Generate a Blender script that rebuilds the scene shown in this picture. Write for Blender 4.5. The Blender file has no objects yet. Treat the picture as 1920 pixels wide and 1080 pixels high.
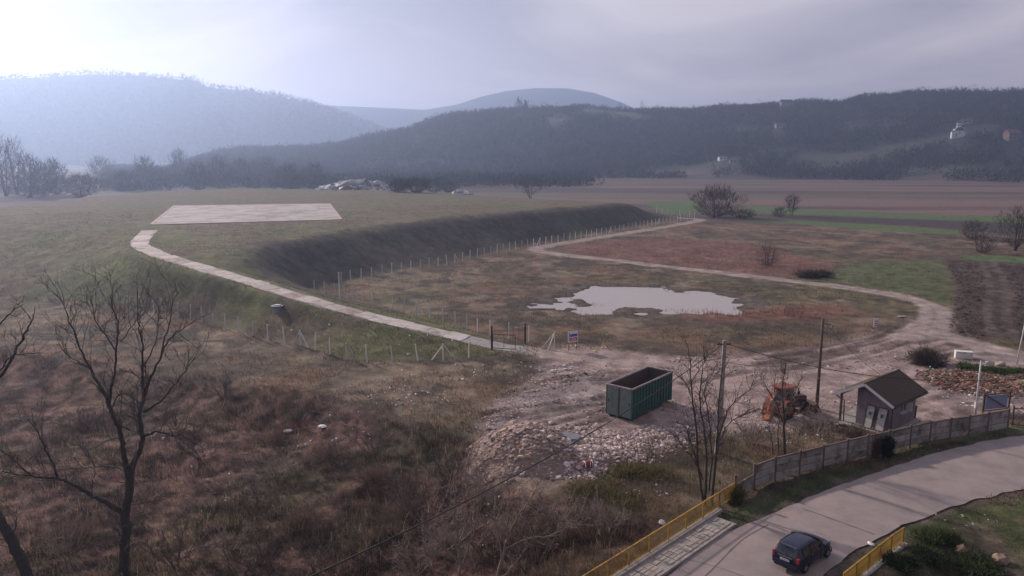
import bpy, bmesh, math, random
import numpy as np
from mathutils import Vector, Matrix

random.seed(7)
RNG = np.random.default_rng(11)
R = math.radians
SC = bpy.context.scene
COL = SC.collection

# ------------------------------------------------------------------ camera
CAM_H = 22.0
FPX = 1423.0                      # focal length in pixels of a 1920 wide picture
PITCH = math.atan(250.0 / FPX)    # camera looks this far below the horizon
cam_data = bpy.data.cameras.new("camera")
cam_data.sensor_width = 36.0
cam_data.lens = FPX / 1920.0 * 36.0
cam_data.clip_start = 0.1
cam_data.clip_end = 30000.0
cam = bpy.data.objects.new("camera", cam_data)
cam.location = (0, 0, CAM_H)
cam.rotation_euler = (math.pi / 2 - PITCH, 0, 0)
COL.objects.link(cam)
SC.camera = cam

# ------------------------------------------------------------------ sky and sun
SUN_AZ, SUN_EL = -44.0, 25.0      # degrees: left of the view direction, above the horizon
SUN_DIR = Vector((math.sin(R(SUN_AZ)) * math.cos(R(SUN_EL)), math.cos(R(SUN_AZ)) * math.cos(R(SUN_EL)), math.sin(R(SUN_EL))))
world = bpy.data.worlds.new("World")
SC.world = world
world.use_nodes = True
wn, wl = world.node_tree.nodes, world.node_tree.links
wn.clear()
w_out = wn.new("ShaderNodeOutputWorld")
sky = wn.new("ShaderNodeTexSky")
sky.sky_type = 'NISHITA'
sky.sun_disc = False
sky.sun_elevation = R(SUN_EL)
sky.sun_rotation = R(SUN_AZ)
sky.air_density = 1.5
sky.dust_density = 4.0
bg_sky = wn.new("ShaderNodeBackground")
bg_sky.inputs[1].default_value = 0.06
wl.new(sky.outputs[0], bg_sky.inputs[0])
tc = wn.new("ShaderNodeTexCoord")

def wmath(op, a, b=None, c=None):
    n = wn.new("ShaderNodeMath")
    n.operation = op
    for i, v in enumerate((a, b, c)):
        if v is None:
            continue
        if isinstance(v, (int, float)):
            n.inputs[i].default_value = v
        else:
            wl.new(v, n.inputs[i])
    return n.outputs[0]

def wmix(fac, a, b):
    n = wn.new("ShaderNodeMix")
    n.data_type = 'RGBA'
    for sock, v in ((n.inputs[0], fac), (n.inputs[6], a), (n.inputs[7], b)):
        if isinstance(v, (int, float)):
            sock.default_value = v
        elif isinstance(v, tuple):
            sock.default_value = v
        else:
            wl.new(v, sock)
    return n.outputs[2]

sep = wn.new("ShaderNodeSeparateXYZ")
wl.new(tc.outputs['Generated'], sep.inputs[0])
zc = wmath('MAXIMUM', sep.outputs[2], 0.0)
den = wmath('ADD', zc, 0.16)
comb = wn.new("ShaderNodeCombineXYZ")
wl.new(wmath('DIVIDE', sep.outputs[0], den), comb.inputs[0])
wl.new(wmath('DIVIDE', sep.outputs[1], den), comb.inputs[1])
comb.inputs[2].default_value = 5.7
cn1 = wn.new("ShaderNodeTexNoise")
cn1.inputs['Scale'].default_value = 0.70
cn1.inputs['Detail'].default_value = 5.0
cn1.inputs['Roughness'].default_value = 0.5
cn1.inputs['Distortion'].default_value = 0.6
wl.new(comb.outputs[0], cn1.inputs['Vector'])
cr = wn.new("ShaderNodeValToRGB")
cr.color_ramp.elements[0].position = 0.39
cr.color_ramp.elements[1].position = 0.61
wl.new(cn1.outputs['Fac'], cr.inputs[0])
# brightness of the cloud layer round the hidden sun
vd = wn.new("ShaderNodeVectorMath")
vd.operation = 'DOT_PRODUCT'
nrm = wn.new("ShaderNodeVectorMath")
nrm.operation = 'NORMALIZE'
wl.new(tc.outputs['Generated'], nrm.inputs[0])
wl.new(nrm.outputs[0], vd.inputs[0])
vd.inputs[1].default_value = tuple(SUN_DIR)
dotp = wmath('MAXIMUM', vd.outputs['Value'], 0.0)
glow = wmath('POWER', dotp, 14.0)
glow_wide = wmath('POWER', dotp, 3.0)
cloud = wmix(cr.outputs[0], (0.20, 0.21, 0.295, 1), (0.62, 0.57, 0.60, 1))
horizon = wmath('POWER', wmath('SUBTRACT', 1.0, zc), 11.0)
hz_col = wmix(wmath('POWER', dotp, 2.0), (1.65, 1.22, 1.20, 1), (2.5, 1.98, 1.65, 1))
cloud = wmix(wmath('MULTIPLY', horizon, 0.75), cloud, hz_col)
gl = wmath('ADD', wmath('MULTIPLY', glow, wmath('MULTIPLY_ADD', cr.outputs[0], 0.22, 0.0)), wmath('MULTIPLY', glow_wide, 0.04))
addc = wn.new("ShaderNodeMix")
addc.data_type = 'RGBA'
addc.blend_type = 'ADD'
addc.inputs[0].default_value = 1.0
wl.new(cloud, addc.inputs[6])
gcol = wn.new("ShaderNodeVectorMath")
gcol.operation = 'SCALE'
gcol.inputs[0].default_value = (1.0, 0.98, 0.94)
wl.new(gl, gcol.inputs['Scale'])
wl.new(gcol.outputs[0], addc.inputs[7])
bg_cl = wn.new("ShaderNodeBackground")
bg_cl.inputs[1].default_value = 1.0
wl.new(addc.outputs[2], bg_cl.inputs[0])
mixw = wn.new("ShaderNodeMixShader")
mixw.inputs[0].default_value = 0.93
wl.new(bg_sky.outputs[0], mixw.inputs[1])
wl.new(bg_cl.outputs[0], mixw.inputs[2])
wl.new(mixw.outputs[0], w_out.inputs[0])

sun_data = bpy.data.lights.new("sun", 'SUN')
sun_data.energy = 5.0
sun_data.angle = R(2.0)
sun_data.color = (1.0, 0.89, 0.78)
sun = bpy.data.objects.new("sun", sun_data)
sun.rotation_euler = (-SUN_DIR).to_track_quat('-Z', 'Y').to_euler()
sun.location = (-60, 60, 60)
COL.objects.link(sun)

SC.view_settings.view_transform = 'Standard'
SC.view_settings.look = 'None'
SC.view_settings.exposure = 0.22
SC.view_settings.gamma = 1.0
SC.render.engine = 'CYCLES'
SC.cycles.use_denoising = True
SC.cycles.max_bounces = 5
SC.cycles.diffuse_bounces = 2
SC.cycles.glossy_bounces = 3
SC.cycles.transmission_bounces = 3
SC.cycles.volume_bounces = 0
SC.cycles.transparent_max_bounces = 8

# ------------------------------------------------------------------ projection helpers
CP, SP = math.cos(PITCH), math.sin(PITCH)

def ray(px, py):
    a = (px - 960.0) / FPX
    b = (py - 540.0) / FPX
    return a, CP - b * SP, -SP - b * CP

def G(px, py, z=0.0):
    """world point at height z seen at a pixel of the 1920x1080 photograph"""
    dx, dy, dz = ray(px, py)
    t = (z - CAM_H) / dz
    return (dx * t, dy * t, z)

def G2(pts, z=0.0):
    return np.array([G(p[0], p[1], p[2] if len(p) > 2 else z)[:2] for p in pts])

def PX(x, y, z):
    d = y * CP + (CAM_H - z) * SP
    return 960 + FPX * x / d, 540 + FPX * ((CAM_H - z) * CP - y * SP) / d

# ------------------------------------------------------------------ numpy noise and distances
def _hash(ix, iy, seed):
    with np.errstate(over='ignore'):
        h = (ix.astype(np.uint32) * np.uint32(374761393)) ^ (iy.astype(np.uint32) * np.uint32(668265263)) ^ np.uint32((seed * 2246822519) & 0xffffffff)
        h = (h ^ (h >> np.uint32(13))) * np.uint32(1274126177)
        h = h ^ (h >> np.uint32(16))
    return (h & np.uint32(0xffff)).astype(np.float64) / 65535.0

def vnoise(x, y, seed=0):
    x = np.asarray(x, float); y = np.asarray(y, float)
    ix = np.floor(x).astype(np.int64); iy = np.floor(y).astype(np.int64)
    fx, fy = x - ix, y - iy
    fx = fx * fx * (3 - 2 * fx); fy = fy * fy * (3 - 2 * fy)
    a = _hash(ix, iy, seed); b = _hash(ix + 1, iy, seed)
    c = _hash(ix, iy + 1, seed); d = _hash(ix + 1, iy + 1, seed)
    return (a * (1 - fx) + b * fx) * (1 - fy) + (c * (1 - fx) + d * fx) * fy

def fbm(x, y, scale, octaves=4, seed=0, rough=0.5):
    """0..1, scale in metres"""
    s = np.zeros_like(np.asarray(x, float)); amp, tot = 1.0, 0.0
    for o in range(octaves):
        k = 2.0 ** o / scale
        s += amp * vnoise(np.asarray(x) * k + 17.3 * o, np.asarray(y) * k - 9.1 * o, seed + o)
        tot += amp
        amp *= rough
    return s / tot

def sstep(a, b, v):
    t = np.clip((v - a) / (b - a), 0, 1)
    return t * t * (3 - 2 * t)

def seg_dist(x, y, line, vals=None):
    """distance to a polyline; also the value interpolated along it"""
    best = np.full(np.shape(x), 1e18)
    bv = np.zeros(np.shape(x))
    for i in range(len(line) - 1):
        ax, ay = line[i]; bx, by = line[i + 1]
        dx, dy = bx - ax, by - ay
        L = dx * dx + dy * dy + 1e-12
        t = np.clip(((x - ax) * dx + (y - ay) * dy) / L, 0, 1)
        d = (x - ax - t * dx) ** 2 + (y - ay - t * dy) ** 2
        m = d < best
        best = np.where(m, d, best)
        if vals is not None:
            bv = np.where(m, vals[i] + (vals[i + 1] - vals[i]) * t, bv)
    return (np.sqrt(best), bv) if vals is not None else np.sqrt(best)

def inside(x, y, poly):
    c = np.zeros(np.shape(x), bool)
    n = len(poly)
    for i in range(n):
        x1, y1 = poly[i]; x2, y2 = poly[(i + 1) % n]
        if y1 == y2:
            continue
        m = ((y1 > y) != (y2 > y)) & (x < (x2 - x1) * (y - y1) / (y2 - y1) + x1)
        c ^= m
    return c

def sdist(x, y, poly):
    """signed distance to polygon, positive inside"""
    d = seg_dist(x, y, list(poly) + [poly[0]])
    return np.where(inside(x, y, poly), d, -d)

def smooth_line(pts, n=8):
    """Catmull-Rom through points"""
    P = np.array(pts, float)
    P = np.vstack([2 * P[0] - P[1], P, 2 * P[-1] - P[-2]])
    out = []
    for i in range(1, len(P) - 2):
        for k in range(n):
            t = k / n
            out.append(0.5 * ((2 * P[i]) + (-P[i - 1] + P[i + 1]) * t + (2 * P[i - 1] - 5 * P[i] + 4 * P[i + 1] - P[i + 2]) * t * t + (-P[i - 1] + 3 * P[i] - 3 * P[i + 1] + P[i + 2]) * t ** 3))
    out.append(P[-2])
    return np.array(out)

# ------------------------------------------------------------------ materials
MATS = {}

def nd(nt, kind, **kw):
    n = nt.nodes.new(kind)
    for k, v in kw.items():
        if k in n.inputs:
            n.inputs[k].default_value = v
        else:
            setattr(n, k, v)
    return n

def mat(name, color=(0.3, 0.3, 0.3), rough=0.85, metal=0.0, var=0.25, scale=3.0, bump=0.0, bscale=20.0, attr=False, coords='Object',
        dirt=None, dirt_amt=0.0, spec=0.3, translucent=0.0):
    """principled material whose colour is broken up by two noises, with optional dirt and bump"""
    if name in MATS:
        return MATS[name]
    m = bpy.data.materials.new(name)
    m.use_nodes = True
    nt = m.node_tree
    nt.nodes.clear()
    out = nd(nt, "ShaderNodeOutputMaterial")
    b = nd(nt, "ShaderNodeBsdfPrincipled")
    b.inputs['Roughness'].default_value = rough
    b.inputs['Metallic'].default_value = metal
    b.inputs['Specular IOR Level'].default_value = spec
    nt.links.new(b.outputs[0], out.inputs[0])
    t = nd(nt, "ShaderNodeTexCoord")
    src = t.outputs[coords]
    n1 = nd(nt, "ShaderNodeTexNoise", Scale=scale, Detail=6.0, Roughness=0.6)
    nt.links.new(src, n1.inputs['Vector'])
    mr = nd(nt, "ShaderNodeMapRange")
    mr.inputs[1].default_value = 0.25
    mr.inputs[2].default_value = 0.75
    mr.inputs[3].default_value = 1.0 - var
    mr.inputs[4].default_value = 1.0 + var
    nt.links.new(n1.outputs['Fac'], mr.inputs[0])
    vm = nd(nt, "ShaderNodeVectorMath", operation='SCALE')
    if attr:
        at = nd(nt, "ShaderNodeAttribute")
        at.attribute_name = "Col"
        nt.links.new(at.outputs['Color'], vm.inputs[0])
    else:
        vm.inputs[0].default_value = color
    nt.links.new(mr.outputs[0], vm.inputs['Scale'])
    colour = vm.outputs[0]
    if dirt is not None:
        n2 = nd(nt, "ShaderNodeTexNoise", Scale=scale * 0.6, Detail=8.0, Roughness=0.7)
        nt.links.new(src, n2.inputs['Vector'])
        r2 = nd(nt, "ShaderNodeMapRange")
        r2.inputs[1].default_value = 0.48
        r2.inputs[2].default_value = 0.62
        r2.inputs[4].default_value = dirt_amt
        nt.links.new(n2.outputs['Fac'], r2.inputs[0])
        mx = nd(nt, "ShaderNodeMix", data_type='RGBA')
        nt.links.new(r2.outputs[0], mx.inputs[0])
        nt.links.new(colour, mx.inputs[6])
        mx.inputs[7].default_value = (*dirt, 1)
        colour = mx.outputs[2]
    nt.links.new(colour, b.inputs['Base Color'])
    if bump > 0:
        n3 = nd(nt, "ShaderNodeTexNoise", Scale=bscale, Detail=5.0, Roughness=0.65)
        nt.links.new(src, n3.inputs['Vector'])
        bp = nd(nt, "ShaderNodeBump", Strength=1.0, Distance=bump)
        nt.links.new(n3.outputs['Fac'], bp.inputs['Height'])
        nt.links.new(bp.outputs[0], b.inputs['Normal'])
    if translucent > 0:
        tr = nd(nt, "ShaderNodeBsdfTranslucent")
        nt.links.new(colour, tr.inputs[0])
        ms = nd(nt, "ShaderNodeMixShader")
        ms.inputs[0].default_value = translucent
        nt.links.new(b.outputs[0], ms.inputs[1])
        nt.links.new(tr.outputs[0], ms.inputs[2])
        nt.links.new(ms.outputs[0], out.inputs[0])
    MATS[name] = m
    return m

# ------------------------------------------------------------------ mesh helpers
def mesh_np(name, verts, faces, material, colors=None, smooth=False, parent=None):
    verts = np.asarray(verts, np.float32)
    faces = np.asarray(faces, np.int32)
    k = faces.shape[1]
    me = bpy.data.meshes.new(name)
    me.vertices.add(len(verts))
    me.vertices.foreach_set("co", verts.ravel())
    me.loops.add(faces.size)
    me.loops.foreach_set("vertex_index", faces.ravel())
    me.polygons.add(len(faces))
    me.polygons.foreach_set("loop_start", np.arange(0, faces.size, k, dtype=np.int32))
    me.polygons.foreach_set("use_smooth", np.full(len(faces), smooth))
    if colors is not None:
        a = me.color_attributes.new("Col", 'FLOAT_COLOR', 'POINT')
        c = np.ones((len(verts), 4), np.float32)
        c[:, :3] = colors
        a.data.foreach_set("color", c.ravel())
    me.update()
    me.validate()
    o = bpy.data.objects.new(name, me)
    me.materials.append(material)
    COL.objects.link(o)
    if parent is not None:
        o.parent = parent
    return o

def tag(o, label=None, cat=None, group=None, kind=None):
    if label: o["label"] = label
    if cat: o["category"] = cat
    if group: o["group"] = group
    if kind: o["kind"] = kind
    return o

def empty(name, loc, rz=0.0, label=None, cat=None, group=None):
    o = bpy.data.objects.new(name, None)
    o.empty_display_size = 0.3
    o.location = loc
    o.rotation_euler = (0, 0, rz)
    COL.objects.link(o)
    return tag(o, label, cat, group)

class MB:
    """collects simple solids and links them as ONE mesh object"""
    def __init__(self):
        self.v, self.f, self.c = [], [], []
    def add(self, vs, fs):
        n = len(self.v)
        self.v += [tuple(p) for p in vs]
        self.f += [tuple(i + n for i in q) for q in fs]
    def box(self, c, s, rz=0.0, M=None, taper=1.0):
        x, y, z = s[0] / 2, s[1] / 2, s[2] / 2
        P = [(-x, -y, -z), (x, -y, -z), (x, y, -z), (-x, y, -z), (-x * taper, -y * taper, z), (x * taper, -y * taper, z), (x * taper, y * taper, z), (-x * taper, y * taper, z)]
        if M is None:
            M = Matrix.Rotation(rz, 3, 'Z')
        cc = Vector(c)
        self.add([cc + M @ Vector(p) for p in P], [(0, 3, 2, 1), (4, 5, 6, 7), (0, 1, 5, 4), (1, 2, 6, 5), (2, 3, 7, 6), (3, 0, 4, 7)])
        return self
    def bar(self, a, b, w, h=None, up=(0, 0, 1)):
        a, b = Vector(a), Vector(b)
        d = b - a
        L = d.length
        if L < 1e-6: return self
        d /= L
        u = Vector(up)
        s = d.cross(u)
        if s.length < 1e-4:
            s = d.cross(Vector((1, 0, 0)))
        s.normalize()
        u = s.cross(d)
        M = Matrix((d, s, u)).transposed()
        return self.box((a + b) / 2, (L, w, h or w), M=M)
    def tube(self, pts, rad, n=8, cap=True):
        pts = [Vector(p) for p in pts]
        rs = rad if isinstance(rad, (list, tuple)) else [rad] * len(pts)
        vs, fs = [], []
        ref = None
        for i, p in enumerate(pts):
            d = (pts[min(i + 1, len(pts) - 1)] - pts[max(i - 1, 0)]).normalized()
            if ref is None:
                ref = d.orthogonal().normalized()
            s = (ref - d * ref.dot(d))
            s = s.normalized() if s.length > 1e-5 else d.orthogonal().normalized()
            ref = s
            t = d.cross(s)
            for k in range(n):
                a = 2 * math.pi * k / n
                vs.append(p + (s * math.cos(a) + t * math.sin(a)) * rs[i])
        for i in range(len(pts) - 1):
            for k in range(n):
                fs.append((i * n + k, i * n + (k + 1) % n, (i + 1) * n + (k + 1) % n, (i + 1) * n + k))
        if cap:
            fs.append(tuple(range(n - 1, -1, -1)))
            fs.append(tuple((len(pts) - 1) * n + k for k in range(n)))
        self.add(vs, fs)
        return self
    def prism(self, outline, y0, y1, axis='y'):
        """outline of (a, b) pairs extruded: axis y -> points (a, y, b)"""
        n = len(outline)
        if axis == 'y':
            vs = [(a, y0, b) for a, b in outline] + [(a, y1, b) for a, b in outline]
        elif axis == 'x':
            vs = [(y0, a, b) for a, b in outline] + [(y1, a, b) for a, b in outline]
        else:
            vs = [(a, b, y0) for a, b in outline] + [(a, b, y1) for a, b in outline]
        fs = [tuple(range(n)), tuple(range(2 * n - 1, n - 1, -1))]
        for i in range(n):
            j = (i + 1) % n
            fs.append((i, i + n, j + n, j))
        self.add(vs, fs)
        return self
    def build(self, name, material, parent=None, smooth=False, bevel=0.0, seg=1):
        me = bpy.data.meshes.new(name)
        me.from_pydata(self.v, [], self.f)
        bm = bmesh.new()
        bm.from_mesh(me)
        bmesh.ops.recalc_face_normals(bm, faces=bm.faces)
        if bevel > 0:
            bmesh.ops.bevel(bm, geom=list(bm.edges), offset=bevel, segments=seg, affect='EDGES', profile=0.6)
        bm.to_mesh(me)
        bm.free()
        if smooth:
            me.polygons.foreach_set("use_smooth", np.full(len(me.polygons), True))
        me.materials.append(material)
        o = bpy.data.objects.new(name, me)
        COL.objects.link(o)
        if parent is not None:
            o.parent = parent
        return o

def copy_tree(o, parent=None):
    c = o.copy()
    COL.objects.link(c)
    c.parent = parent
    for ch in list(o.children):
        copy_tree(ch, c)
    return c
# ------------------------------------------------------------------ terrain layout
# the capped landfill mound: foot outline (ground level), crest lines with heights
FOOT_R = [(985, 645), (923, 636), (847, 608), (755, 588), (673, 568), (580, 548), (652, 530), (760, 507), (870, 485), (1000, 458), (1120, 438), (1220, 420), (1265, 408)]
FOOT_L = [(-700, 560), (-300, 556), (0, 556), (80, 563), (150, 571), (240, 585), (320, 600), (380, 613), (453, 632), (560, 652), (652, 675), (720, 681), (800, 676), (886, 672), (950, 664)]
foot = [tuple(p) for p in G2(FOOT_L)] + [tuple(p) for p in G2(FOOT_R)] + [tuple(G(1180, 389)[:2]), tuple(G(1010, 372)[:2]), tuple(G(850, 359)[:2]), (-150, 392), (-186, 312), (-182, 238), (-225, 205), (-230, 140)]
RIDGE = [(985, 655, 0.0), (940, 650, 0.3), (850, 630, 1.0), (760, 609, 1.9), (660, 585, 2.8), (570, 560, 3.7), (450, 523, 5.2), (360, 497, 6.2), (295, 476, 6.8), (262, 457, 7.0), (280, 432, 7.0)]
ridge_w = [G(*p)[:2] for p in RIDGE]
ridge_z = [p[2] for p in RIDGE]
ridge_s = smooth_line([(a[0], a[1], z) for a, z in zip(ridge_w, ridge_z)], 6)
CREST = [(500, 455, 7.0), (660, 430, 7.0), (870, 405, 7.0), (1030, 391, 6.7), (1182, 380, 6.0), (1000, 373, 6.0), (850, 363, 6.5), (700, 356, 7.0)]
plateau = [G(*p)[:2] for p in CREST] + [(-129, 345), (-153, 288), (-148, 222), (-180, 190), G(-500, 416, 7)[:2], G(-200, 416, 7)[:2], G(0, 420, 7)[:2], G(140, 434, 7)[:2], G(262, 452, 7)[:2], G(380, 482, 6.6)[:2], G(450, 490, 6.4)[:2]]
plateau_z = [p[2] for p in CREST] + [7, 7, 7, 7, 7, 7, 7, 7, 7, 6.6, 6.4]

ROAD_TOP = [(2400, 760), (2150, 787), (1913, 817), (1780, 843), (1647, 883), (1580, 907), (1513, 933), (1440, 967), (1367, 997), (1335, 1014), (1280, 1055), (1225, 1100), (1150, 1165), (1000, 1320)]
ROAD_BOT = [(2400, 830), (2150, 868), (1920, 917), (1847, 933), (1780, 953), (1713, 977), (1673, 993), (1613, 1027), (1573, 1057), (1523, 1100), (1440, 1180), (1300, 1340)]
road_top = smooth_line(G2(ROAD_TOP), 6)
road_bot = smooth_line(G2(ROAD_BOT), 6)
road_poly = [tuple(p) for p in road_top] + [tuple(p) for p in road_bot[::-1]]
YARD = [(1010, 655), (1120, 655), (1260, 668), (1400, 665), (1530, 650), (1640, 628), (1700, 610), (1740, 590), (1780, 600), (1800, 640), (1850, 655), (1990, 680), (2200, 690), (2300, 760), (1960, 790), (1880, 772), (1800, 790), (1715, 806), (1640, 800), (1560, 790), (1470, 800), (1330, 812), (1250, 812), (1130, 870), (1050, 905), (930, 880), (900, 800), (950, 745), (1010, 700)]
yard_poly = [tuple(p) for p in G2(YARD)]
BRUSH = [(-600, 640), (0, 650), (300, 700), (560, 735), (720, 780), (890, 815), (960, 905), (1090, 960), (1230, 985), (1040, 1110), (760, 1400), (-900, 1500)]
brush_poly = [tuple(p) for p in G2(BRUSH)]
TRACK = [(1280, 409), (1312, 411), (1290, 418), (1200, 433), (1100, 449), (1030, 460), (1003, 467), (1030, 474), (1100, 482), (1200, 494), (1350, 511), (1500, 529), (1610, 543), (1690, 556), (1740, 572), (1752, 592), (1735, 622)]
track = smooth_line(G2(TRACK), 6)
TRACK2 = [(1700, 632), (1760, 628), (1830, 645), (1900, 662), (2050, 690), (2400, 740)]
track2 = smooth_line(G2(TRACK2), 6)
track3 = smooth_line(G2([(985, 656), (1040, 664), (1110, 672), (1200, 682)]), 6)
POND = [(1075, 538), (1110, 534), (1180, 541), (1240, 538), (1262, 549), (1330, 549), (1400, 560), (1412, 570), (1370, 582), (1280, 577), (1235, 577), (1200, 583), (1165, 577), (1140, 589), (1085, 588), (1110, 577), (1135, 569), (1100, 563), (1085, 552)]
pond_poly = [tuple(p) for p in G2(POND)]
POND2 = [(1000, 566), (1040, 556), (1085, 560), (1060, 570), (1010, 573)]
pond2_poly = [tuple(p) for p in G2(POND2)]
WET = [(1580, 648), (1615, 641), (1645, 650), (1610, 656)]
wet_poly = [tuple(p) for p in G2(WET)]
PLOUGH = [(1772, 487), (1830, 484), (2100, 500), (2500, 560), (2200, 650), (1960, 640), (1840, 636), (1778, 622), (1790, 570), (1795, 535)]
plough_poly = [tuple(p) for p in G2(PLOUGH)]
SCRUB = [(1060, 466), (1100, 455), (1260, 446), (1400, 455), (1500, 478), (1580, 500), (1560, 522), (1440, 516), (1250, 495), (1080, 476)]
scrub_poly = [tuple(p) for p in G2(SCRUB)]
MEADOW = [(1540, 505), (1640, 488), (1760, 486), (1785, 500), (1792, 540), (1780, 575), (1735, 556), (1640, 542), (1520, 526)]
meadow_poly = [tuple(p) for p in G2(MEADOW)]
STRIP_A = [(1405, 411), (1480, 413), (1650, 422), (1800, 432), (1795, 442), (1650, 433), (1480, 419), (1400, 414)]
STRIP_B = [(1395, 384), (1500, 392), (1700, 400), (1900, 407), (2200, 420), (2200, 432), (1900, 418), (1700, 410), (1500, 402), (1400, 399)]
STRIP_C = [(1205, 378), (1300, 375), (1330, 392), (1300, 402), (1250, 404)]
STRIP_D = [(1800, 478), (1920, 482), (2300, 500), (2300, 520), (1920, 496), (1810, 488)]
strips = [[tuple(p) for p in G2(s)] for s in (STRIP_A, STRIP_B, STRIP_C, STRIP_D)]
DARKFIELD = [(1390, 402), (1500, 404), (1700, 411), (1960, 420), (2300, 440), (2300, 462), (1900, 440), (1700, 424), (1500, 412)]
dark_poly = [tuple(p) for p in G2(DARKFIELD)]

pad_poly = [G(327, 386, 7)[:2], G(617, 382, 7)[:2], G(640, 412, 7)[:2], G(283, 422, 7)[:2]]

RUTS = [smooth_line(G2(p), 5) for p in (
    [(905, 778), (960, 766), (1040, 757), (1130, 748)], [(930, 790), (1000, 776), (1075, 764), (1130, 757)], [(1010, 800), (1070, 786), (1135, 770)], [(1060, 806), (1100, 796), (1140, 786)],
    [(1000, 720), (1080, 706), (1160, 700), (1260, 690)], [(960, 735), (1060, 716), (1140, 712)],
    [(1330, 694), (1480, 676), (1600, 655), (1705, 622)], [(1340, 704), (1500, 690), (1620, 668), (1722, 636)], [(1420, 674), (1560, 657), (1650, 632), (1700, 606)], [(1440, 682), (1580, 664), (1690, 640)], [(1500, 672), (1620, 646), (1690, 614)], [(1280, 720), (1400, 700), (1560, 686)])]

rutl = smooth_line(G2([(1846, 486), (1862, 510), (1872, 545), (1868, 590), (1882, 634)]), 5)

def rut_dist(x, y):
    d = np.full(np.shape(x), 1e9)
    n = np.hypot(x, y) < 120
    if np.any(n):
        d[n] = np.min([seg_dist(x[n], y[n], [tuple(p) for p in r]) for r in RUTS], axis=0)
    return d

def prof(pts):
    a = np.array(pts, float)
    return np.arctan((a[:, 0] - 960) / FPX), a[:, 1]

# hill silhouettes: (pixel column, pixel row of the bare ground on the crest)
HILLS = [
    # crest profile, crest distance, foot distance, far distance
    ([(-900, 330), (200, 330), (330, 322), (370, 300), (420, 288), (540, 284), (640, 277), (720, 258), (770, 249), (800, 236), (850, 220), (920, 214), (960, 211), (1040, 208), (1100, 203), (1150, 209), (1200, 212), (1300, 209), (1400, 203), (1480, 198), (1560, 199), (1600, 186), (1640, 187), (1700, 178), (1760, 180), (1850, 180), (1920, 182), (2300, 185), (3000, 210)], 1100, 740, 2300),
    ([(-3000, 200), (-900, 175), (-300, 158), (0, 152), (100, 146), (200, 140), (300, 144), (380, 152), (410, 165), (490, 172), (560, 187), (620, 203), (680, 226), (730, 245), (800, 262), (1000, 285), (1300, 290)], 2200, 1700, 3600),
    ([(300, 260), (480, 200), (600, 196), (700, 200), (800, 205), (860, 195), (900, 181), (950, 169), (1000, 164), (1060, 164), (1110, 173), (1160, 191), (1210, 215), (1300, 240), (1900, 270), (2600, 280)], 3000, 2600, 4500),
]

def hills_h(x, y):
    D = np.hypot(x, y)
    az = np.arctan2(x, y)
    h = np.zeros_like(D)
    for i, (pts, dc, df, db) in enumerate(HILLS):
        a, py = prof(pts)
        # pixel row -> elevation above the horizon at the crest distance
        hh = []
        for (px, p) in pts:
            dx, dy, dz = ray(px, p)
            hh.append(CAM_H + dz / math.hypot(dx, dy) * dc)
        H = np.interp(az, a, hh, left=hh[0], right=hh[-1])
        back = np.abs(az) > R(75)
        H = np.where(back, 20.0, H)
        wob = (fbm(x, y, 260, 3, 40 + i) - 0.5)
        dfv = df * (1 + 0.10 * (fbm(az * 900, az * 0, 90, 2, 5 + i) - 0.5))
        t = np.clip((D - dfv) / (dc - dfv), 0, 1)
        rise = t * t * (3 - 2 * t) * 0.55 + t * 0.45
        rise = rise * (1 + wob * 0.35 * np.sin(np.pi * t))
        fall = 1 - 0.9 * sstep(dc, db, D)
        h = np.maximum(h, np.where(D < dfv, 0, H * np.where(D < dc, rise, fall)))
    return h

def mound_raw(x, y):
    x = np.asarray(x, float); y = np.asarray(y, float)
    h = np.zeros_like(x)
    m = inside(x, y, foot)
    if not np.any(m):
        return h
    xs, ys = x[m], y[m]
    df = seg_dist(xs, ys, foot + [foot[0]])
    dr, zr = seg_dist(xs, ys, [tuple(p[:2]) for p in ridge_s], list(ridge_s[:, 2]))
    dp, zp = seg_dist(xs, ys, list(plateau) + [plateau[0]], plateau_z + [plateau_z[0]])
    inp = inside(xs, ys, plateau)
    hr = zr * df / (df + np.maximum(dr - 1.9, 0) + 1e-6)
    hp = zp * df / (df + dp + 1e-6)
    zin = np.where(dp < 30, zp + (7.0 - zp) * sstep(0, 30, dp), 7.0)
    hp = np.where(inp, zin, hp)
    # the path ridge rules near itself, the plateau elsewhere
    w = sstep(0, 1, dr / (dr + dp + 1e-6))
    hh = np.where(inp, hp * sstep(0, 4, dr) + np.minimum(hp, zr) * (1 - sstep(0, 4, dr)), hr * (1 - w) + np.maximum(hp, hr) * w)
    h[m] = hh
    return h

def mound_h(x, y):
    """the mound with its shoulders rounded by weather"""
    x = np.asarray(x, float); y = np.asarray(y, float)
    h = mound_raw(x, y) * 0.3
    for ox, oy in ((2.6, 0), (-2.6, 0), (0, 2.6), (0, -2.6)):
        h = h + mound_raw(x + ox, y + oy) * 0.175
    dr, zr = seg_dist(x, y, [tuple(p[:2]) for p in ridge_s], list(ridge_s[:, 2]))
    w = sstep(4.2, 1.9, dr)
    return h * (1 - w) + zr * w

def H0(x, y):
    """large scale terrain height"""
    x = np.asarray(x, float); y = np.asarray(y, float)
    h = mound_h(x, y)
    near = np.hypot(x, y) < 130
    if np.any(near):
        xs, ys = x[near], y[near]
        sd = sdist(xs, ys, brush_poly)
        h[near] -= 1.5 * sstep(0, 6, sd)
        # soft swell of the ditch floor
        h[near] += sstep(3, 8, sd) * (fbm(xs, ys, 9, 3, 90) - 0.5) * 1.2
        # ground falls away behind the right hand railing
        h[near] -= 1.0 * sstep(0, 3.0, sdist(xs, ys, bank_poly))
    far = np.hypot(x, y) > 650
    if np.any(far):
        h[far] = np.maximum(h[far], hills_h(x[far], y[far]))
    return h

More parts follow.
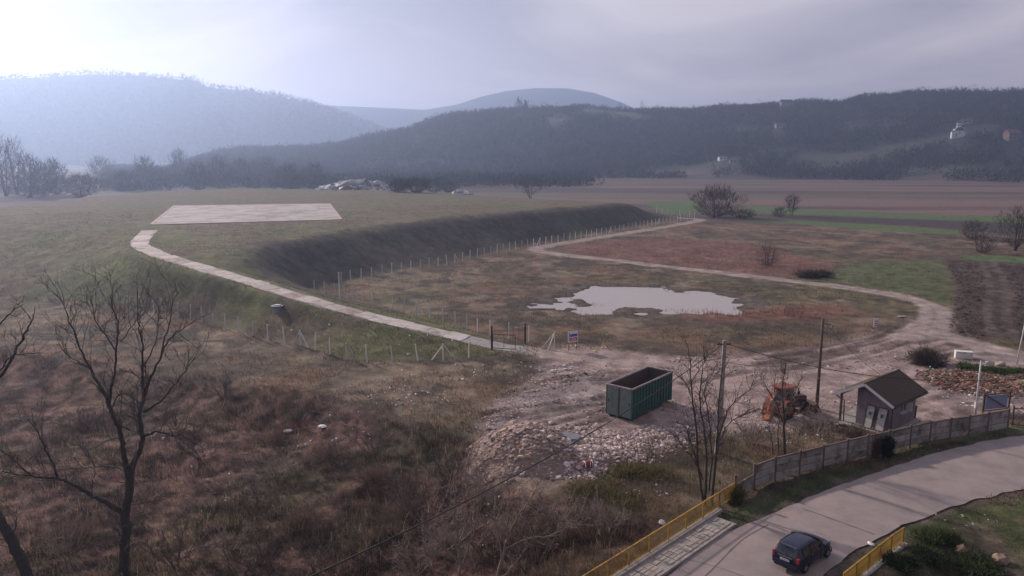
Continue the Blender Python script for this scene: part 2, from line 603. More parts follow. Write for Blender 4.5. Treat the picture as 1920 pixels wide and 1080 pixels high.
bank_poly = [tuple(p) for p in G2([(1705, 1040), (1735, 1020), (1800, 1030), (1930, 1075), (2000, 1200), (1700, 1250), (1560, 1180), (1650, 1075)])]

def flat_mask(x, y):
    """1 where the ground must stay smooth: asphalt, pavement, hut"""
    s = sdist(x, y, road_poly)
    return sstep(-1.2, -0.2, s)

def relief(x, y, sdY=None):
    """small scale relief"""
    D = np.hypot(x, y)
    sdB = sdist(x, y, brush_poly)
    sdY = sdist(x, y, yard_poly)
    amp = 0.16 + 0.28 * sstep(0, 3, sdB)
    amp = amp * (1 - 0.8 * sstep(-1, 2, sdY))
    n = (fbm(x, y, 2.6, 4, 60, 0.6) - 0.5) * 2
    r = amp * n
    big = (fbm(x, y, 17, 3, 77) - 0.5) * 0.5 * (1 - sstep(-1, 2, sdY))
    sdP = np.maximum(sdist(x, y, pond_poly), sdist(x, y, pond2_poly))
    r = r * (1 - 0.2 * sstep(-4, 0, sdP)) + big * (1 - sstep(-10, -2, sdP))
    r = r - 0.36 * sstep(-3.0, 4.0, sdP + 1.0 + (fbm(x, y, 6, 4, 66, 0.6) - 0.5) * 12)
    # wheel ruts over the yard
    u = x * 0.86 + y * 0.5
    v = -x * 0.5 + y * 0.86
    rut = (fbm(u * 0.12, v, 0.9, 3, 31, 0.6) - 0.5)
    r = r + rut * 0.18 * sstep(-2, 1, sdY) * sstep(0.38, 0.6, fbm(x, y, 14, 2, 13))
    rd_ = rut_dist(x, y)
    r = r - 0.13 * sstep(0.55, 0.1, rd_) + 0.07 * sstep(0.4, 0.0, np.abs(rd_ - 0.75))
    # plough furrows
    pm = sstep(-0.5, 0.5, sdist(x, y, plough_poly))
    r = r + pm * ((fbm(x, y, 0.9, 3, 51, 0.7) - 0.5) * 0.5)
    td = np.minimum(seg_dist(x, y, [tuple(p) for p in track]), seg_dist(x, y, [tuple(p) for p in track2]))
    r = r * sstep(1.2, 2.6, td)
    r = r * sstep(1.6, 3.0, seg_dist(x, y, [tuple(p[:2]) for p in ridge_s]))
    r = r * sstep(0, 4, -sdist(x, y, pad_poly))
    fcd = seg_dist(x, y, [tuple(p) for p in G2(FOOT_R[5:])])
    r = r * (1 - 0.75 * inside(x, y, foot) * sstep(30, 20, fcd))
    fade = 1 - sstep(250, 700, D)
    return r * fade

def HT(x, y):
    x = np.atleast_1d(np.asarray(x, float)); y = np.atleast_1d(np.asarray(y, float))
    h = H0(x, y)
    n = np.hypot(x, y) < 700
    fm = np.zeros_like(h)
    if np.any(n):
        fm[n] = flat_mask(x[n], y[n])
        h[n] += relief(x[n], y[n]) * (1 - fm[n])
    return h - 0.05 * fm

def hz(x, y):
    return float(HT([x], [y])[0])

def on(px, py, far=6000.0):
    """first ground point hit by the view ray through a pixel"""
    dx, dy, dz = ray(px, py)
    t = np.geomspace(20, far, 2600)
    zz = CAM_H + dz * t
    h = H0(dx * t, dy * t)
    k = np.argmax(zz <= h)
    if zz[k] > h[k]:
        k = len(t) - 1
    tt = t[k]
    return (dx * tt, dy * tt, float(h[k]))

# ------------------------------------------------------------------ terrain sheet
az_front = np.arange(-41.0, 41.01, 0.13)
az_back = np.arange(44.0, 318.9, 4.0)
AZ = np.radians(np.concatenate([az_front, az_back]))
rr = np.concatenate([[0.5], np.geomspace(3, 26, 18), np.exp(np.arange(math.log(26.3), math.log(420), 0.0062)), np.exp(np.arange(math.log(423), math.log(6200), 0.016))])
nA, nR = len(AZ), len(rr)
AA, RRg = np.meshgrid(AZ, rr)
TX, TY = (RRg * np.sin(AA)).ravel(), (RRg * np.cos(AA)).ravel()
TZ = HT(TX, TY)

CLEARINGS = [[on(*p)[:2] for p in poly] for poly in (
    [(1460, 284), (1560, 272), (1700, 266), (1785, 263), (1775, 270), (1640, 274), (1560, 281), (1480, 288)],
    [(1650, 316), (1800, 312), (1960, 310), (1960, 321), (1800, 323), (1690, 324)],
    [(1330, 244), (1420, 238), (1470, 236), (1460, 246), (1380, 252)],
    [(1000, 226), (1040, 220), (1080, 222), (1070, 232), (1020, 236)],
    [(1560, 232), (1700, 226), (1700, 234), (1600, 242)])]

def hill_clear(x, y):
    m = np.zeros_like(x)
    f = np.hypot(x, y) > 650
    if np.any(f):
        n = (fbm(x[f], y[f], 30, 2, 71) - 0.5) * 30
        m[f] = np.max([sstep(-12, 14, sdist(x[f], y[f], p) + n * 0.5) for p in CLEARINGS], axis=0)
    return m

def mixc(c, m, col):
    m = np.asarray(m)[:, None]
    return c * (1 - m) + np.asarray(col) * m

def ground_colour(x, y, z):
    D = np.hypot(x, y)
    n1 = fbm(x, y, 22, 4, 1); n2 = fbm(x, y, 5, 4, 2, 0.6); n3 = fbm(x, y, 1.4, 3, 3, 0.65)
    nb = (n2 - 0.5) * 5
    c = np.tile(np.array([0.128, 0.088, 0.063]), (len(x), 1))
    # far plain: long bands of worked land running across the valley
    band = fbm(x * 0.10 + 40, y + x * 0.12, 34, 3, 8, 0.6)
    c = mixc(c, sstep(150, 260, D) * 0.9, (0.120, 0.080, 0.072))
    bm_ = sstep(190, 320, D)
    c = mixc(c, bm_ * sstep(0.52, 0.60, band), (0.165, 0.110, 0.098))
    c = mixc(c, bm_ * sstep(0.47, 0.40, band), (0.082, 0.062, 0.058))
    c = mixc(c, bm_ * sstep(0.62, 0.66, fbm(x * 0.08, y + x * 0.10, 52, 2, 19)) * 0.6, (0.085, 0.098, 0.062))
    # rank grass between yard and mound
    low = (D < 260).astype(float)
    c = mixc(c, low * sstep(0.50, 0.62, n2) * 0.75, (0.170, 0.098, 0.066))
    c = mixc(c, low * sstep(0.55, 0.66, n1) * 0.6, (0.096, 0.095, 0.050))
    c = mixc(c, low * sstep(0.46, 0.38, n2) * 0.6, (0.070, 0.055, 0.044))
    c = mixc(c, low * sstep(0.56, 0.64, fbm(x, y, 7, 3, 22)) * 0.7, (0.200, 0.150, 0.110))
    c = mixc(c, low * sstep(0.60, 0.68, fbm(x, y, 4, 3, 24)) * 0.8, (0.060, 0.050, 0.040))
    # green grass of the mound
    im = inside(x, y, foot).astype(float)
    mh = np.zeros_like(x); mm = im > 0
    if np.any(mm): mh[mm] = mound_h(x[mm], y[mm])
    c = mixc(c, im * 0.92, (0.128, 0.103, 0.070))
    c = mixc(c, im * sstep(0.48, 0.62, n1) * 0.6, (0.105, 0.112, 0.055))
    c = mixc(c, im * sstep(0.58, 0.68, n2) * 0.5, (0.150, 0.118, 0.080))
    # brighter young grass along the top of the path
    dr = seg_dist(x, y, [tuple(p[:2]) for p in ridge_s])
    c = mixc(c, im * sstep(22, 4, dr) * sstep(0.40, 0.58, fbm(x, y, 11, 3, 15)) * 0.75, (0.125, 0.128, 0.056))
    # dark bare cover on the long eastern face, its shade partly put into the colour
    fl = [tuple(p) for p in G2(FOOT_R[5:])]
    de = seg_dist(x, y, fl)
    cr_line = [plateau[i] for i in range(5)]
    dcx = seg_dist(x, y, cr_line)
    inp = sdist(x, y, list(plateau))
    face = im * sstep(3.0, -2.0, inp + (n2 - 0.5) * 9) * sstep(6, 0, de - 24) * sstep(4.0, 8.0, dr + (n2 - 0.5) * 5) * (de < 45)
    c = mixc(c, face, (0.075, 0.060, 0.051))
    c = mixc(c, face * sstep(0.5, 0.62, n1) * 0.5, (0.105, 0.092, 0.066))
    c = mixc(c, face * sstep(0.58, 0.68, n2) * 0.5, (0.055, 0.045, 0.040))
    gul = sstep(0.60, 0.66, vnoise((x * 0.5 + y * 0.86) / 3.2, (x * 0.86 - y * 0.5) / 40, 91))
    c = mixc(c, face * gul * 0.5, (0.048, 0.040, 0.036))
    # brush of the ditch
    sb = sdist(x, y, brush_poly)
    bmask = sstep(-2.5, 2, sb + nb * 0.6)
    bc = np.tile(np.array([0.130, 0.070, 0.060]), (len(x), 1))
    bc = mixc(bc, sstep(0.50, 0.62, n1), (0.088, 0.076, 0.045))
    bc = mixc(bc, sstep(0.54, 0.66, n2) * 0.7, (0.165, 0.105, 0.076))
    bc = mixc(bc, sstep(0.48, 0.40, n2) * 0.6, (0.060, 0.042, 0.036))
    n4 = fbm(x, y, 0.9, 3, 6, 0.7)
    bc = bc * (0.36 + 0.9 * sstep(0.30, 0.70, n4))[:, None]
    c = c * (1 - bmask[:, None]) + bc * bmask[:, None]
    # mossy bank left of the mound fence
    # reddish scrub field inside the track loop
    ss = sstep(-3, 3, sdist(x, y, scrub_poly) + nb)
    c = mixc(c, ss, (0.150, 0.075, 0.062))
    c = mixc(c, ss * sstep(0.5, 0.65, n2) * 0.7, (0.190, 0.110, 0.085))
    c = mixc(c, sstep(-4, 4, sdist(x, y, meadow_poly) + nb) * 0.85, (0.088, 0.105, 0.050))
    # ploughed strips and sown strips
    pp = sstep(-0.8, 0.8, sdist(x, y, plough_poly) + nb * 0.2)
    c = mixc(c, pp, (0.066, 0.045, 0.038))
    c = mixc(c, pp * sstep(0.55, 0.7, n3) * 0.7, (0.090, 0.064, 0.058))
    dl = seg_dist(x, y, [tuple(p) for p in rutl])
    c = mixc(c, pp * sstep(0.8, 0.3, np.abs(dl - 1.1)) * 0.85, (0.100, 0.074, 0.064))
    c = mixc(c, sstep(-4, 4, sdist(x, y, dark_poly) + nb * 0.5) * 0.9, (0.060, 0.046, 0.048))
    for s in strips:
        c = mixc(c, sstep(-1.5, 1.5, sdist(x, y, s) + nb * 0.3) * 0.9, (0.085, 0.125, 0.052))
    # pond shore mud
    sp = np.maximum(sdist(x, y, pond_poly), sdist(x, y, pond2_poly))
    c = mixc(c, sstep(-5, -0.5, sp + nb * 0.8) * 0.8, (0.120, 0.095, 0.080))
    c = mixc(c, (sp > -9) * sstep(-0.02, -0.14, z) * 0.85, (0.072, 0.056, 0.048))
    # red reeds by the pond
    rd = seg_dist(x, y, [tuple(p) for p in G2([(1340, 590), (1450, 590), (1560, 580)])])
    c = mixc(c, sstep(6, 1, rd + nb * 0.6) * 0.85, (0.170, 0.082, 0.062))
    # yard and tracks
    sy = sdist(x, y, yard_poly)
    ym = sstep(-1.6, 1.2, sy + nb * 0.55)
    yc = np.tile(np.array([0.310, 0.228, 0.208]), (len(x), 1))
    u = x * 0.86 + y * 0.5; v = -x * 0.5 + y * 0.86
    st = fbm(u * 0.10, v, 1.0, 4, 32, 0.6)
    yc = mixc(yc, sstep(0.50, 0.58, st) * sstep(0.40, 0.54, n1) * 0.85, (0.140, 0.098, 0.090))
    yc = mixc(yc, sstep(0.52, 0.66, n1) * 0.7, (0.225, 0.185, 0.190))
    yc = mixc(yc, sstep(0.58, 0.68, n3) * 0.4, (0.340, 0.265, 0.245))
    mud = sstep(10, 2, seg_dist(x, y, [tuple(p) for p in G2([(1480, 668), (1600, 655), (1690, 628)])]) + nb)
    yc = mixc(yc, mud * sstep(0.44, 0.54, st), (0.110, 0.078, 0.072))
    yc = mixc(yc, sstep(0.6, 0.2, rut_dist(x, y)) * sstep(0.30, 0.5, n2) * 0.75, (0.125, 0.088, 0.080))
    c = c * (1 - ym[:, None]) + yc * ym[:, None]
    c = mixc(c, sstep(-3, 0, sy + nb) * (1 - ym) * 0.4, (0.200, 0.150, 0.125))
    td = np.minimum(seg_dist(x, y, [tuple(p) for p in track]), seg_dist(x, y, [tuple(p) for p in track2]))
    td3 = seg_dist(x, y, [tuple(p) for p in track3])
    c = mixc(c, sstep(2.2, 1.0, td3 + (n2 - 0.5) * 1.6) * 0.8, (0.34, 0.265, 0.235))
    tm = sstep(2.4, 1.5, td + (n2 - 0.5) * 1.6)
    c = mixc(c, tm * 0.95, (0.310, 0.240, 0.222))
    c = mixc(c, tm * sstep(0.35, 0.15, td) * 0.45, (0.200, 0.155, 0.130))
    # verge of the asphalt: worn earth then grass
    sr = sdist(x, y, road_poly)
    c = mixc(c, sstep(-2.8, -0.8, sr) * (D < 120) * 0.85, (0.060, 0.078, 0.034))
    c = mixc(c, sstep(-0.9, -0.1, sr + (n3 - 0.5) * 1.2) * (D < 120) * 0.9, (0.105, 0.075, 0.068))
    # lower right bank
    lo = [tuple(p) for p in G2([(1690, 1000), (1800, 955), (1960, 925), (2300, 880), (2300, 1300), (1500, 1300), (1580, 1090)])]
    lm = sstep(-0.5, 1.0, sdist(x, y, lo))
    lc = np.tile(np.array([0.088, 0.068, 0.052]), (len(x), 1))
    lc = mixc(lc, sstep(0.45, 0.60, n2), (0.075, 0.082, 0.036))
    lc = mixc(lc, sstep(0.60, 0.7, n3) * 0.5, (0.150, 0.110, 0.080))
    c = c * (1 - lm[:, None]) + lc * lm[:, None]
    # hills: woodland floor, with pasture clearings
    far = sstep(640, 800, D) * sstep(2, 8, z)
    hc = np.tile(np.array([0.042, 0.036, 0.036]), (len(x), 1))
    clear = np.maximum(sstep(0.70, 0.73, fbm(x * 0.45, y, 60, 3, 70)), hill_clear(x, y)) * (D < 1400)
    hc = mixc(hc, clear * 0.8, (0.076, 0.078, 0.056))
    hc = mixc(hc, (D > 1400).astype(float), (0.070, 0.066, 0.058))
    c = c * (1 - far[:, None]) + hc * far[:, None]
    # fine breakup
    fine = 1 + (n3 - 0.5) * 1.2 * (1 - sstep(120, 400, D))
    return np.clip(c * fine[:, None], 0.01, 0.7)

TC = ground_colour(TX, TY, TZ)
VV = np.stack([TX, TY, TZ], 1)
idx = np.arange(nA * nR).reshape(nR, nA)
a0 = idx[:-1, :]; a1 = np.roll(idx, -1, axis=1)[:-1, :]
b0 = idx[1:, :]; b1 = np.roll(idx, -1, axis=1)[1:, :]
FQ = np.stack([a0, a1, b1, b0], -1).reshape(-1, 4)[:, ::-1]
cx, cy = TX[FQ].mean(1), TY[FQ].mean(1)
Dc = np.hypot(cx, cy)
cls = np.zeros(len(FQ), int)
cls[inside(cx, cy, foot)] = 1
cls[inside(cx, cy, yard_poly) & (Dc < 130)] = 2
tdc = seg_dist(cx, cy, [tuple(p) for p in track]); tdc2 = seg_dist(cx, cy, [tuple(p) for p in track2])
cls[(np.minimum(tdc, tdc2) < 2.0) & (cls != 2)] = 3
cls[inside(cx, cy, plough_poly)] = 4
for i, s in enumerate(strips):
    cls[inside(cx, cy, s)] = 5 + i
cls[inside(cx, cy, scrub_poly) & (cls == 0)] = 9
cls[inside(cx, cy, brush_poly) & (cls == 0)] = 10
hz_far = TZ[FQ].mean(1)
cls[(Dc > 720) & (hz_far > 2) & (Dc <= 1400)] = 11
cls[(Dc > 1400) & (Dc <= 2550) & (hz_far > 3)] = 12
cls[(Dc > 2550) & (hz_far > 3)] = 13

def ground_material():
    m = bpy.data.materials.new("ground_cover")
    m.use_nodes = True
    nt = m.node_tree
    nt.nodes.clear()
    out = nd(nt, "ShaderNodeOutputMaterial")
    b = nd(nt, "ShaderNodeBsdfPrincipled")
    b.inputs['Roughness'].default_value = 0.95
    b.inputs['Specular IOR Level'].default_value = 0.12
    nt.links.new(b.outputs[0], out.inputs[0])
    at = nd(nt, "ShaderNodeAttribute")
    at.attribute_name = "Col"
    t = nd(nt, "ShaderNodeTexCoord")
    n1 = nd(nt, "ShaderNodeTexNoise", Scale=5.0, Detail=9.0, Roughness=0.78)
    n2 = nd(nt, "ShaderNodeTexNoise", Scale=0.7, Detail=5.0, Roughness=0.65)
    nt.links.new(t.outputs['Object'], n1.inputs['Vector'])
    nt.links.new(t.outputs['Object'], n2.inputs['Vector'])
    r1 = nd(nt, "ShaderNodeMapRange")
    for i, v in enumerate((0.32, 0.68, 0.48, 1.52)): r1.inputs[1 + i].default_value = v
    nt.links.new(n1.outputs['Fac'], r1.inputs[0])
    r2 = nd(nt, "ShaderNodeMapRange")
    for i, v in enumerate((0.3, 0.7, 0.72, 1.28)): r2.inputs[1 + i].default_value = v
    nt.links.new(n2.outputs['Fac'], r2.inputs[0])
    mu = nd(nt, "ShaderNodeMath", operation='MULTIPLY')
    nt.links.new(r1.outputs[0], mu.inputs[0])
    nt.links.new(r2.outputs[0], mu.inputs[1])
    vm = nd(nt, "ShaderNodeVectorMath", operation='SCALE')
    nt.links.new(at.outputs['Color'], vm.inputs[0])
    nt.links.new(mu.outputs[0], vm.inputs['Scale'])
    nt.links.new(vm.outputs[0], b.inputs['Base Color'])
    bp = nd(nt, "ShaderNodeBump", Strength=1.0, Distance=0.16)
    nt.links.new(n1.outputs['Fac'], bp.inputs['Height'])
    nt.links.new(bp.outputs[0], b.inputs['Normal'])
    return m

M_GROUND = ground_material()

def submesh(name, mask):
    f = FQ[mask]
    if not len(f):
        return None
    u, inv = np.unique(f, return_inverse=True)
    o = mesh_np(name, VV[u], inv.reshape(-1, 4), M_GROUND, TC[u], smooth=True)
    return tag(o, kind="structure")

names = {0: "ground", 1: "landfill_mound", 2: "dirt_yard", 3: "dirt_track", 4: "ploughed_field", 5: "green_field", 6: "green_field", 7: "green_field", 8: "green_field", 9: "scrub_field", 10: "ditch_ground", 11: "hill", 12: "hill", 13: "hill"}
for k, nme in names.items():
    submesh(nme, cls == k)

# ------------------------------------------------------------------ haze: one closed box of thin air
hz_mat = bpy.data.materials.new("haze_air")
hz_mat.use_nodes = True
nt = hz_mat.node_tree
nt.nodes.clear()
ho = nd(nt, "ShaderNodeOutputMaterial")
hv = nd(nt, "ShaderNodeVolumePrincipled")
hv.inputs['Color'].default_value = (0.50, 0.64, 1.0, 1)
hv.inputs['Density'].default_value = 0.00049
hv.inputs['Anisotropy'].default_value = 0.60
nt.links.new(hv.outputs[0], ho.inputs['Volume'])
hb = MB().box((0, 0, 148), (13000, 13000, 306))
haze = hb.build("haze", hz_mat)
tag(haze, "thin pale haze over the valley", "haze", kind="stuff")
# ------------------------------------------------------------------ asphalt road and pavement
M_ASPHALT = mat("worn_asphalt", (0.235, 0.188, 0.180), 0.62, var=0.22, scale=0.6, bump=0.008, bscale=40, dirt=(0.30, 0.225, 0.205), dirt_amt=0.7, coords='Object')
M_CONC = mat("grey_concrete", (0.30, 0.27, 0.255), 0.9, var=0.25, scale=2.0, bump=0.01, bscale=25, dirt=(0.15, 0.12, 0.10), dirt_amt=0.5)
M_CONC_PALE = mat("pale_concrete", (0.50, 0.43, 0.40), 0.9, var=0.2, scale=1.2, bump=0.01, bscale=12, dirt=(0.27, 0.20, 0.17), dirt_amt=0.6)
M_PAVE = mat("paving_concrete", (0.36, 0.30, 0.27), 0.9, var=0.22, scale=2.5, bump=0.008, bscale=30, dirt=(0.17, 0.13, 0.10), dirt_amt=0.6)
M_KERB = mat("kerb_concrete", (0.33, 0.28, 0.25), 0.9, var=0.2, scale=3, bump=0.008, bscale=30)
M_YELLOW = mat("yellow_paint", (0.36, 0.205, 0.032), 0.6, var=0.25, scale=5, dirt=(0.13, 0.065, 0.03), dirt_amt=0.8)
M_POST = mat("fence_post_concrete", (0.56, 0.52, 0.50), 0.9, var=0.18, scale=3)
M_WIRE = mat("galvanised_wire", (0.16, 0.15, 0.15), 0.5, metal=0.6, var=0.1)
M_RUST = mat("rusty_steel", (0.075, 0.050, 0.042), 0.8, metal=0.2, var=0.3, scale=6)
M_DARK = mat("dark_steel", (0.045, 0.042, 0.045), 0.6, metal=0.3, var=0.2)
M_CABLE = mat("black_cable", (0.02, 0.02, 0.022), 0.6, var=0.1)

def resample(line, n):
    L = np.asarray(line, float)
    s = np.concatenate([[0], np.cumsum(np.linalg.norm(np.diff(L, axis=0), axis=1))])
    t = np.linspace(0, s[-1], n)
    return np.stack([np.interp(t, s, L[:, k]) for k in range(L.shape[1])], 1)

def walk(line, step):
    L = np.asarray(line, float)
    s = np.concatenate([[0], np.cumsum(np.linalg.norm(np.diff(L, axis=0), axis=1))])
    n = int(s[-1] / step)
    t = np.arange(n + 1) * step
    return np.stack([np.interp(t, s, L[:, k]) for k in range(L.shape[1])], 1)

NRD, NX = 160, 10
ea, eb = resample(road_top, NRD), resample(road_bot, NRD)
# ragged asphalt edges
for e, sgn in ((ea, 1), (eb, -1)):
    d = eb - ea
    d /= np.linalg.norm(d, axis=1)[:, None]
    e += d * ((fbm(e[:, 0], e[:, 1], 1.3, 3, 44) - 0.5) * 0.5)[:, None]
rv = []
for k in range(NX + 1):
    p = ea + (eb - ea) * (k / NX)
    crown = 0.06 * (1 - (2 * k / NX - 1) ** 2)
    rv.append(np.column_stack([p, np.full(NRD, 0.012 + crown)]))
rv = np.concatenate(rv)
rf = []
for k in range(NX):
    for i in range(NRD - 1):
        a = k * NRD + i
        rf.append((a, a + 1, a + NRD + 1, a + NRD))
road = tag(mesh_np("road", rv, rf, M_ASPHALT, smooth=True), kind="structure")
# tar seams and cracks in the road surface: thin raised strips
M_TAR = mat("tar_seam", (0.125, 0.098, 0.096), 0.8, var=0.3, scale=2)
def road_strip(pts, w):
    pts = smooth_line([G(*p)[:2] for p in pts], 6)
    d = np.gradient(pts, axis=0)
    d /= np.linalg.norm(d, axis=1)[:, None]
    nrm_ = np.column_stack([-d[:, 1], d[:, 0]])
    ww = w * (0.5 + fbm(pts[:, 0], pts[:, 1], 0.6, 2, 4))
    a = pts + nrm_ * ww[:, None] / 2; b = pts - nrm_ * ww[:, None] / 2
    def rz(p):
        ta = seg_dist(p[:, 0], p[:, 1], [tuple(q) for q in road_top]); tb = seg_dist(p[:, 0], p[:, 1], [tuple(q) for q in road_bot])
        f = ta / (ta + tb + 1e-6)
        return 0.020 + 0.06 * (1 - (2 * f - 1) ** 2)
    v = np.concatenate([np.column_stack([a, rz(a)]), np.column_stack([b, rz(b)])])
    n = len(pts)
    f = [(i, i + 1, n + i + 1, n + i) for i in range(n - 1)]
    o = mesh_np("tar_seam", v, f, M_TAR, parent=road)
    return o
road_strip([(1505, 955), (1535, 966), (1590, 986), (1640, 1003)], 0.10)
road_strip([(1440, 985), (1390, 1015), (1330, 1075), (1300, 1100)], 0.09)
road_strip([(1290, 1050), (1340, 1064), (1400, 1085)], 0.06)

# pavement beside the left railing
pa, pb = np.array(G(1352, 955)[:2]), np.array(G(1110, 1112)[:2])
pd_ = (pb - pa) / np.linalg.norm(pb - pa)
pn = np.array([-pd_[1], pd_[0]])
kerb_pt = np.array(G(1290, 1048)[:2])
if np.dot(pn, kerb_pt - pa) < 0: pn = -pn
PW = np.dot(pn, kerb_pt - pa)
PL = np.linalg.norm(pb - pa) + 4.0
prz = math.atan2(pd_[1], pd_[0])
def PV(s, t, z):
    q = pa + pd_ * s + pn * t
    return (q[0], q[1], z)
pave = MB()
q = [PV(1.2, -0.25, 0), PV(PL, -0.25, 0), PV(PL, PW, 0), PV(1.2, PW, 0)]
pave.prism([(p[0], p[1]) for p in q], -2.2, 0.075, axis='z')
pavement = tag(pave.build("pavement", M_CONC), kind="structure")
rp = random.Random(3)
nrow = 4
tw = (PW - 0.62) / nrow
srow = 1.35
while srow < PL - 0.6:
    for r_ in range(nrow):
        if rp.random() < 0.07 or (srow < 2.4 and rp.random() < 0.5):
            continue
        c = PV(srow + 0.3 + (0.3 if r_ % 2 else 0) * 0.0, 0.36 + tw * (r_ + 0.5), 0.087 + rp.uniform(-0.012, 0.014))
        M = Matrix.Rotation(prz + rp.uniform(-0.03, 0.03), 3, 'Z') @ Matrix.Rotation(rp.uniform(-0.02, 0.02), 3, 'X')
        MB().box(c, (0.58 - rp.uniform(0.02, 0.06), tw - rp.uniform(0.02, 0.06), 0.06), M=M).build("paving_slab", M_PAVE, pavement)
    srow += 0.61
s0 = 0.3
while s0 < PL - 1.0:
    MB().box(PV(s0 + 0.5, 0.12, 0.13), (0.97, 0.30, 0.22), rz=prz).build("coping_stone", M_KERB, pavement, bevel=0.02)
    s0 += 1.0
s0 = 1.3
while s0 < PL - 1.0:
    MB().box(PV(s0 + 0.5, PW - 0.08, 0.03), (0.98, 0.15, 0.20), rz=prz).build("kerbstone", M_KERB, pavement, bevel=0.015)
    s0 += 1.0

def railing(name, label, pts, h, panel=1.9, bal=0.11, base=0.2):
    """steel railing: posts, top and bottom rail, one baluster bar each"""
    root = empty(name, (*pts[0][:2], 0), label=label, cat="railing")
    o3 = Vector(root.location)
    W = walk(np.array(pts)[:, :2], panel)
    bal_me = None
    nb = 0
    for i in range(len(W)):
        p = Vector((W[i][0], W[i][1], base)) - o3
        MB().box((p.x, p.y, p.z + h / 2), (0.07, 0.07, h)).build("post", M_YELLOW, root)
        if i + 1 < len(W):
            q = Vector((W[i + 1][0], W[i + 1][1], base)) - o3
            MB().bar(p + Vector((0, 0, h - 0.02)), q + Vector((0, 0, h - 0.02)), 0.075, 0.05).build("top_rail", M_YELLOW, root)
            MB().bar(p + Vector((0, 0, 0.10)), q + Vector((0, 0, 0.10)), 0.045, 0.035).build("bottom_rail", M_YELLOW, root)
            n = int((q - p).length / bal)
            for k in range(1, n):
                r_ = p.lerp(q, k / n)
                if bal_me is None:
                    o = MB().box((0, 0, 0), (0.018, 0.018, h - 0.17)).build("baluster", M_YELLOW, root)
                    bal_me = o.data
                else:
                    o = bpy.data.objects.new("baluster", bal_me)
                    COL.objects.link(o)
                    o.parent = root
                o.location = (r_.x, r_.y, r_.z + 0.115 + (h - 0.17) / 2)
                nb += 1
    return root
rl0, rl1 = PV(-1.6, 0.0, 0), PV(PL - 0.2, 0.0, 0)
railing("railing", "long yellow bar railing along the paved edge left of the road", [rl0, rl1], 1.08)
railing("railing", "short yellow railing on the right side of the road by the bushes", [G(1692, 1023), G(1663, 1043), G(1640, 1062), G(1560, 1128)], 1.0, panel=1.45, bal=0.075, base=0.12)

# culvert headwall under the right railing
hw = MB()
a_, b_ = Vector(G(1696, 1021)), Vector(G(1545, 1142))
hw.bar(a_ + Vector((0, 0, -0.7)), b_ + Vector((0, 0, -0.7)), 0.35, 1.66)
tag(hw.build("headwall", M_CONC), "low concrete headwall carrying the short right railing", "wall")

# ------------------------------------------------------------------ concrete path up the mound and the pad on top
PATH_MATS = [M_CONC_PALE, M_CONC_PALE, mat('path_concrete_worn', (0.42, 0.35, 0.325), 0.9, var=0.3, scale=1.5, dirt=(0.22, 0.165, 0.13), dirt_amt=0.8), mat('path_concrete_muddy', (0.36, 0.285, 0.25), 0.9, var=0.3, scale=1.5, dirt=(0.18, 0.13, 0.10), dirt_amt=0.8)]
pl3 = resample(ridge_s, 400)
pl3 = walk(pl3, 2.45)
rp = random.Random(5)
pv, pf = [], []
fullp = resample(ridge_s, 120)
dd = np.gradient(fullp[:, :2], axis=0)
dd /= np.linalg.norm(dd, axis=1)[:, None]
for i in range(120):
    for s in (-1.45, 1.45):
        pv.append((fullp[i][0] - dd[i][1] * s, fullp[i][1] + dd[i][0] * s, fullp[i][2] + 0.02))
pf = [(2 * i, 2 * i + 1, 2 * i + 3, 2 * i + 2) for i in range(119)]
path = tag(mesh_np("path", pv, pf, M_CONC), kind="structure")
for i in range(3, len(pl3) - 1):
    a, b = Vector(pl3[i]), Vector(pl3[i + 1])
    mid = (a + b) / 2
    d = (b - a).normalized()
    sd = d.cross(Vector((0, 0, 1))).normalized()
    M = Matrix((d, sd, sd.cross(d))).transposed()
    sh = rp.uniform(-0.22, 0.22)
    M = M @ Matrix.Rotation(rp.uniform(-0.04, 0.04), 3, 'Z') @ Matrix.Rotation(rp.uniform(-0.012, 0.012), 3, 'X')
    MB().box(mid + sd * sh + Vector((0, 0, -0.09 + rp.uniform(-0.01, 0.02))), ((b - a).length - 0.05, rp.uniform(2.35, 3.0), 0.30), M=M).build("path_slab", rp.choice(PATH_MATS), path)

M_PAD = mat("pad_concrete", (0.35, 0.305, 0.30), 0.85, var=0.25, scale=0.35, bump=0.01, bscale=6, dirt=(0.18, 0.13, 0.105), dirt_amt=0.85)
pad = MB()
pad.prism([(p[0], p[1]) for p in pad_poly], 6.5, 7.09, axis='z')
pad_o = tag(pad.build("concrete_pad", M_PAD), kind="structure")
M_PADK = mat("pad_edge", (0.40, 0.30, 0.25), 0.9, var=0.2)
for i in range(4):
    a, b = Vector((*pad_poly[i], 7.0)), Vector((*pad_poly[(i + 1) % 4], 7.0))
    d = (b - a).normalized() * 0.35
    MB().bar(a + d, b - d, 0.6, 0.30).build("pad_edge", M_PADK, pad_o)

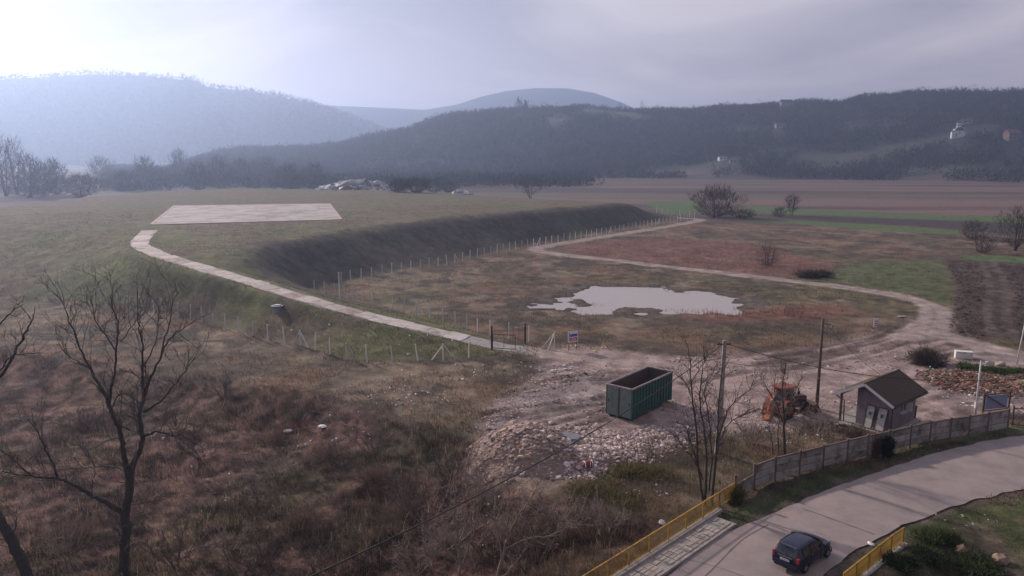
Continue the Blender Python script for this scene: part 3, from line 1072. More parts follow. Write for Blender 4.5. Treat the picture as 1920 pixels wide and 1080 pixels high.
# ------------------------------------------------------------------ standing water
def water_mat(name, col, rough):
    m = bpy.data.materials.new(name)
    m.use_nodes = True
    nt = m.node_tree
    b = nt.nodes["Principled BSDF"]
    b.inputs['Base Color'].default_value = (*col, 1)
    b.inputs['Roughness'].default_value = rough
    b.inputs['IOR'].default_value = 1.33
    b.inputs['Specular IOR Level'].default_value = 0.4
    t = nd(nt, "ShaderNodeTexCoord")
    n = nd(nt, "ShaderNodeTexNoise", Scale=1.5, Detail=3.0)
    nt.links.new(t.outputs['Object'], n.inputs['Vector'])
    bp = nd(nt, "ShaderNodeBump", Strength=0.25, Distance=0.01)
    nt.links.new(n.outputs['Fac'], bp.inputs['Height'])
    nt.links.new(bp.outputs[0], b.inputs['Normal'])
    return m
M_WATER = water_mat("muddy_water", (0.29, 0.232, 0.20), 0.10)
def water_sheet(name, poly, z, grow_):
    c = np.mean(poly, axis=0)
    P = [tuple(np.array(p) + (np.array(p) - c) / np.linalg.norm(np.array(p) - c) * grow_) for p in poly]
    hull = P
    n = len(hull)
    me = bpy.data.meshes.new(name)
    bm = bmesh.new()
    vs = [bm.verts.new((p[0], p[1], z)) for p in hull]
    bm.faces.new(vs)
    bmesh.ops.triangulate(bm, faces=bm.faces)
    for f in bm.faces:
        if f.normal.z < 0: f.normal_flip()
    bm.to_mesh(me); bm.free()
    me.materials.append(M_WATER)
    o = bpy.data.objects.new(name, me)
    COL.objects.link(o)
    return tag(o, kind="structure")
bx = np.array(pond_poly)
x0, y0 = bx.min(0) - 3; x1, y1 = bx.max(0) + 3
water_sheet("pond_water", [(x0, y0), (x1, y0), (x1, y1), (x0, y1)], -0.20, 0.0)
bx = np.array(pond2_poly)
x0, y0 = bx.min(0) - 1; x1, y1 = bx.max(0) - 0.2
water_sheet("pond_water", [(x0, y0), (x1, y0), (x1, y1), (x0, y1)], -0.22, 0.0)

# ------------------------------------------------------------------ wire fences on concrete posts
def wire_fence(name, label, line, step=2.7, h=1.95, braces=(), lean=0.02, seed=0, skip=()):
    W = walk(line, step)
    Z = HT(W[:, 0], W[:, 1])
    root = empty(name, (W[0][0], W[0][1], float(Z[0])), label=label, cat="fence")
    o3 = Vector(root.location)
    rr_ = random.Random(seed)
    me = None
    tops = []
    for i in range(len(W)):
        p = Vector((W[i][0], W[i][1], float(Z[i]))) - o3
        tl = (rr_.gauss(0, lean), rr_.gauss(0, lean))
        hh = h * rr_.uniform(0.94, 1.05)
        tops.append((p, tl, hh))
        if i in skip:
            continue
        if me is None:
            o = MB().box((0, 0, 0.4), (0.135, 0.135, 1.2), taper=0.85).build("post", M_POST, root)
            me = o.data
            for v in me.vertices: v.co.z = (v.co.z + 0.2) / 1.2
        else:
            o = bpy.data.objects.new("post", me)
            COL.objects.link(o)
            o.parent = root
        o.location = p + Vector((0, 0, -0.12))
        o.scale = (1, 1, hh + 0.12)
        o.rotation_euler = (tl[0], tl[1], rr_.uniform(0, 1))
    for fz in (0.35, 0.65, 0.95):
        m = MB()
        for i in range(len(tops) - 1):
            a, ta, ha = tops[i]; b, tb, hb_ = tops[i + 1]
            m.bar(a + Vector((ta[1] * ha * fz, -ta[0] * ha * fz, ha * fz)), b + Vector((tb[1] * hb_ * fz, -tb[0] * hb_ * fz, hb_ * fz)), 0.012)
        m.build("wire", M_WIRE, root)
    for bi, sgn in braces:
        if bi >= len(tops): continue
        p = tops[bi][0]
        j = min(bi + 1, len(tops) - 1); k = max(bi - 1, 0)
        d = (tops[j][0] - tops[k][0]).normalized() * sgn * 1.35
        MB().bar(p + Vector((0, 0, tops[bi][2] - 0.15)), p + d + Vector((0, 0, -0.05)), 0.11).build("brace", M_POST, root)
    return root

e_line = smooth_line(G2([(640, 535), (652, 532), (760, 510), (870, 489), (1000, 462), (1120, 442), (1220, 424), (1298, 411)]), 4)
wire_fence("wire_fence", "long row of concrete posts with wire at the foot of the dark slope", e_line, 2.75, 2.0, braces=((25, -1), (26, 1), (38, -1), (50, -1), (12, 1)), seed=1)
r_line = smooth_line(G2([(590, 551), (637, 560), (673, 570), (755, 590), (847, 610), (923, 634), (985, 640), (1012, 647)]), 4)
wire_fence("wire_fence", "post and wire fence beside the pond side of the concrete path", r_line, 2.6, 1.9, seed=2)
l_line = smooth_line(G2([(-60, 553), (0, 555), (80, 563), (150, 571), (240, 585), (320, 600), (380, 613), (453, 632), (560, 652), (652, 676), (720, 682), (800, 677), (886, 673)]), 4)
wire_fence("wire_fence", "uneven post and wire fence between the brown brush and the grassy mound", l_line, 2.75, 1.9, braces=((26, 1), (26, -1), (33, 1), (33, -1)), lean=0.05, seed=3)
n_line = G2([(1302, 410), (1290, 406), (1260, 403), (1225, 399)])
wire_fence("wire_fence", "short line of white posts at the far bend of the track", n_line, 3.4, 2.3, seed=4)
tp = on(637, 566)
tp_o = empty("tall_post", (tp[0], tp[1], hz(tp[0], tp[1])), label="single tall pale post at the inner fence corner", cat="post")
MB().box((0, 0, 1.75), (0.15, 0.15, 3.9), taper=0.85).build("shaft", M_POST, tp_o)
MB().box((0, 0, 3.73), (0.17, 0.17, 0.05)).build("cap", M_POST, tp_o)

# gate across the foot of the path
def frame_leaf(root, name, a, b, z0, z1, w, material, bars=1, diag=False):
    m = MB()
    a, b = Vector(a), Vector(b)
    up0, up1 = Vector((0, 0, z0)), Vector((0, 0, z1))
    m.bar(a + up0, b + up0, w); m.bar(a + up1, b + up1, w)
    m.bar(a + up0, a + up1, w); m.bar(b + up0, b + up1, w)
    for k in range(1, bars + 1):
        p = a.lerp(b, k / (bars + 1))
        m.bar(p + up0, p + up1, w * 0.8)
    if diag:
        m.bar(a + up1, b + up0, w * 0.8)
    return m.build(name, material, root)
gp1, gp2 = Vector(on(922, 656)), Vector(on(985, 645))
for g in (gp1, gp2): g.z = hz(g.x, g.y)
gate = empty("path_gate", gp1, label="open dark metal gate at the foot of the concrete path", cat="gate")
MB().box((0, 0, 1.3), (0.2, 0.2, 2.9)).build("gate_post", M_RUST, gate)
MB().box(gp2 - gp1 + Vector((0, 0, 1.15)), (0.16, 0.16, 2.6)).build("gate_post", M_DARK, gate)
le = Vector(on(966, 663)) - gp1
le.z = 0
frame_leaf(gate, "gate_leaf", (0.12, -0.12, 0), le, 0.25, 1.85, 0.07, M_RUST, 1)
r2 = gp2 - gp1
re_ = Vector(on(952, 631)) - gp1
frame_leaf(gate, "gate_leaf", (r2.x - 0.1, r2.y, 0), (re_.x, re_.y, 0.0), 0.25 + r2.z, 1.9 + r2.z, 0.06, M_RUST, 2)

# braced end post by the gate
bp0 = Vector(on(1034, 655)); bp0.z = hz(bp0.x, bp0.y)
bpo = empty("braced_post", bp0, label="pale braced end post leaning beside the path gate", cat="post")
MB().bar((0.35, 0, -0.1), (0.35, 0.1, 1.95), 0.12).build("shaft", M_POST, bpo)
MB().bar((-0.45, -0.5, -0.1), (0.3, 0.0, 1.75), 0.11).build("brace", M_POST, bpo)
MB().bar((-1.2, 0.2, -0.1), (0.3, 0.05, 1.8), 0.09).build("brace", M_POST, bpo)

# ------------------------------------------------------------------ signs
def flat_mat(name, col, rough=0.5):
    return mat(name, col, rough, var=0.12, scale=6)
M_SWHITE = flat_mat("sign_white", (0.62, 0.60, 0.64))
M_SRED = flat_mat("sign_red", (0.45, 0.045, 0.06))
M_SBLUE = flat_mat("sign_blue", (0.07, 0.08, 0.30))
sp_ = Vector(on(1074, 657)); sp_.z = hz(sp_.x, sp_.y)
sg = empty("sign_board", sp_, R(28), label="tilted white sign board with red and blue print beside the path gate", cat="sign")
MB().box((-0.5, 0.05, 0.75), (0.06, 0.06, 1.7)).build("sign_leg", M_DARK, sg)
MB().box((0.5, 0.05, 0.75), (0.06, 0.06, 1.7)).build("sign_leg", M_DARK, sg)
brd = MB().box((0, 0, 1.55), (1.3, 0.04, 1.25)).build("board", M_SWHITE, sg)
MB().box((0.08, -0.024, 1.25), (0.95, 0.012, 0.42)).build("red_panel", M_SRED, brd)
MB().box((0.08, -0.024, 1.72), (0.95, 0.012, 0.30)).build("blue_panel", M_SBLUE, brd)
for k in range(3):
    MB().box((0.08, -0.034, 1.14 + 0.11 * k), (0.7 - 0.1 * k, 0.008, 0.04)).build("text_line", M_SWHITE, brd)
MB().box((-0.52, -0.024, 1.6), (0.10, 0.012, 0.9)).build("blue_stripe", M_SBLUE, brd)
s2 = Vector(G(1641, 617)); s2.z = hz(s2.x, s2.y)
sg2 = empty("warning_sign", s2, R(10), label="small faded red and white sign standing in the rough grass", cat="sign")
MB().box((-0.28, 0.04, 0.5), (0.05, 0.05, 1.1)).build("sign_leg", M_DARK, sg2)
b2 = MB().box((0, 0, 0.85), (0.66, 0.03, 1.15)).build("board", M_SWHITE, sg2)
for zz in (0.5, 0.78, 1.06):
    MB().box((0.08, -0.02, zz), (0.42, 0.012, 0.13)).build("red_stripe", M_SRED, b2)

# ------------------------------------------------------------------ concrete panel fence along the road
FENCE_PX = [(1888, 803), (1850, 810), (1815, 816), (1780, 821), (1742, 828), (1705, 836), (1665, 846), (1625, 855), (1587, 864), (1542, 876), (1498, 887), (1452, 899), (1413, 914), (1377, 937)]
M_PANEL = mat("fence_panel_concrete", (0.29, 0.255, 0.235), 0.92, var=0.35, scale=1.4, bump=0.015, bscale=10, dirt=(0.075, 0.060, 0.050), dirt_amt=0.85)
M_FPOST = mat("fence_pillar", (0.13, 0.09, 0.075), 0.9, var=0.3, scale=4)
PANEL_MATS = [M_PANEL, M_PANEL, mat('pale_panel_concrete', (0.37, 0.325, 0.295), 0.92, var=0.35, scale=1.8, bump=0.015, bscale=10, dirt=(0.09, 0.07, 0.058), dirt_amt=0.8), mat('mossy_panel_concrete', (0.20, 0.175, 0.155), 0.92, var=0.4, scale=1.6, bump=0.015, bscale=10, dirt=(0.06, 0.052, 0.038), dirt_amt=0.9)]
fw = [Vector(G(*p)) for p in FENCE_PX]
cf = empty("panel_fence", fw[0], label="weathered grey concrete panel fence curving along the road", cat="fence")
rp = random.Random(9)
for i, p in enumerate(fw):
    q = p - fw[0]
    MB().box((q.x, q.y, 0.75), (0.15, 0.15, 1.9)).build("pillar", M_FPOST, cf, bevel=0.012)
    if i + 1 < len(fw):
        e = fw[i + 1] - fw[0]
        d = (e - q).normalized()
        a, b = q + d * 0.09, e - d * 0.09
        rows = 3
        for r_ in range(rows):
            if i == len(fw) - 2 and r_ == 2: continue
            z = 0.28 + r_ * 0.5
            tl = rp.uniform(-0.02, 0.02)
            MB().bar(a + Vector((0, 0, z + tl)), b + Vector((0, 0, z - tl)), 0.09, 0.455).build("panel", rp.choice(PANEL_MATS), cf, bevel=0.012)
        MB().bar(a + Vector((0, 0, 0.77 if i < len(fw) - 2 else 0.52)), b + Vector((0, 0, 0.77 if i < len(fw) - 2 else 0.52)), 0.03, 1.46 if i < len(fw) - 2 else 0.96).build("gap_shade_backing", M_FPOST, cf)  # dark plate added behind the panels so the row gaps read as shade
        if i < len(fw) - 2:
            MB().bar(a + Vector((0, 0, 1.56)), b + Vector((0, 0, 1.56)), 0.13, 0.09).build("coping", M_FPOST, cf)

# swing gate at the right end of the panel fence
sgt = empty("yard_gate", G(1893, 801), label="rusty tube framed yard gate beside the end of the panel fence", cat="gate")
g0 = Vector(G(1893, 801))
for px_, py_ in ((1842, 775), (1891, 768), (1897, 800)):
    q = Vector(G(px_, py_)) - g0
    MB().box((q.x, q.y, 0.85), (0.09, 0.09, 1.9)).build("gate_post", M_RUST, sgt)
la, lb = Vector(G(1844, 775)) - g0, Vector(G(1890, 770)) - g0
frame_leaf(sgt, "gate_leaf", la, lb, 0.2, 1.65, 0.07, M_RUST, 0, True)
M_BLUEP = mat("blue_sheet", (0.20, 0.22, 0.33), 0.6, var=0.15)
MB().bar(la.lerp(lb, 0.06) + Vector((0, 0.08, 0.9)), la.lerp(lb, 0.94) + Vector((0, 0.08, 0.9)), 0.02, 1.2).build("sheet", M_BLUEP, sgt)
lc = Vector(G(1960, 806)) - g0
frame_leaf(sgt, "gate_leaf", Vector(G(1898, 800)) - g0, lc, 0.2, 1.6, 0.06, M_RUST, 1, True)

# ------------------------------------------------------------------ poles, lamps, cables
M_WOOD = mat("weathered_wood", (0.115, 0.075, 0.058), 0.9, var=0.3, scale=5, bump=0.01, bscale=15)
M_CPOLE = mat("pole_concrete", (0.27, 0.235, 0.225), 0.9, var=0.2, scale=3)
M_LAMP = mat("lamp_paint", (0.50, 0.48, 0.49), 0.5, var=0.1)
M_INS = mat("insulator", (0.25, 0.12, 0.08), 0.3, var=0.1)
def pole(name, label, base, top_px, h, r0, r1, material, square=False):
    b = Vector(base)
    root = empty(name, b, label=label, cat="pole")
    # lean so that the head lands over the photographed spot
    m = MB()
    if square:
        m.box((0, 0, h / 2 - 0.3), (r0 * 2, r0 * 1.7, h + 0.6), taper=r1 / r0)
        m.build("shaft", material, root, bevel=0.02)
    else:
        m.tube([(0, 0, -0.4), (0, 0, h * 0.5), (0, 0, h)], [r0, (r0 + r1) / 2, r1], 10)
        m.build("shaft", material, root, smooth=True)
    return root
cpb = Vector(G(1345, 846)); cpb.z = hz(cpb.x, cpb.y)
cpole = pole("utility_pole", "tall square concrete utility pole behind the bare multi-stem tree", cpb, None, 8.8, 0.19, 0.13, M_CPOLE, True)
MB().bar((-0.55, 0, 8.5), (0.45, 0, 8.5), 0.09).build("crossarm", M_DARK, cpole)
for s in (-0.45, 0.0, 0.35):
    MB().tube([(s, 0, 8.54), (s, 0, 8.64), (s, 0, 8.72)], [0.04, 0.055, 0.03], 8).build("insulator", M_INS, cpole)
cpole.rotation_euler = (0.0, R(1.0), 0)
wpb = Vector(G(1531, 766)); wpb.z = hz(wpb.x, wpb.y)
wpole = pole("utility_pole", "slim dark wooden utility pole behind the orange digger", wpb, None, 8.1, 0.15, 0.11, M_WOOD)
MB().bar((0, 0, 7.7), (0.75, -0.1, 7.55), 0.06).build("bracket", M_DARK, wpole)
MB().box((0.8, -0.1, 7.45), (0.16, 0.16, 0.28)).build("insulator", M_CPOLE, wpole, bevel=0.03)
MB().bar((0.0, 0, 7.0), (0.45, -0.05, 6.75), 0.05).build("bracket", M_DARK, wpole)
lpb = Vector(G(1828, 781))
lamp1 = pole("lamp_post", "pale metal post with small floodlight behind the panel fence", lpb, None, 4.9, 0.085, 0.06, M_LAMP)
MB().bar((0, 0, 4.75), (0.35, -0.15, 4.85), 0.05).build("lamp_arm", M_LAMP, lamp1)
MB().box((0.42, -0.18, 4.78), (0.26, 0.20, 0.22)).build("floodlight", M_LAMP, lamp1, bevel=0.03)
MB().box((0.0, 0.0, 1.0), (0.22, 0.22, 0.5)).build("meter_box", M_LAMP, lamp1)
rpb = Vector(G(1906, 683)); rpb.z = hz(rpb.x, rpb.y)
lamp2 = pole("lamp_post", "thin pale leaning pole at the right edge by the dirt track", rpb, None, 5.8, 0.08, 0.06, M_LAMP)
lamp2.rotation_euler = (0, R(5), 0)
MB().bar((-0.25, 0, 5.6), (0.25, 0, 5.6), 0.06).build("crossarm", M_LAMP, lamp2)
MB().bar((0.0, 0, 3.6), (0.4, 0, 3.5), 0.05).build("bracket", M_LAMP, lamp2)

def cable(label, a, b, sag, r=0.022, n=24):
    a, b = Vector(a), Vector(b)
    pts = []
    for i in range(n + 1):
        t = i / n
        p = a.lerp(b, t)
        p.z -= sag * 4 * t * (1 - t)
        pts.append(p - a)
    o = MB().tube(pts, r, 5).build("power_cable", M_CABLE, smooth=True)
    o.location = a
    return tag(o, label, "cable")
ctop = cpb + Vector((0.14, 0, 8.6))
def at_y(px, py, y):
    dx, dy, dz = ray(px, py)
    t = y / dy
    return Vector((dx * t, y, CAM_H + dz * t))
cable("black cable running from the concrete pole down towards the lower left", ctop, at_y(480, 1128, 21.0), 0.9, 0.028)
wtop = wpb + Vector((0.1, 0, 6.0))
cable("black cable from the concrete pole to the right past the wooden pole", ctop, at_y(1960, 706, 52.0), 1.3, 0.024)
cable("thin lower cable from the concrete pole past the digger roof", cpb + Vector((0.1, 0, 7.2)), wpb + Vector((0, 0, 4.4)), 0.5, 0.014)
cable("thin cable from the wooden pole down to the hut roof", wpb + Vector((0.3, 0, 7.6)), (31.3, 62.3, 3.6), 0.3, 0.016)
# ------------------------------------------------------------------ guard hut
M_PLASTER = mat("mauve_plaster", (0.205, 0.165, 0.185), 0.9, var=0.12, scale=1.5, bump=0.004, bscale=30, dirt=(0.13, 0.10, 0.10), dirt_amt=0.5)
M_TILE = mat("mossy_roof_tile", (0.072, 0.048, 0.037), 0.85, var=0.6, scale=4, dirt=(0.055, 0.055, 0.030), dirt_amt=0.6)
M_TRIM = mat("white_trim", (0.50, 0.47, 0.47), 0.6, var=0.12, scale=4)
M_BROWN = mat("brown_frame", (0.075, 0.042, 0.036), 0.6, var=0.2, scale=5)
M_DOOR = mat("chipped_white_board", (0.42, 0.40, 0.38), 0.75, var=0.2, scale=3, dirt=(0.14, 0.10, 0.09), dirt_amt=0.8)
M_GLASS = mat("window_glass", (0.035, 0.04, 0.05), 0.08, var=0.05, spec=0.6)
M_SOFFIT = mat("dark_boards", (0.05, 0.036, 0.032), 0.85, var=0.2)
hut_o = Vector(G(1668, 812))
hut = empty("guard_hut", hut_o, R(40), label="small mauve plastered guard hut with mossy tiled roof behind the fence", cat="hut")
# local x: along the long wall (away to the right), local y: across the gable (away to the left)
HL, HW, HH = 4.5, 2.8, 2.45
RV0, RV1 = -0.45, 4.35                # roof eaves: right, left (porch side)
RM = (RV0 + RV1) / 2
EZ, RZ = 2.42, 3.75
def roof_z(v): return RZ - abs(v - RM) * (RZ - EZ) / ((RV1 - RV0) / 2)
# walls, each a mesh of its own
m = MB(); m.prism([(0, 0), (HW, 0), (HW, roof_z(HW) - 0.12), (RM, roof_z(RM) - 0.14), (0, roof_z(0) - 0.12)], 0, 0.2, axis='x'); w1 = m.build("gable_wall", M_PLASTER, hut)
m = MB(); m.prism([(0, 0), (HW, 0), (HW, roof_z(HW) - 0.12), (RM, roof_z(RM) - 0.14), (0, roof_z(0) - 0.12)], HL - 0.2, HL, axis='x'); m.build("gable_wall", M_PLASTER, hut)
# long right wall with a real window opening
wx0, wx1, wz0, wz1 = 1.7, 2.8, 1.25, 2.05
m = MB()
zt = roof_z(0) - 0.12
m.box(((0.2 + wx0) / 2, 0.1, zt / 2), (wx0 - 0.2, 0.2, zt))
m.box(((wx1 + HL - 0.2) / 2, 0.1, zt / 2), (HL - 0.2 - wx1, 0.2, zt))
m.box(((wx0 + wx1) / 2, 0.1, wz0 / 2), (wx1 - wx0, 0.198, wz0))
m.box(((wx0 + wx1) / 2, 0.1, (wz1 + zt) / 2), (wx1 - wx0, 0.198, zt - wz1))
m.build("long_wall", M_PLASTER, hut)
MB().box((HL / 2, HW - 0.1, HH / 2), (HL - 0.4, 0.2, HH)).build("long_wall", M_PLASTER, hut)
win = MB().box(((wx0 + wx1) / 2, 0.10, (wz0 + wz1) / 2), (wx1 - wx0, 0.02, wz1 - wz0)).build("window", M_GLASS, hut)
fr = MB()
for xx in (wx0 + 0.04, (wx0 + wx1) / 2, wx1 - 0.04): fr.box((xx, 0.05, (wz0 + wz1) / 2), (0.07, 0.07, wz1 - wz0))
for zz in (wz0 + 0.035, wz1 - 0.035): fr.box(((wx0 + wx1) / 2, 0.052, zz), (wx1 - wx0, 0.066, 0.07))
fr.build("window_frame", M_TRIM, win)
MB().box(((wx0 + wx1) / 2, -0.05, wz0 - 0.03), (wx1 - wx0 + 0.14, 0.20, 0.05)).build("window_sill", M_TRIM, win)
# one sash standing open
MB().bar((wx1 - 0.02, -0.02, (wz0 + wz1) / 2), (wx1 + 0.10, -0.42, (wz0 + wz1) / 2), 0.05, 0.74).build("open_sash", M_TRIM, win)
sh = MB().box((wx1 + 0.32, -0.03, (wz0 + wz1) / 2), (0.34, 0.05, 0.85)).build("shutter", M_BROWN, hut)
# roof planes with single courses of tiles
ro0, ro1 = -0.75, HL + 1.0
rfm = MB()
for (v0, v1) in ((RV0, RM), (RM, RV1)):
    za, zb = roof_z(v0), roof_z(v1)
    P = [(ro0, v0, za), (ro1, v0, za), (ro1, v1, zb), (ro0, v1, zb)]
    rfm.add([Vector(p) - Vector((0, 0, 0.03)) for p in P] + [Vector(p) - Vector((0, 0, 0.11)) for p in P], [(0, 1, 2, 3), (7, 6, 5, 4), (0, 4, 5, 1), (1, 5, 6, 2), (2, 6, 7, 3), (3, 7, 4, 0)])
roof = rfm.build("roof", M_SOFFIT, hut)
rp = random.Random(21)
tile_me = []
slope_len = math.hypot((RV1 - RV0) / 2, RZ - EZ)
ang = math.atan2(RZ - EZ, (RV1 - RV0) / 2)
ncourse, ncol = 8, 16
for side in (-1, 1):
    for c in range(ncourse):
        for k in range(ncol):
            s = (c + 0.5) / ncourse
            v = RM + side * (1 - s) * (RV1 - RV0) / 2
            z = roof_z(v) + 0.045 + rp.uniform(-0.006, 0.008)
            xk = ro0 + (ro1 - ro0) * (k + 0.5) / ncol
            if not tile_me:
                for q in range(3):
                    t = MB()
                    wq, lq = (ro1 - ro0) / ncol - 0.012, slope_len / ncourse + 0.05
                    n = 4
                    top, bot = [], []
                    for i in range(n + 1):
                        xx = -wq / 2 + wq * i / n
                        hump = 0.045 * math.sin(math.pi * i / n)
                        top.append((xx, hump + 0.012)); bot.append((xx, hump - 0.012))
                    t.prism(top + bot[::-1], -lq / 2, lq / 2, axis='y')
                    o = t.build("roof_tile", M_TILE, roof)
                    tile_me.append(o.data)
                    bpy.data.objects.remove(o)
            o = bpy.data.objects.new("roof_tile", tile_me[rp.randrange(3)])
            COL.objects.link(o)
            o.parent = roof
            o.location = (xk, v, z)
            o.rotation_euler = (-side * ang + rp.uniform(-0.015, 0.015) + side * -0.02, 0, rp.uniform(-0.01, 0.01))
MB().tube([(ro0, RM, RZ + 0.05), (ro1, RM, RZ + 0.05)], 0.085, 8).build("ridge_cap", M_TILE, roof)
for v0, v1 in ((RV0, RM), (RM, RV1)):
    MB().bar((ro0 - 0.03, v0, roof_z(v0) - 0.04), (ro0 - 0.03, v1, roof_z(v1) - 0.04), 0.05, 0.20).build("barge_board", M_TRIM, roof)
    MB().bar((ro1 + 0.03, v0, roof_z(v0) - 0.04), (ro1 + 0.03, v1, roof_z(v1) - 0.04), 0.05, 0.20).build("barge_board", M_BROWN, roof)
for v in (RV0 - 0.06, RV1 + 0.06):
    MB().bar((ro0, v, EZ - 0.06), (ro1, v, EZ - 0.06), 0.11, 0.09).build("gutter", M_BROWN, roof)
MB().tube([(-0.6, RV1 + 0.04, EZ - 0.1), (-0.45, RV1 - 0.25, EZ - 0.35), (-0.3, RV1 - 0.62, EZ - 0.55), (-0.28, RV1 - 0.68, 0.05)], 0.05, 8).build("downpipe", M_BROWN, hut)
MB().tube([(-0.12, RV0 + 0.1, EZ - 0.1), (-0.10, -0.12, EZ - 0.3), (-0.10, -0.12, 0.05)], 0.05, 8).build("downpipe", M_BROWN, hut)
for xx in (-0.45, HL - 0.1):
    MB().box((xx, RV1 - 0.45, (EZ - 0.05) / 2), (0.15, 0.15, EZ + 0.05)).build("porch_post", M_WOOD, hut)
MB().bar((-0.5, RV1 - 0.45, EZ + 0.05), (HL, RV1 - 0.45, EZ + 0.05), 0.12, 0.14).build("porch_beam", M_WOOD, hut)
MB().box((HL / 2 - 0.3, HW / 2 + 0.7, 0.02), (HL + 1.4, HW + 2.2, 0.16)).build("floor_slab", M_CONC, hut)

# two old doors leaning against the gable
for i, (yy, wd, lean_) in enumerate(((1.55, 0.72, 0.30), (0.62, 0.80, 0.34))):
    dl = empty("old_door", hut_o, 0, label=("chipped white door in a brown frame leaning on the hut, left of two" if i == 0 else "pale door with brown edge leaning on the hut near its corner, right of two"), cat="door", group="doors leaning on the hut")
    dl.location = Matrix.Rotation(R(40), 4, 'Z') @ Vector((-0.62, yy, 0.1)) + hut_o
    dl.rotation_euler = (0, lean_, R(40))
    MB().box((0, 0, 0.97), (0.04, wd - 0.16, 1.78)).build("panel", M_DOOR, dl)
    m = MB()
    m.box((0, wd / 2 - 0.04, 0.97), (0.07, 0.08, 1.95)); m.box((0, -wd / 2 + 0.04, 0.97), (0.07, 0.08, 1.95))
    m.box((0, 0, 1.90), (0.066, wd - 0.16, 0.08)); m.box((0, 0, 0.04), (0.066, wd - 0.16, 0.08))
    m.build("frame", M_BROWN, dl)
    MB().box((-0.04, wd / 2 - 0.14, 0.95), (0.05, 0.03, 0.12)).build("handle", M_DARK, dl)
    MB().box((-0.026, 0.0, 1.25), (0.012, 0.22, 0.3)).build("pane", M_GLASS, dl)
def hp(u, v, z=0.0):
    return Matrix.Rotation(R(40), 4, 'Z') @ Vector((u, v, z)) + hut_o
# clutter round the porch
M_BOARD = mat("bare_board", (0.32, 0.21, 0.16), 0.85, var=0.25, scale=4)
for k, (u, v, rz, ln, lab) in enumerate(((-0.75, 3.3, 0.4, 1.1, "short tan board lying by the hut porch post"), (-1.2, 3.9, 1.3, 1.4, "longer tan board lying left of the hut porch"), (-0.8, 4.3, 2.2, 0.9, "stubby tan board lying farthest left of the hut porch"))):
    p = hp(u, v); zz = hz(p.x, p.y)
    o = MB().box((0, 0, 0.1), (ln, 0.35, 0.05), M=Matrix.Rotation(rz, 3, 'Z') @ Matrix.Rotation(0.12, 3, 'Y')).build("loose_board", M_BOARD)
    o.location = (p.x, p.y, zz + 0.03)
    tag(o, lab, "board", "boards by the hut")
p = hp(HL + 0.35, 0.3)
ob = empty("waste_bin", (p.x, p.y, 0), R(30), label="small dark bin standing at the far corner of the hut", cat="bin")
MB().box((0, 0, 0.55), (0.45, 0.4, 1.1), taper=1.1).build("body", M_BROWN, ob)
MB().box((0, 0, 1.13), (0.55, 0.5, 0.07)).build("lid", M_DARK, ob)

# ------------------------------------------------------------------ roll-off container
M_GREEN = mat("green_container_paint", (0.034, 0.098, 0.083), 0.55, var=0.25, scale=1.5, dirt=(0.075, 0.060, 0.050), dirt_amt=0.55)
M_GREEN2 = mat("pale_green_paint", (0.150, 0.190, 0.168), 0.7, var=0.22, scale=2, dirt=(0.16, 0.11, 0.09), dirt_amt=0.5)  # paler green for the end doors and their ribs
M_RIM = mat("scuffed_rim", (0.38, 0.31, 0.30), 0.6, metal=0.2, var=0.25, scale=4, dirt=(0.12, 0.07, 0.06), dirt_amt=0.7)
M_INNER = mat("rusty_inside", (0.085, 0.052, 0.050), 0.9, var=0.3, scale=2)
CL, CW, CHT = 6.9, 2.4, 2.55
c0 = Vector(G(1183, 791))
cu = Vector((0.64, 0.768, 0)); crz = math.atan2(cu.y, cu.x)
cont = empty("waste_container", c0, crz, label="large open green roll-off container standing on the bare yard", cat="container")
# local x along the length, local y to the left of the long right side
BZ = 0.22
def csheet(name, m, material, bevel=0.0): return m.build(name, material, cont, bevel=bevel)
sl = csheet("long_side", MB().box((CL / 2, 0.03, BZ + CHT / 2), (CL - 0.12, 0.06, CHT)), M_GREEN)
sl2 = csheet("long_side", MB().box((CL / 2, CW - 0.03, BZ + CHT / 2), (CL - 0.12, 0.06, CHT)), M_GREEN)
csheet("inner_lining", MB().box((CL / 2, 0.067, BZ + CHT / 2), (CL - 0.2, 0.012, CHT - 0.08)).box((CL / 2, CW - 0.067, BZ + CHT / 2), (CL - 0.2, 0.012, CHT - 0.08)).box((CL - 0.075, CW / 2, BZ + CHT / 2), (0.012, CW - 0.16, CHT - 0.08)).box((0.085, CW / 2, BZ + CHT / 2), (0.012, CW - 0.16, CHT - 0.08)), M_INNER)
csheet("floor_plate", MB().box((CL / 2, CW / 2, BZ + 0.05), (CL - 0.14, CW - 0.14, 0.09)), M_INNER)
csheet("front_wall", MB().box((CL - 0.035, CW / 2, BZ + CHT / 2), (0.06, CW, CHT)), M_GREEN)
for yy in (0.09, CW / 2, CW - 0.09):
    pass
d1 = csheet("end_door", MB().box((0.035, CW * 0.25 + 0.005, BZ + CHT / 2), (0.07, CW / 2 - 0.03, CHT - 0.04)), M_GREEN2)
d2 = csheet("end_door", MB().box((0.035, CW * 0.75 - 0.005, BZ + CHT / 2), (0.07, CW / 2 - 0.03, CHT - 0.04)), M_GREEN2)
for d, yc in ((d1, CW * 0.25), (d2, CW * 0.75)):
    for zz in (0.75, 1.6):
        MB().box((-0.025, yc, BZ + zz), (0.05, CW / 2 - 0.16, 0.09)).build("door_rib", M_GREEN2, d)
    MB().box((-0.02, yc + (0.42 if d is d2 else -0.42), BZ + 1.25), (0.06, 0.10, 0.16)).build("hinge", M_DARK, d)
MB().tube([(-0.05, CW / 2, BZ + 0.05), (-0.05, CW / 2, BZ + CHT - 0.05)], 0.035, 8).build("lock_bar", M_DARK, cont)
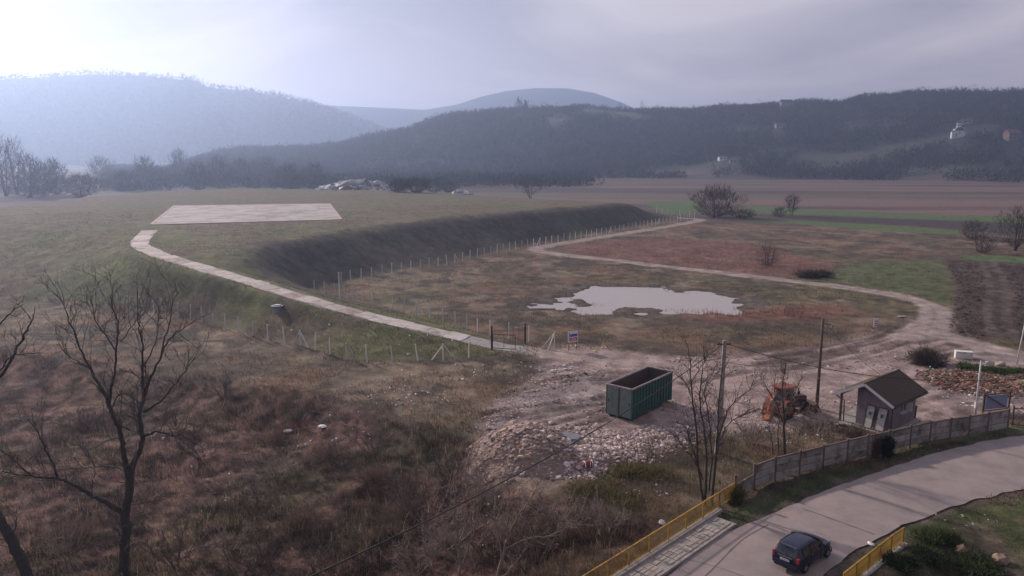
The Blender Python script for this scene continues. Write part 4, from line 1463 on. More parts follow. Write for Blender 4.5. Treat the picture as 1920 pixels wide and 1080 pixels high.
for yy in (-0.03, CW + 0.03):
    MB().box((0.03, yy, BZ + CHT / 2), (0.12, 0.09, CHT + 0.02)).build("corner_post", M_GREEN, cont)
    MB().box((CL - 0.03, yy, BZ + CHT / 2), (0.12, 0.09, CHT + 0.02)).build("corner_post", M_GREEN, cont)
nr = 13
for s, side in ((-0.045, sl), (CW + 0.045, sl2)):
    for k in range(nr):
        MB().box((0.42 + k * (CL - 0.84) / (nr - 1), s, BZ + CHT / 2), (0.11, 0.09, CHT - 0.16)).build("side_rib", M_GREEN, side)
rim = MB()
MB().tube([(-0.04, -0.05, BZ + CHT + 0.03), (CL + 0.02, -0.05, BZ + CHT + 0.03)], 0.085, 8).build("top_rail", M_RIM, cont, smooth=True)
MB().tube([(-0.04, CW + 0.05, BZ + CHT + 0.03), (CL + 0.02, CW + 0.05, BZ + CHT + 0.03)], 0.085, 8).build("top_rail", M_RIM, cont, smooth=True)
MB().bar((0.0, 0, BZ + CHT + 0.03), (0.0, CW, BZ + CHT + 0.03), 0.12, 0.13).build("top_rail", M_RIM, cont)
MB().bar((CL, 0, BZ + CHT + 0.03), (CL, CW, BZ + CHT + 0.03), 0.12, 0.13).build("top_rail", M_RIM, cont)
for yy in (0.55, CW - 0.55):
    MB().box((CL / 2, yy, BZ - 0.07), (CL - 0.3, 0.14, 0.18)).build("skid_rail", M_DARK, cont)
for yy in (0.25, CW - 0.25):
    MB().tube([(0.25, yy - 0.14, 0.13), (0.25, yy + 0.14, 0.13)], 0.13, 12).build("roller", M_DARK, cont)

# ------------------------------------------------------------------ dark blue car
M_CAR = mat("dark_blue_paint", (0.012, 0.014, 0.040), 0.28, var=0.06, scale=2, spec=0.5, dirt=(0.045, 0.040, 0.045), dirt_amt=0.25)
M_CGLASS = mat("car_glass", (0.018, 0.022, 0.026), 0.06, var=0.03, spec=0.7)
M_TYRE = mat("tyre_rubber", (0.018, 0.017, 0.017), 0.9, var=0.2)
M_RIMC = mat("alloy_rim", (0.36, 0.34, 0.35), 0.4, metal=0.7, var=0.15)
M_TAIL = mat("tail_light_red", (0.36, 0.025, 0.03), 0.25, var=0.1)
M_CHROME = mat("chrome_strip", (0.45, 0.45, 0.48), 0.25, metal=0.9, var=0.05)
M_PLATE = mat("plate_white", (0.62, 0.62, 0.62), 0.5, var=0.05)
M_BLACKP = mat("black_plastic", (0.022, 0.021, 0.024), 0.7, var=0.1)
rw, fw_ = Vector(G(1508, 1076)), Vector(G(1549, 1047))
cdir = (fw_ - rw).normalized()
car_rz = math.atan2(cdir.y, cdir.x)
lft = Vector((-cdir.y, cdir.x, 0))
car_o = rw + lft * 0.74
car_o.z = 0.075
car = empty("car", car_o, car_rz, label="dark blue hatchback driving away on the asphalt road", cat="car")
# local: x forward with the rear axle at 0, y left
def car_section(x, wb, wt, zb, zbelt, zr, crown):
    h = [(0.0, zb), (wb * 0.86, zb), (wb * 0.985, zb + 0.12), (wb, (zb + zbelt) / 2), (wb * 0.985, zbelt - 0.04), (wb * 0.95, zbelt), (wt, zr - 0.07), (wt * 0.84, zr - 0.01), (0.0, zr + crown)]
    left = [(x, y, z) for y, z in h]
    right = [(x, -y, z) for y, z in h[1:-1]][::-1]
    return left + right
ST = [(-0.70, 0.70, 0.50, 0.36, 0.62, 0.66, 0.00), (-0.735, 0.76, 0.60, 0.30, 0.86, 0.90, 0.01), (-0.66, 0.80, 0.62, 0.26, 0.94, 1.02, 0.01), (-0.52, 0.82, 0.60, 0.24, 0.96, 1.34, 0.015), (-0.36, 0.83, 0.58, 0.23, 0.965, 1.455, 0.02),
      (0.2, 0.84, 0.585, 0.22, 0.965, 1.50, 0.025), (0.9, 0.84, 0.58, 0.22, 0.95, 1.50, 0.025), (1.35, 0.84, 0.57, 0.22, 0.94, 1.43, 0.02), (1.75, 0.835, 0.60, 0.22, 0.93, 1.20, 0.015), (2.12, 0.825, 0.66, 0.22, 0.91, 0.99, 0.015),
      (2.55, 0.80, 0.66, 0.23, 0.86, 0.90, 0.015), (2.85, 0.75, 0.60, 0.26, 0.76, 0.80, 0.01), (3.0, 0.62, 0.50, 0.34, 0.60, 0.64, 0.0)]
secs = [car_section(*s) for s in ST]
nS = len(secs[0])
m = MB()
vs = [p for s in secs for p in s]
fs = []
for i in range(len(secs) - 1):
    for k in range(nS):
        fs.append((i * nS + k, i * nS + (k + 1) % nS, (i + 1) * nS + (k + 1) % nS, (i + 1) * nS + k))
fs.append(tuple(range(nS)))
fs.append(tuple((len(secs) - 1) * nS + k for k in range(nS - 1, -1, -1)))
m.add(vs, fs)
body = m.build("body", M_CAR, car, smooth=True)
sub = body.modifiers.new("round", 'SUBSURF'); sub.levels = 2; sub.render_levels = 2
def pane(name, P, material, parent, th=0.02):
    """thin curved-in panel standing just proud of the body"""
    P = [Vector(p) for p in P]
    n = (P[1] - P[0]).cross(P[2] - P[0]).normalized()
    c = sum(P, Vector()) / len(P)
    mm = MB()
    k = len(P)
    inner = [p + (c - p) * 0.0 - n * th for p in P]
    mm.add([*P, *inner], [tuple(range(k)), tuple(range(2 * k - 1, k - 1, -1))] + [(i, i + k, (i + 1) % k + k, (i + 1) % k) for i in range(k)])
    return mm.build(name, material, parent)
pane("rear_window", [(-0.690, 0.60, 0.98), (-0.690, -0.60, 0.98), (-0.475, -0.54, 1.375), (-0.475, 0.54, 1.375)], M_CGLASS, car)
pane("windscreen", [(2.10, -0.63, 1.03), (2.10, 0.63, 1.03), (1.46, 0.55, 1.415), (1.46, -0.55, 1.415)], M_CGLASS, car)
for s in (1, -1):
    P = [(-0.30, s * 0.800, 1.00), (0.45, s * 0.812, 1.00), (0.45, s * 0.645, 1.40), (-0.16, s * 0.645, 1.38)]
    pane("side_window", P if s < 0 else P[::-1], M_CGLASS, car)
    P = [(0.52, s * 0.812, 1.00), (1.92, s * 0.800, 0.98), (1.42, s * 0.655, 1.33), (1.2, s * 0.645, 1.38), (0.52, s * 0.648, 1.40)]
    pane("side_window", P if s < 0 else P[::-1], M_CGLASS, car)
    mr = MB().box((1.72, s * 0.93, 1.02), (0.13, 0.20, 0.15)).build("wing_mirror", M_CAR, car, bevel=0.03)
    MB().box((-0.66, s * 0.70, 0.86), (0.16, 0.16, 0.30)).build("tail_light", M_TAIL, car, bevel=0.03)
    MB().box((0.55, s * 0.845, 0.86), (0.16, 0.03, 0.03)).build("door_handle", M_CHROME, car)
    MB().box((0.48, s * 0.836, 0.62), (0.012, 0.02, 0.62)).build("door_gap", M_BLACKP, car)
    MB().box((1.5, s * 0.838, 0.60), (0.012, 0.02, 0.60)).build("door_gap", M_BLACKP, car)
    MB().box((2.92, s * 0.52, 0.68), (0.16, 0.26, 0.15)).build("headlight", M_RIMC, car, bevel=0.03)
    for xx in (0.0, 2.42):
        wh = empty("wheel", (xx, s * 0.74, 0.29), 0)
        wh.parent = car
        prof_ = [(0.17, -0.09), (0.25, -0.10), (0.285, -0.07), (0.29, 0.0), (0.285, 0.07), (0.25, 0.10), (0.17, 0.09)]
        t = MB(); N = 24; vv = []
        for k in range(N):
            a = 2 * math.pi * k / N
            for r_, y_ in prof_: vv.append((r_ * math.cos(a), y_, r_ * math.sin(a)))
        pn_ = len(prof_)
        t.add(vv, [(k * pn_ + j, ((k + 1) % N) * pn_ + j, ((k + 1) % N) * pn_ + (j + 1) % pn_, k * pn_ + (j + 1) % pn_) for k in range(N) for j in range(pn_)])
        t.build("tyre", M_TYRE, wh, smooth=True)
        r2_ = MB().tube([(0, s * 0.02, 0), (0, s * 0.065, 0)], 0.175, 20)
        for k in range(5):
            a = 2 * math.pi * k / 5
            r2_.bar((0, s * 0.085, 0), (0.17 * math.cos(a), s * 0.085, 0.17 * math.sin(a)), 0.05, 0.03, up=(0, 1, 0))
        r2_.build("rim", M_RIMC, wh)
        # dark wheel arch
        ar = MB()
        pts_ = [(xx + 0.345 * math.cos(R(a)), s * 0.835, 0.30 + 0.345 * math.sin(R(a))) for a in range(-10, 191, 20)]
        ar.tube(pts_, 0.03, 6).build("wheel_arch", M_BLACKP, car)
bmp = MB().box((-0.735, 0, 0.50), (0.14, 1.44, 0.24)).build("rear_bumper", M_CAR, car, bevel=0.05, seg=2)
MB().box((-0.755, 0, 0.345), (0.10, 1.2, 0.10)).build("lower_valance", M_BLACKP, car)
MB().box((-0.775, 0.0, 0.735), (0.05, 0.72, 0.20)).build("plate_recess", M_BLACKP, car)
pl_ = MB().box((-0.808, 0.0, 0.735), (0.014, 0.52, 0.115)).build("number_plate", M_PLATE, car)
for k in range(7):
    MB().box((-0.817, 0.2 - k * 0.067, 0.735), (0.004, 0.035, 0.06)).build("plate_character", M_BLACKP, pl_)
MB().box((-0.775, 0.0, 0.905), (0.05, 0.80, 0.035)).build("chrome_strip", M_CHROME, car)
MB().box((-0.80, 0.0, 0.945), (0.03, 0.13, 0.055)).build("badge", M_SBLUE, car, bevel=0.02)
MB().box((-0.50, 0.0, 1.435), (0.20, 1.02, 0.035)).build("roof_spoiler", M_CAR, car, bevel=0.012)
MB().tube([(-0.70, 0.45, 0.27), (-0.80, 0.45, 0.27)], 0.03, 8).build("exhaust", M_DARK, car)
MB().bar((-0.70, -0.1, 1.02), (-0.62, 0.32, 1.12), 0.02).build("wiper", M_BLACKP, car)

# ------------------------------------------------------------------ backhoe loader
M_ORANGE = mat("orange_paint", (0.34, 0.095, 0.035), 0.65, var=0.25, scale=3, dirt=(0.12, 0.06, 0.04), dirt_amt=0.6)
M_REDP = mat("faded_red_paint", (0.27, 0.065, 0.050), 0.7, var=0.25, scale=2.5, dirt=(0.12, 0.07, 0.06), dirt_amt=0.6)
M_DIGBODY = mat("brown_machine_paint", (0.10, 0.050, 0.040), 0.75, var=0.35, scale=3, dirt=(0.06, 0.045, 0.04), dirt_amt=0.7)
dgo = Vector(G(1470, 778)); dgo.z = 0.02
dig = empty("backhoe_loader", dgo, R(28), label="old orange and red backhoe loader parked on the yard behind bare saplings", cat="digger")
def dwheel(x, y, r, w):
    wh = empty("wheel", (x, y, r))
    wh.parent = dig
    t = MB(); N = 22
    pr = [(r * 0.55, -w / 2 * 0.8), (r * 0.9, -w / 2), (r, -w / 2 * 0.8), (r, w / 2 * 0.8), (r * 0.9, w / 2), (r * 0.55, w / 2 * 0.8)]
    vv = [(q[0] * math.cos(2 * math.pi * k / N), q[1], q[0] * math.sin(2 * math.pi * k / N)) for k in range(N) for q in pr]
    n_ = len(pr)
    t.add(vv, [(k * n_ + j, ((k + 1) % N) * n_ + j, ((k + 1) % N) * n_ + (j + 1) % n_, k * n_ + (j + 1) % n_) for k in range(N) for j in range(n_)])
    for k in range(16):
        a = 2 * math.pi * k / 16
        t.box((math.cos(a) * (r + 0.01), 0, math.sin(a) * (r + 0.01)), (0.06, w * 0.9, 0.07), M=Matrix.Rotation(-a, 3, 'Y') @ Matrix.Rotation(0.5, 3, 'X'))
    t.build("tyre", M_TYRE, wh)
    MB().tube([(0, -w * 0.42, 0), (0, w * 0.42, 0)], r * 0.56, 16).build("rim", M_REDP, wh)
for s in (-1, 1):
    dwheel(-0.55, s * 0.85, 0.72, 0.45)
    dwheel(1.65, s * 0.80, 0.48, 0.32)
MB().box((0.55, 0, 0.80), (3.6, 0.75, 0.40)).build("chassis", M_DIGBODY, dig, bevel=0.04)
hood = MB().prism([(0.45, 0.95), (2.15, 0.95), (2.25, 1.35), (2.1, 1.55), (0.45, 1.70)], -0.42, 0.42, axis='y').build("engine_hood", M_DIGBODY, dig, bevel=0.05)
MB().box((2.24, 0, 1.2), (0.05, 0.6, 0.45)).build("grille", M_DARK, hood)
MB().tube([(1.35, -0.2, 1.6), (1.35, -0.2, 2.1), (1.30, -0.2, 2.2)], 0.055, 8).build("exhaust_stack", M_RUST, dig)
MB().box((1.75, 0.12, 1.68), (0.2, 0.2, 0.3)).build("air_filter", M_DARK, dig, bevel=0.03)
for xx, yy in ((-0.75, -0.62), (-0.75, 0.62), (0.42, -0.58), (0.42, 0.58)):
    MB().bar((xx, yy, 1.0), (xx * 0.92, yy * 0.95, 2.48), 0.09).build("cab_pillar", M_REDP, dig)
MB().box((-0.16, 0, 1.18), (1.25, 1.25, 0.36)).build("cab_tub", M_DIGBODY, dig, bevel=0.03)
for s in (-1, 1):
    MB().box((-0.16, s * 0.59, 1.92), (1.05, 0.02, 1.05)).build("cab_window", M_CGLASS, dig)
    MB().prism([(-1.25, 1.0), (-1.05, 1.48), (-0.6, 1.62), (-0.1, 1.5), (0.1, 1.0), (0.0, 1.0), (-0.18, 1.4), (-0.6, 1.52), (-1.0, 1.40), (-1.15, 1.0)], s * 0.62, s * 1.08, axis='y').build("mudguard", M_REDP, dig)
MB().box((0.40, 0, 1.95), (0.02, 1.05, 1.0)).build("cab_window", M_CGLASS, dig)
MB().box((-0.72, 0, 1.95), (0.02, 1.10, 1.0)).build("cab_window", M_CGLASS, dig)
MB().box((-0.16, 0, 2.56), (1.55, 1.45, 0.17)).build("cab_roof", M_REDP, dig, bevel=0.06, seg=2)
MB().tube([(0.2, 0.3, 2.62), (0.2, 0.3, 2.78)], 0.07, 8).build("beacon", M_ORANGE, dig)
MB().box((-0.25, 0, 1.5), (0.5, 0.5, 0.45)).build("seat", M_DARK, dig, bevel=0.05)
# front loader
for s in (-1, 1):
    MB().tube([(0.55, s * 0.62, 1.55), (1.55, s * 0.62, 1.35), (2.35, s * 0.62, 0.75), (2.75, s * 0.62, 0.42)], 0.085, 6).build("loader_arm", M_DIGBODY, dig)
    MB().tube([(0.9, s * 0.62, 0.95), (1.9, s * 0.62, 1.05)], 0.05, 6).build("ram", M_DARK, dig)
bk = MB().prism([(2.62, 0.08), (3.35, 0.05), (3.38, 0.12), (2.72, 0.18), (2.66, 0.62), (2.85, 0.92), (2.78, 0.96), (2.56, 0.66)], -1.05, 1.05, axis='y')
bk.prism([(2.64, 0.1), (3.3, 0.1), (2.82, 0.92), (2.6, 0.62)], -1.08, -1.04, axis='y'); bk.prism([(2.64, 0.1), (3.3, 0.1), (2.82, 0.92), (2.6, 0.62)], 1.04, 1.08, axis='y')
bk.build("loader_bucket", M_DIGBODY, dig)
# rear digging arm, folded, and stabilisers
MB().box((-1.35, 0, 0.85), (0.35, 1.7, 0.55)).build("rear_frame", M_REDP, dig, bevel=0.03)
for s in (-1, 1):
    MB().bar((-1.40, s * 0.85, 1.1), (-1.45, s * 1.05, 0.1), 0.16).build("stabiliser", M_REDP, dig)
    MB().box((-1.45, s * 1.06, 0.06), (0.35, 0.35, 0.06)).build("stabiliser_foot", M_RUST, dig)
MB().tube([(-1.5, -0.1, 0.75), (-1.75, -0.15, 1.5), (-1.55, -0.2, 2.25), (-1.35, -0.2, 2.45)], [0.15, 0.18, 0.15, 0.10], 4).build("boom", M_ORANGE, dig)
MB().tube([(-1.25, -0.22, 2.4), (-1.95, -0.25, 1.55), (-2.25, -0.28, 0.75)], [0.10, 0.15, 0.10], 4).build("dipper_arm", M_ORANGE, dig)
MB().tube([(-1.75, -0.05, 1.2), (-1.55, -0.1, 2.1)], 0.06, 8).build("ram", M_DARK, dig)
MB().tube([(-1.5, -0.35, 2.3), (-2.05, -0.4, 1.5)], 0.055, 8).build("ram", M_RIMC, dig)
db = MB().prism([(-2.3, 0.85), (-2.05, 0.75), (-1.85, 0.35), (-2.05, 0.1), (-2.5, 0.05), (-2.62, 0.15), (-2.3, 0.28), (-2.22, 0.5)], -0.6, 0.05, axis='y')
db.build("digging_bucket", M_ORANGE, dig)
# ------------------------------------------------------------------ vegetation helpers
M_BARK = mat("dark_bark", (0.055, 0.042, 0.038), 0.95, var=0.3, scale=6, bump=0.02, bscale=14)
M_TWIG = mat("twig_bark", (0.095, 0.070, 0.060), 0.95, var=0.25, scale=3)
M_TWIG_PALE = mat("pale_twig_bark", (0.22, 0.165, 0.14), 0.95, var=0.25, scale=3)
M_LEAF = mat("plant_colours", rough=0.9, attr=True, var=0.18, scale=1.5, spec=0.1, translucent=0.38)
M_ROCK = mat("broken_stone", rough=0.95, attr=True, var=0.2, scale=5, bump=0.02, bscale=9, spec=0.1)
M_LITTER = mat("litter_colours", rough=0.6, attr=True, var=0.1, scale=3)
M_FARTREE = mat("far_tree_colours", rough=1.0, attr=True, var=0.15, scale=0.3, spec=0.0)

def tubes_np(branches, sides):
    """branches: list of (points (n,3), radii (n)) -> verts, quads"""
    V, F, off = [], [], 0
    for P, rad in branches:
        P = np.asarray(P, float); n = len(P)
        d = np.gradient(P, axis=0)
        d /= np.linalg.norm(d, axis=1)[:, None] + 1e-9
        ref = np.array([0.31, 0.95, 0.05]) if abs(d[0][1]) < 0.8 else np.array([0.95, 0.2, 0.1])
        s = np.cross(d, ref); s /= np.linalg.norm(s, axis=1)[:, None] + 1e-9
        t = np.cross(d, s)
        a = np.arange(sides) * 2 * math.pi / sides
        ring = P[:, None, :] + (s[:, None, :] * np.cos(a)[None, :, None] + t[:, None, :] * np.sin(a)[None, :, None]) * np.asarray(rad)[:, None, None]
        V.append(ring.reshape(-1, 3))
        i = np.arange(n - 1)[:, None]; k = np.arange(sides)[None, :]
        q = np.stack([i * sides + k, i * sides + (k + 1) % sides, (i + 1) * sides + (k + 1) % sides, (i + 1) * sides + k], -1).reshape(-1, 4) + off
        F.append(q)
        off += n * sides
    return np.concatenate(V), np.concatenate(F)

def curve_pts(P, n=5):
    return smooth_line(P, n)

def twigs_from(rng, P, rad, count, lmin, lmax, levels, out, up=0.35, tmin=0.25):
    P = np.asarray(P, float)
    seg = np.linalg.norm(np.diff(P, axis=0), axis=1)
    s = np.concatenate([[0], np.cumsum(seg)])
    for _ in range(count):
        t = rng.uniform(tmin, 1.0) * s[-1]
        p = np.array([np.interp(t, s, P[:, k]) for k in range(3)])
        i = min(np.searchsorted(s, t), len(P) - 1)
        i = max(i, 1)
        d = (P[i] - P[i - 1]); d /= np.linalg.norm(d) + 1e-9
        v = d * rng.uniform(0.4, 1.0) + rng.normal(0, 0.55, 3) + np.array([0, 0, up])
        v /= np.linalg.norm(v)
        L = rng.uniform(lmin, lmax)
        r = min(rad * 0.6, 0.02 + 0.018 * L)
        pts = [p]
        for k in range(4):
            v = v + rng.normal(0, 0.20, 3) + np.array([0, 0, up * 0.15])
            v /= np.linalg.norm(v)
            pts.append(pts[-1] + v * L / 4)
        pts = np.array(pts)
        out.append((pts, np.linspace(r, max(r * 0.3, 0.007), 5)))
        if levels > 1:
            twigs_from(rng, pts, r, rng.integers(2, 4), lmin * 0.4, lmax * 0.5, levels - 1, out, up, 0.3)

def skel_tree(name, label, base_px, limbs, seed, twig=(9, 0.6, 1.8, 2), bark=None, twigm=None, depth=0.0, group=None, dscale=1.0):
    """tree whose main limbs follow measured lines; each limb bends out of the plane by its own depth"""
    b = on(*base_px)
    bz = hz(b[0], b[1])
    root = empty(name, (b[0], b[1], bz), label=label, cat="tree", group=group)
    rng = np.random.default_rng(seed)
    main, fine = [], []
    o = np.array([b[0], b[1], bz])
    for (pts, r0, r1, d0, d1) in limbs:
        W = []
        for i, p in enumerate(pts):
            f = i / max(1, len(pts) - 1)
            W.append(np.array(at_y(p[0], p[1], b[1] + depth + d0 + (d1 - d0) * f)) - o)
        W = curve_pts(W, 4)
        W[1:-1] += rng.normal(0, 0.025, W[1:-1].shape)
        rad = np.linspace(r0, r1, len(W)) * (1 + rng.normal(0, 0.04, len(W)))
        main.append((W, rad))
        L = np.linalg.norm(np.diff(W, axis=0), axis=1).sum()
        k = max(2, int(twig[0] * L / 6))
        twigs_from(rng, W, r1 + 0.024, k, twig[1], twig[2], twig[3], fine)
    V, F = tubes_np(main, 8)
    mesh_np("trunk", V, F, bark or M_BARK, smooth=True, parent=root)
    if fine:
        V, F = tubes_np(fine, 3)
        mesh_np("crown", V, F, twigm or M_TWIG, parent=root)
    return root

# ------------------------------------------------------------------ the bare trees in front
limbs = [
    ([(226, 1120), (229, 1080), (234, 1030), (236, 985), (234, 962), (242, 925), (243, 893)], 0.36, 0.24, 0, 0),
    ([(233, 966), (205, 945), (175, 930), (155, 918), (125, 903), (105, 897), (60, 893), (5, 884)], 0.19, 0.03, 0, -1.6),
    ([(108, 898), (101, 872), (86, 845), (72, 812), (52, 786)], 0.08, 0.02, -1.0, -1.8),
    ([(62, 893), (30, 868), (5, 846), (-10, 830)], 0.05, 0.015, -1.4, -1.9),
    ([(243, 895), (250, 870), (262, 842), (267, 818), (263, 790), (264, 765), (272, 738), (280, 712), (287, 700)], 0.20, 0.08, 0, 1.2),
    ([(287, 700), (300, 673), (312, 643), (337, 620), (380, 592)], 0.08, 0.015, 1.2, 2.0),
    ([(300, 673), (308, 640), (318, 605), (322, 572), (335, 545)], 0.06, 0.012, 1.3, 2.6),
    ([(268, 818), (283, 812), (295, 808), (320, 815), (345, 819), (365, 831), (383, 841)], 0.095, 0.02, 0.3, -1.2),
    ([(270, 772), (300, 753), (327, 722), (343, 702), (366, 672)], 0.075, 0.015, 0.6, -0.8),
    ([(268, 745), (266, 715), (267, 680), (268, 647), (263, 622), (258, 597), (257, 547)], 0.09, 0.014, 0.9, 0.2),
    ([(266, 690), (285, 660), (296, 625), (297, 590), (306, 560)], 0.05, 0.012, 0.7, 1.8),
    ([(240, 895), (235, 870), (231, 845), (227, 815), (218, 792), (208, 770), (201, 747)], 0.18, 0.10, 0, -0.6),
    ([(201, 747), (181, 714), (167, 687), (150, 653), (133, 610), (123, 580), (106, 545)], 0.10, 0.016, -0.6, 0.8),
    ([(168, 690), (150, 680), (130, 668), (113, 650)], 0.045, 0.012, -0.4, -1.6),
    ([(205, 755), (210, 722), (217, 690), (220, 640), (222, 612), (213, 580), (206, 553)], 0.09, 0.014, -0.6, -1.8),
    ([(219, 660), (200, 630), (178, 600), (172, 570), (160, 548)], 0.05, 0.012, -0.9, 0.4),
    ([(225, 640), (245, 615), (268, 590)], 0.04, 0.012, -1.2, -0.6),
    ([(207, 768), (225, 740), (243, 742), (254, 760)], 0.05, 0.02, -0.2, 0.5),
    ([(240, 888), (220, 877), (182, 875), (142, 878), (104, 880)], 0.055, 0.014, 0, 1.8),
    ([(178, 876), (165, 850), (150, 825), (122, 802)], 0.035, 0.012, 1.0, 2.0),
    ([(236, 950), (262, 944), (292, 938), (325, 930)], 0.04, 0.012, 0, -1.4),
    ([(174, 929), (173, 905), (180, 885)], 0.04, 0.012, -0.8, -1.4),
    ([(228, 818), (200, 828), (172, 842)], 0.04, 0.012, 0, -1.5),
]
skel_tree("bare_tree", "tall dark bare tree with forked trunk in the left foreground", (229, 1085), [(p_, a_ * 0.85, b_ * 0.9, c_, d_) for p_, a_, b_, c_, d_ in limbs], 1, twig=(17, 0.7, 2.2, 3))
limbs = [
    ([(75, 1130), (55, 1090), (40, 1050), (20, 1010), (0, 975), (-35, 915), (-60, 850)], 0.33, 0.20, 0, 0),
    ([(-60, 850), (-45, 790), (-15, 725), (12, 692), (32, 652), (50, 620), (62, 597), (66, 575)], 0.13, 0.015, 0, 1.2),
    ([(-10, 710), (20, 668), (48, 663), (80, 662)], 0.05, 0.012, 0.3, 1.0),
    ([(-60, 850), (-50, 760), (-30, 680), (-8, 620), (15, 592), (30, 575)], 0.10, 0.012, 0, -1.0),
    ([(18, 1008), (30, 985), (28, 960)], 0.05, 0.015, 0, -0.6),
]
skel_tree("bare_tree", "dark bare tree leaning out of the bottom left corner", (72, 1100), limbs, 2, twig=(12, 0.6, 1.7, 2))
limbs = [
    ([(864, 1110), (862, 1060), (860, 1020), (856, 980), (853, 940), (858, 915)], 0.11, 0.03, 0, 0),
    ([(862, 1018), (889, 994), (917, 979), (928, 960), (922, 940)], 0.055, 0.012, 0, 0.8),
    ([(868, 1060), (880, 1020), (893, 980), (899, 945), (910, 890)], 0.06, 0.012, 0, -0.6),
    ([(861, 1040), (850, 1010), (840, 985), (845, 930), (838, 890)], 0.05, 0.012, 0, 1.0),
    ([(860, 1055), (835, 1030), (810, 1000), (790, 985)], 0.05, 0.012, 0, -1.2),
    ([(858, 985), (868, 950), (875, 905), (872, 880)], 0.04, 0.012, 0, 0.6),
]
skel_tree("bare_sapling", "pale barked bare sapling at the bottom edge left of the yellow railing", (864, 1095), limbs, 3, twig=(22, 0.5, 1.4, 3), twigm=M_TWIG_PALE, bark=M_TWIG_PALE)
limbs = [
    ([(925, 1110), (938, 1060), (950, 1015), (962, 985), (978, 958), (992, 938), (1015, 900)], 0.10, 0.02, 0, 0.3),
    ([(950, 1018), (952, 980), (955, 945), (950, 905), (962, 880)], 0.05, 0.012, 0, -0.8),
    ([(945, 1030), (990, 1010), (1030, 1005), (1060, 990), (1090, 980)], 0.045, 0.012, 0, 0.9),
    ([(932, 1085), (955, 1070), (985, 1030), (995, 1020)], 0.045, 0.012, 0, -0.5),
    ([(992, 938), (1000, 960), (1008, 972)], 0.03, 0.012, 0.2, 0.8),
    ([(940, 1050), (935, 1000), (925, 960), (930, 930)], 0.045, 0.012, 0, 0.7),
]
skel_tree("bare_sapling", "slanting pale bare sapling at the bottom edge, nearest the railing end", (925, 1098), limbs, 4, twig=(22, 0.5, 1.3, 3), twigm=M_TWIG_PALE, bark=M_TWIG_PALE)
limbs = [
    ([(1322, 950), (1312, 900), (1306, 810), (1298, 740), (1295, 685), (1290, 650)], 0.09, 0.015, 0, 0.3),
    ([(1322, 945), (1325, 880), (1322, 815), (1312, 755), (1316, 700), (1322, 670)], 0.08, 0.015, 0, -0.8),
    ([(1335, 950), (1338, 900), (1344, 840), (1347, 790), (1350, 730), (1353, 690)], 0.10, 0.02, 0, 0.9),
    ([(1345, 830), (1360, 780), (1375, 755), (1400, 735), (1420, 715)], 0.05, 0.012, 0.6, 0.2),
    ([(1340, 870), (1352, 820), (1372, 790), (1402, 775), (1425, 765)], 0.045, 0.012, 0.4, 1.6),
    ([(1310, 880), (1296, 830), (1285, 800), (1268, 790)], 0.05, 0.012, 0, -0.9),
    ([(1318, 900), (1300, 860), (1278, 835), (1262, 815)], 0.05, 0.012, 0, 1.0),
    ([(1330, 920), (1334, 850), (1330, 790), (1322, 730), (1340, 690)], 0.06, 0.012, 0, 0.5),
    ([(1300, 750), (1285, 720), (1272, 705)], 0.03, 0.012, 0.2, -0.5),
    ([(1296, 720), (1310, 695), (1325, 665)], 0.03, 0.012, 0.2, 0.9),
]
skel_tree("bare_tree", "multi-stem bare tree beside the concrete pole at the end of the panel fence", (1325, 945), limbs, 5, twig=(20, 0.5, 1.6, 3))
limbs = [
    ([(1472, 856), (1470, 810), (1470, 770), (1467, 735), (1470, 700), (1475, 680)], 0.10, 0.02, 0, 0),
    ([(1470, 800), (1480, 760), (1490, 735), (1500, 715), (1512, 700)], 0.05, 0.012, 0, 0.8),
    ([(1468, 790), (1455, 755), (1440, 730), (1425, 705)], 0.05, 0.012, 0, -0.8),
    ([(1460, 860), (1458, 815), (1462, 780), (1452, 740), (1455, 700)], 0.05, 0.012, 0.3, 0.9),
    ([(1471, 790), (1488, 778), (1505, 776), (1525, 785), (1540, 788)], 0.035, 0.012, 0, -1.2),
    ([(1470, 830), (1485, 815), (1505, 812)], 0.03, 0.012, 0, 1.2),
    ([(1450, 860), (1447, 825), (1442, 800), (1448, 770)], 0.045, 0.012, 0.3, -0.4),
]
skel_tree("bare_sapling", "cluster of slim bare saplings standing in front of the orange digger", (1472, 852), limbs, 6, twig=(30, 0.5, 1.5, 3), twigm=M_TWIG_PALE)
limbs = [
    ([(1465, 1120), (1450, 1085), (1430, 1045), (1415, 1000)], 0.03, 0.008, -2, -2),
    ([(1500, 1120), (1505, 1085), (1515, 1050), (1525, 1025)], 0.025, 0.008, -2, -2),
]

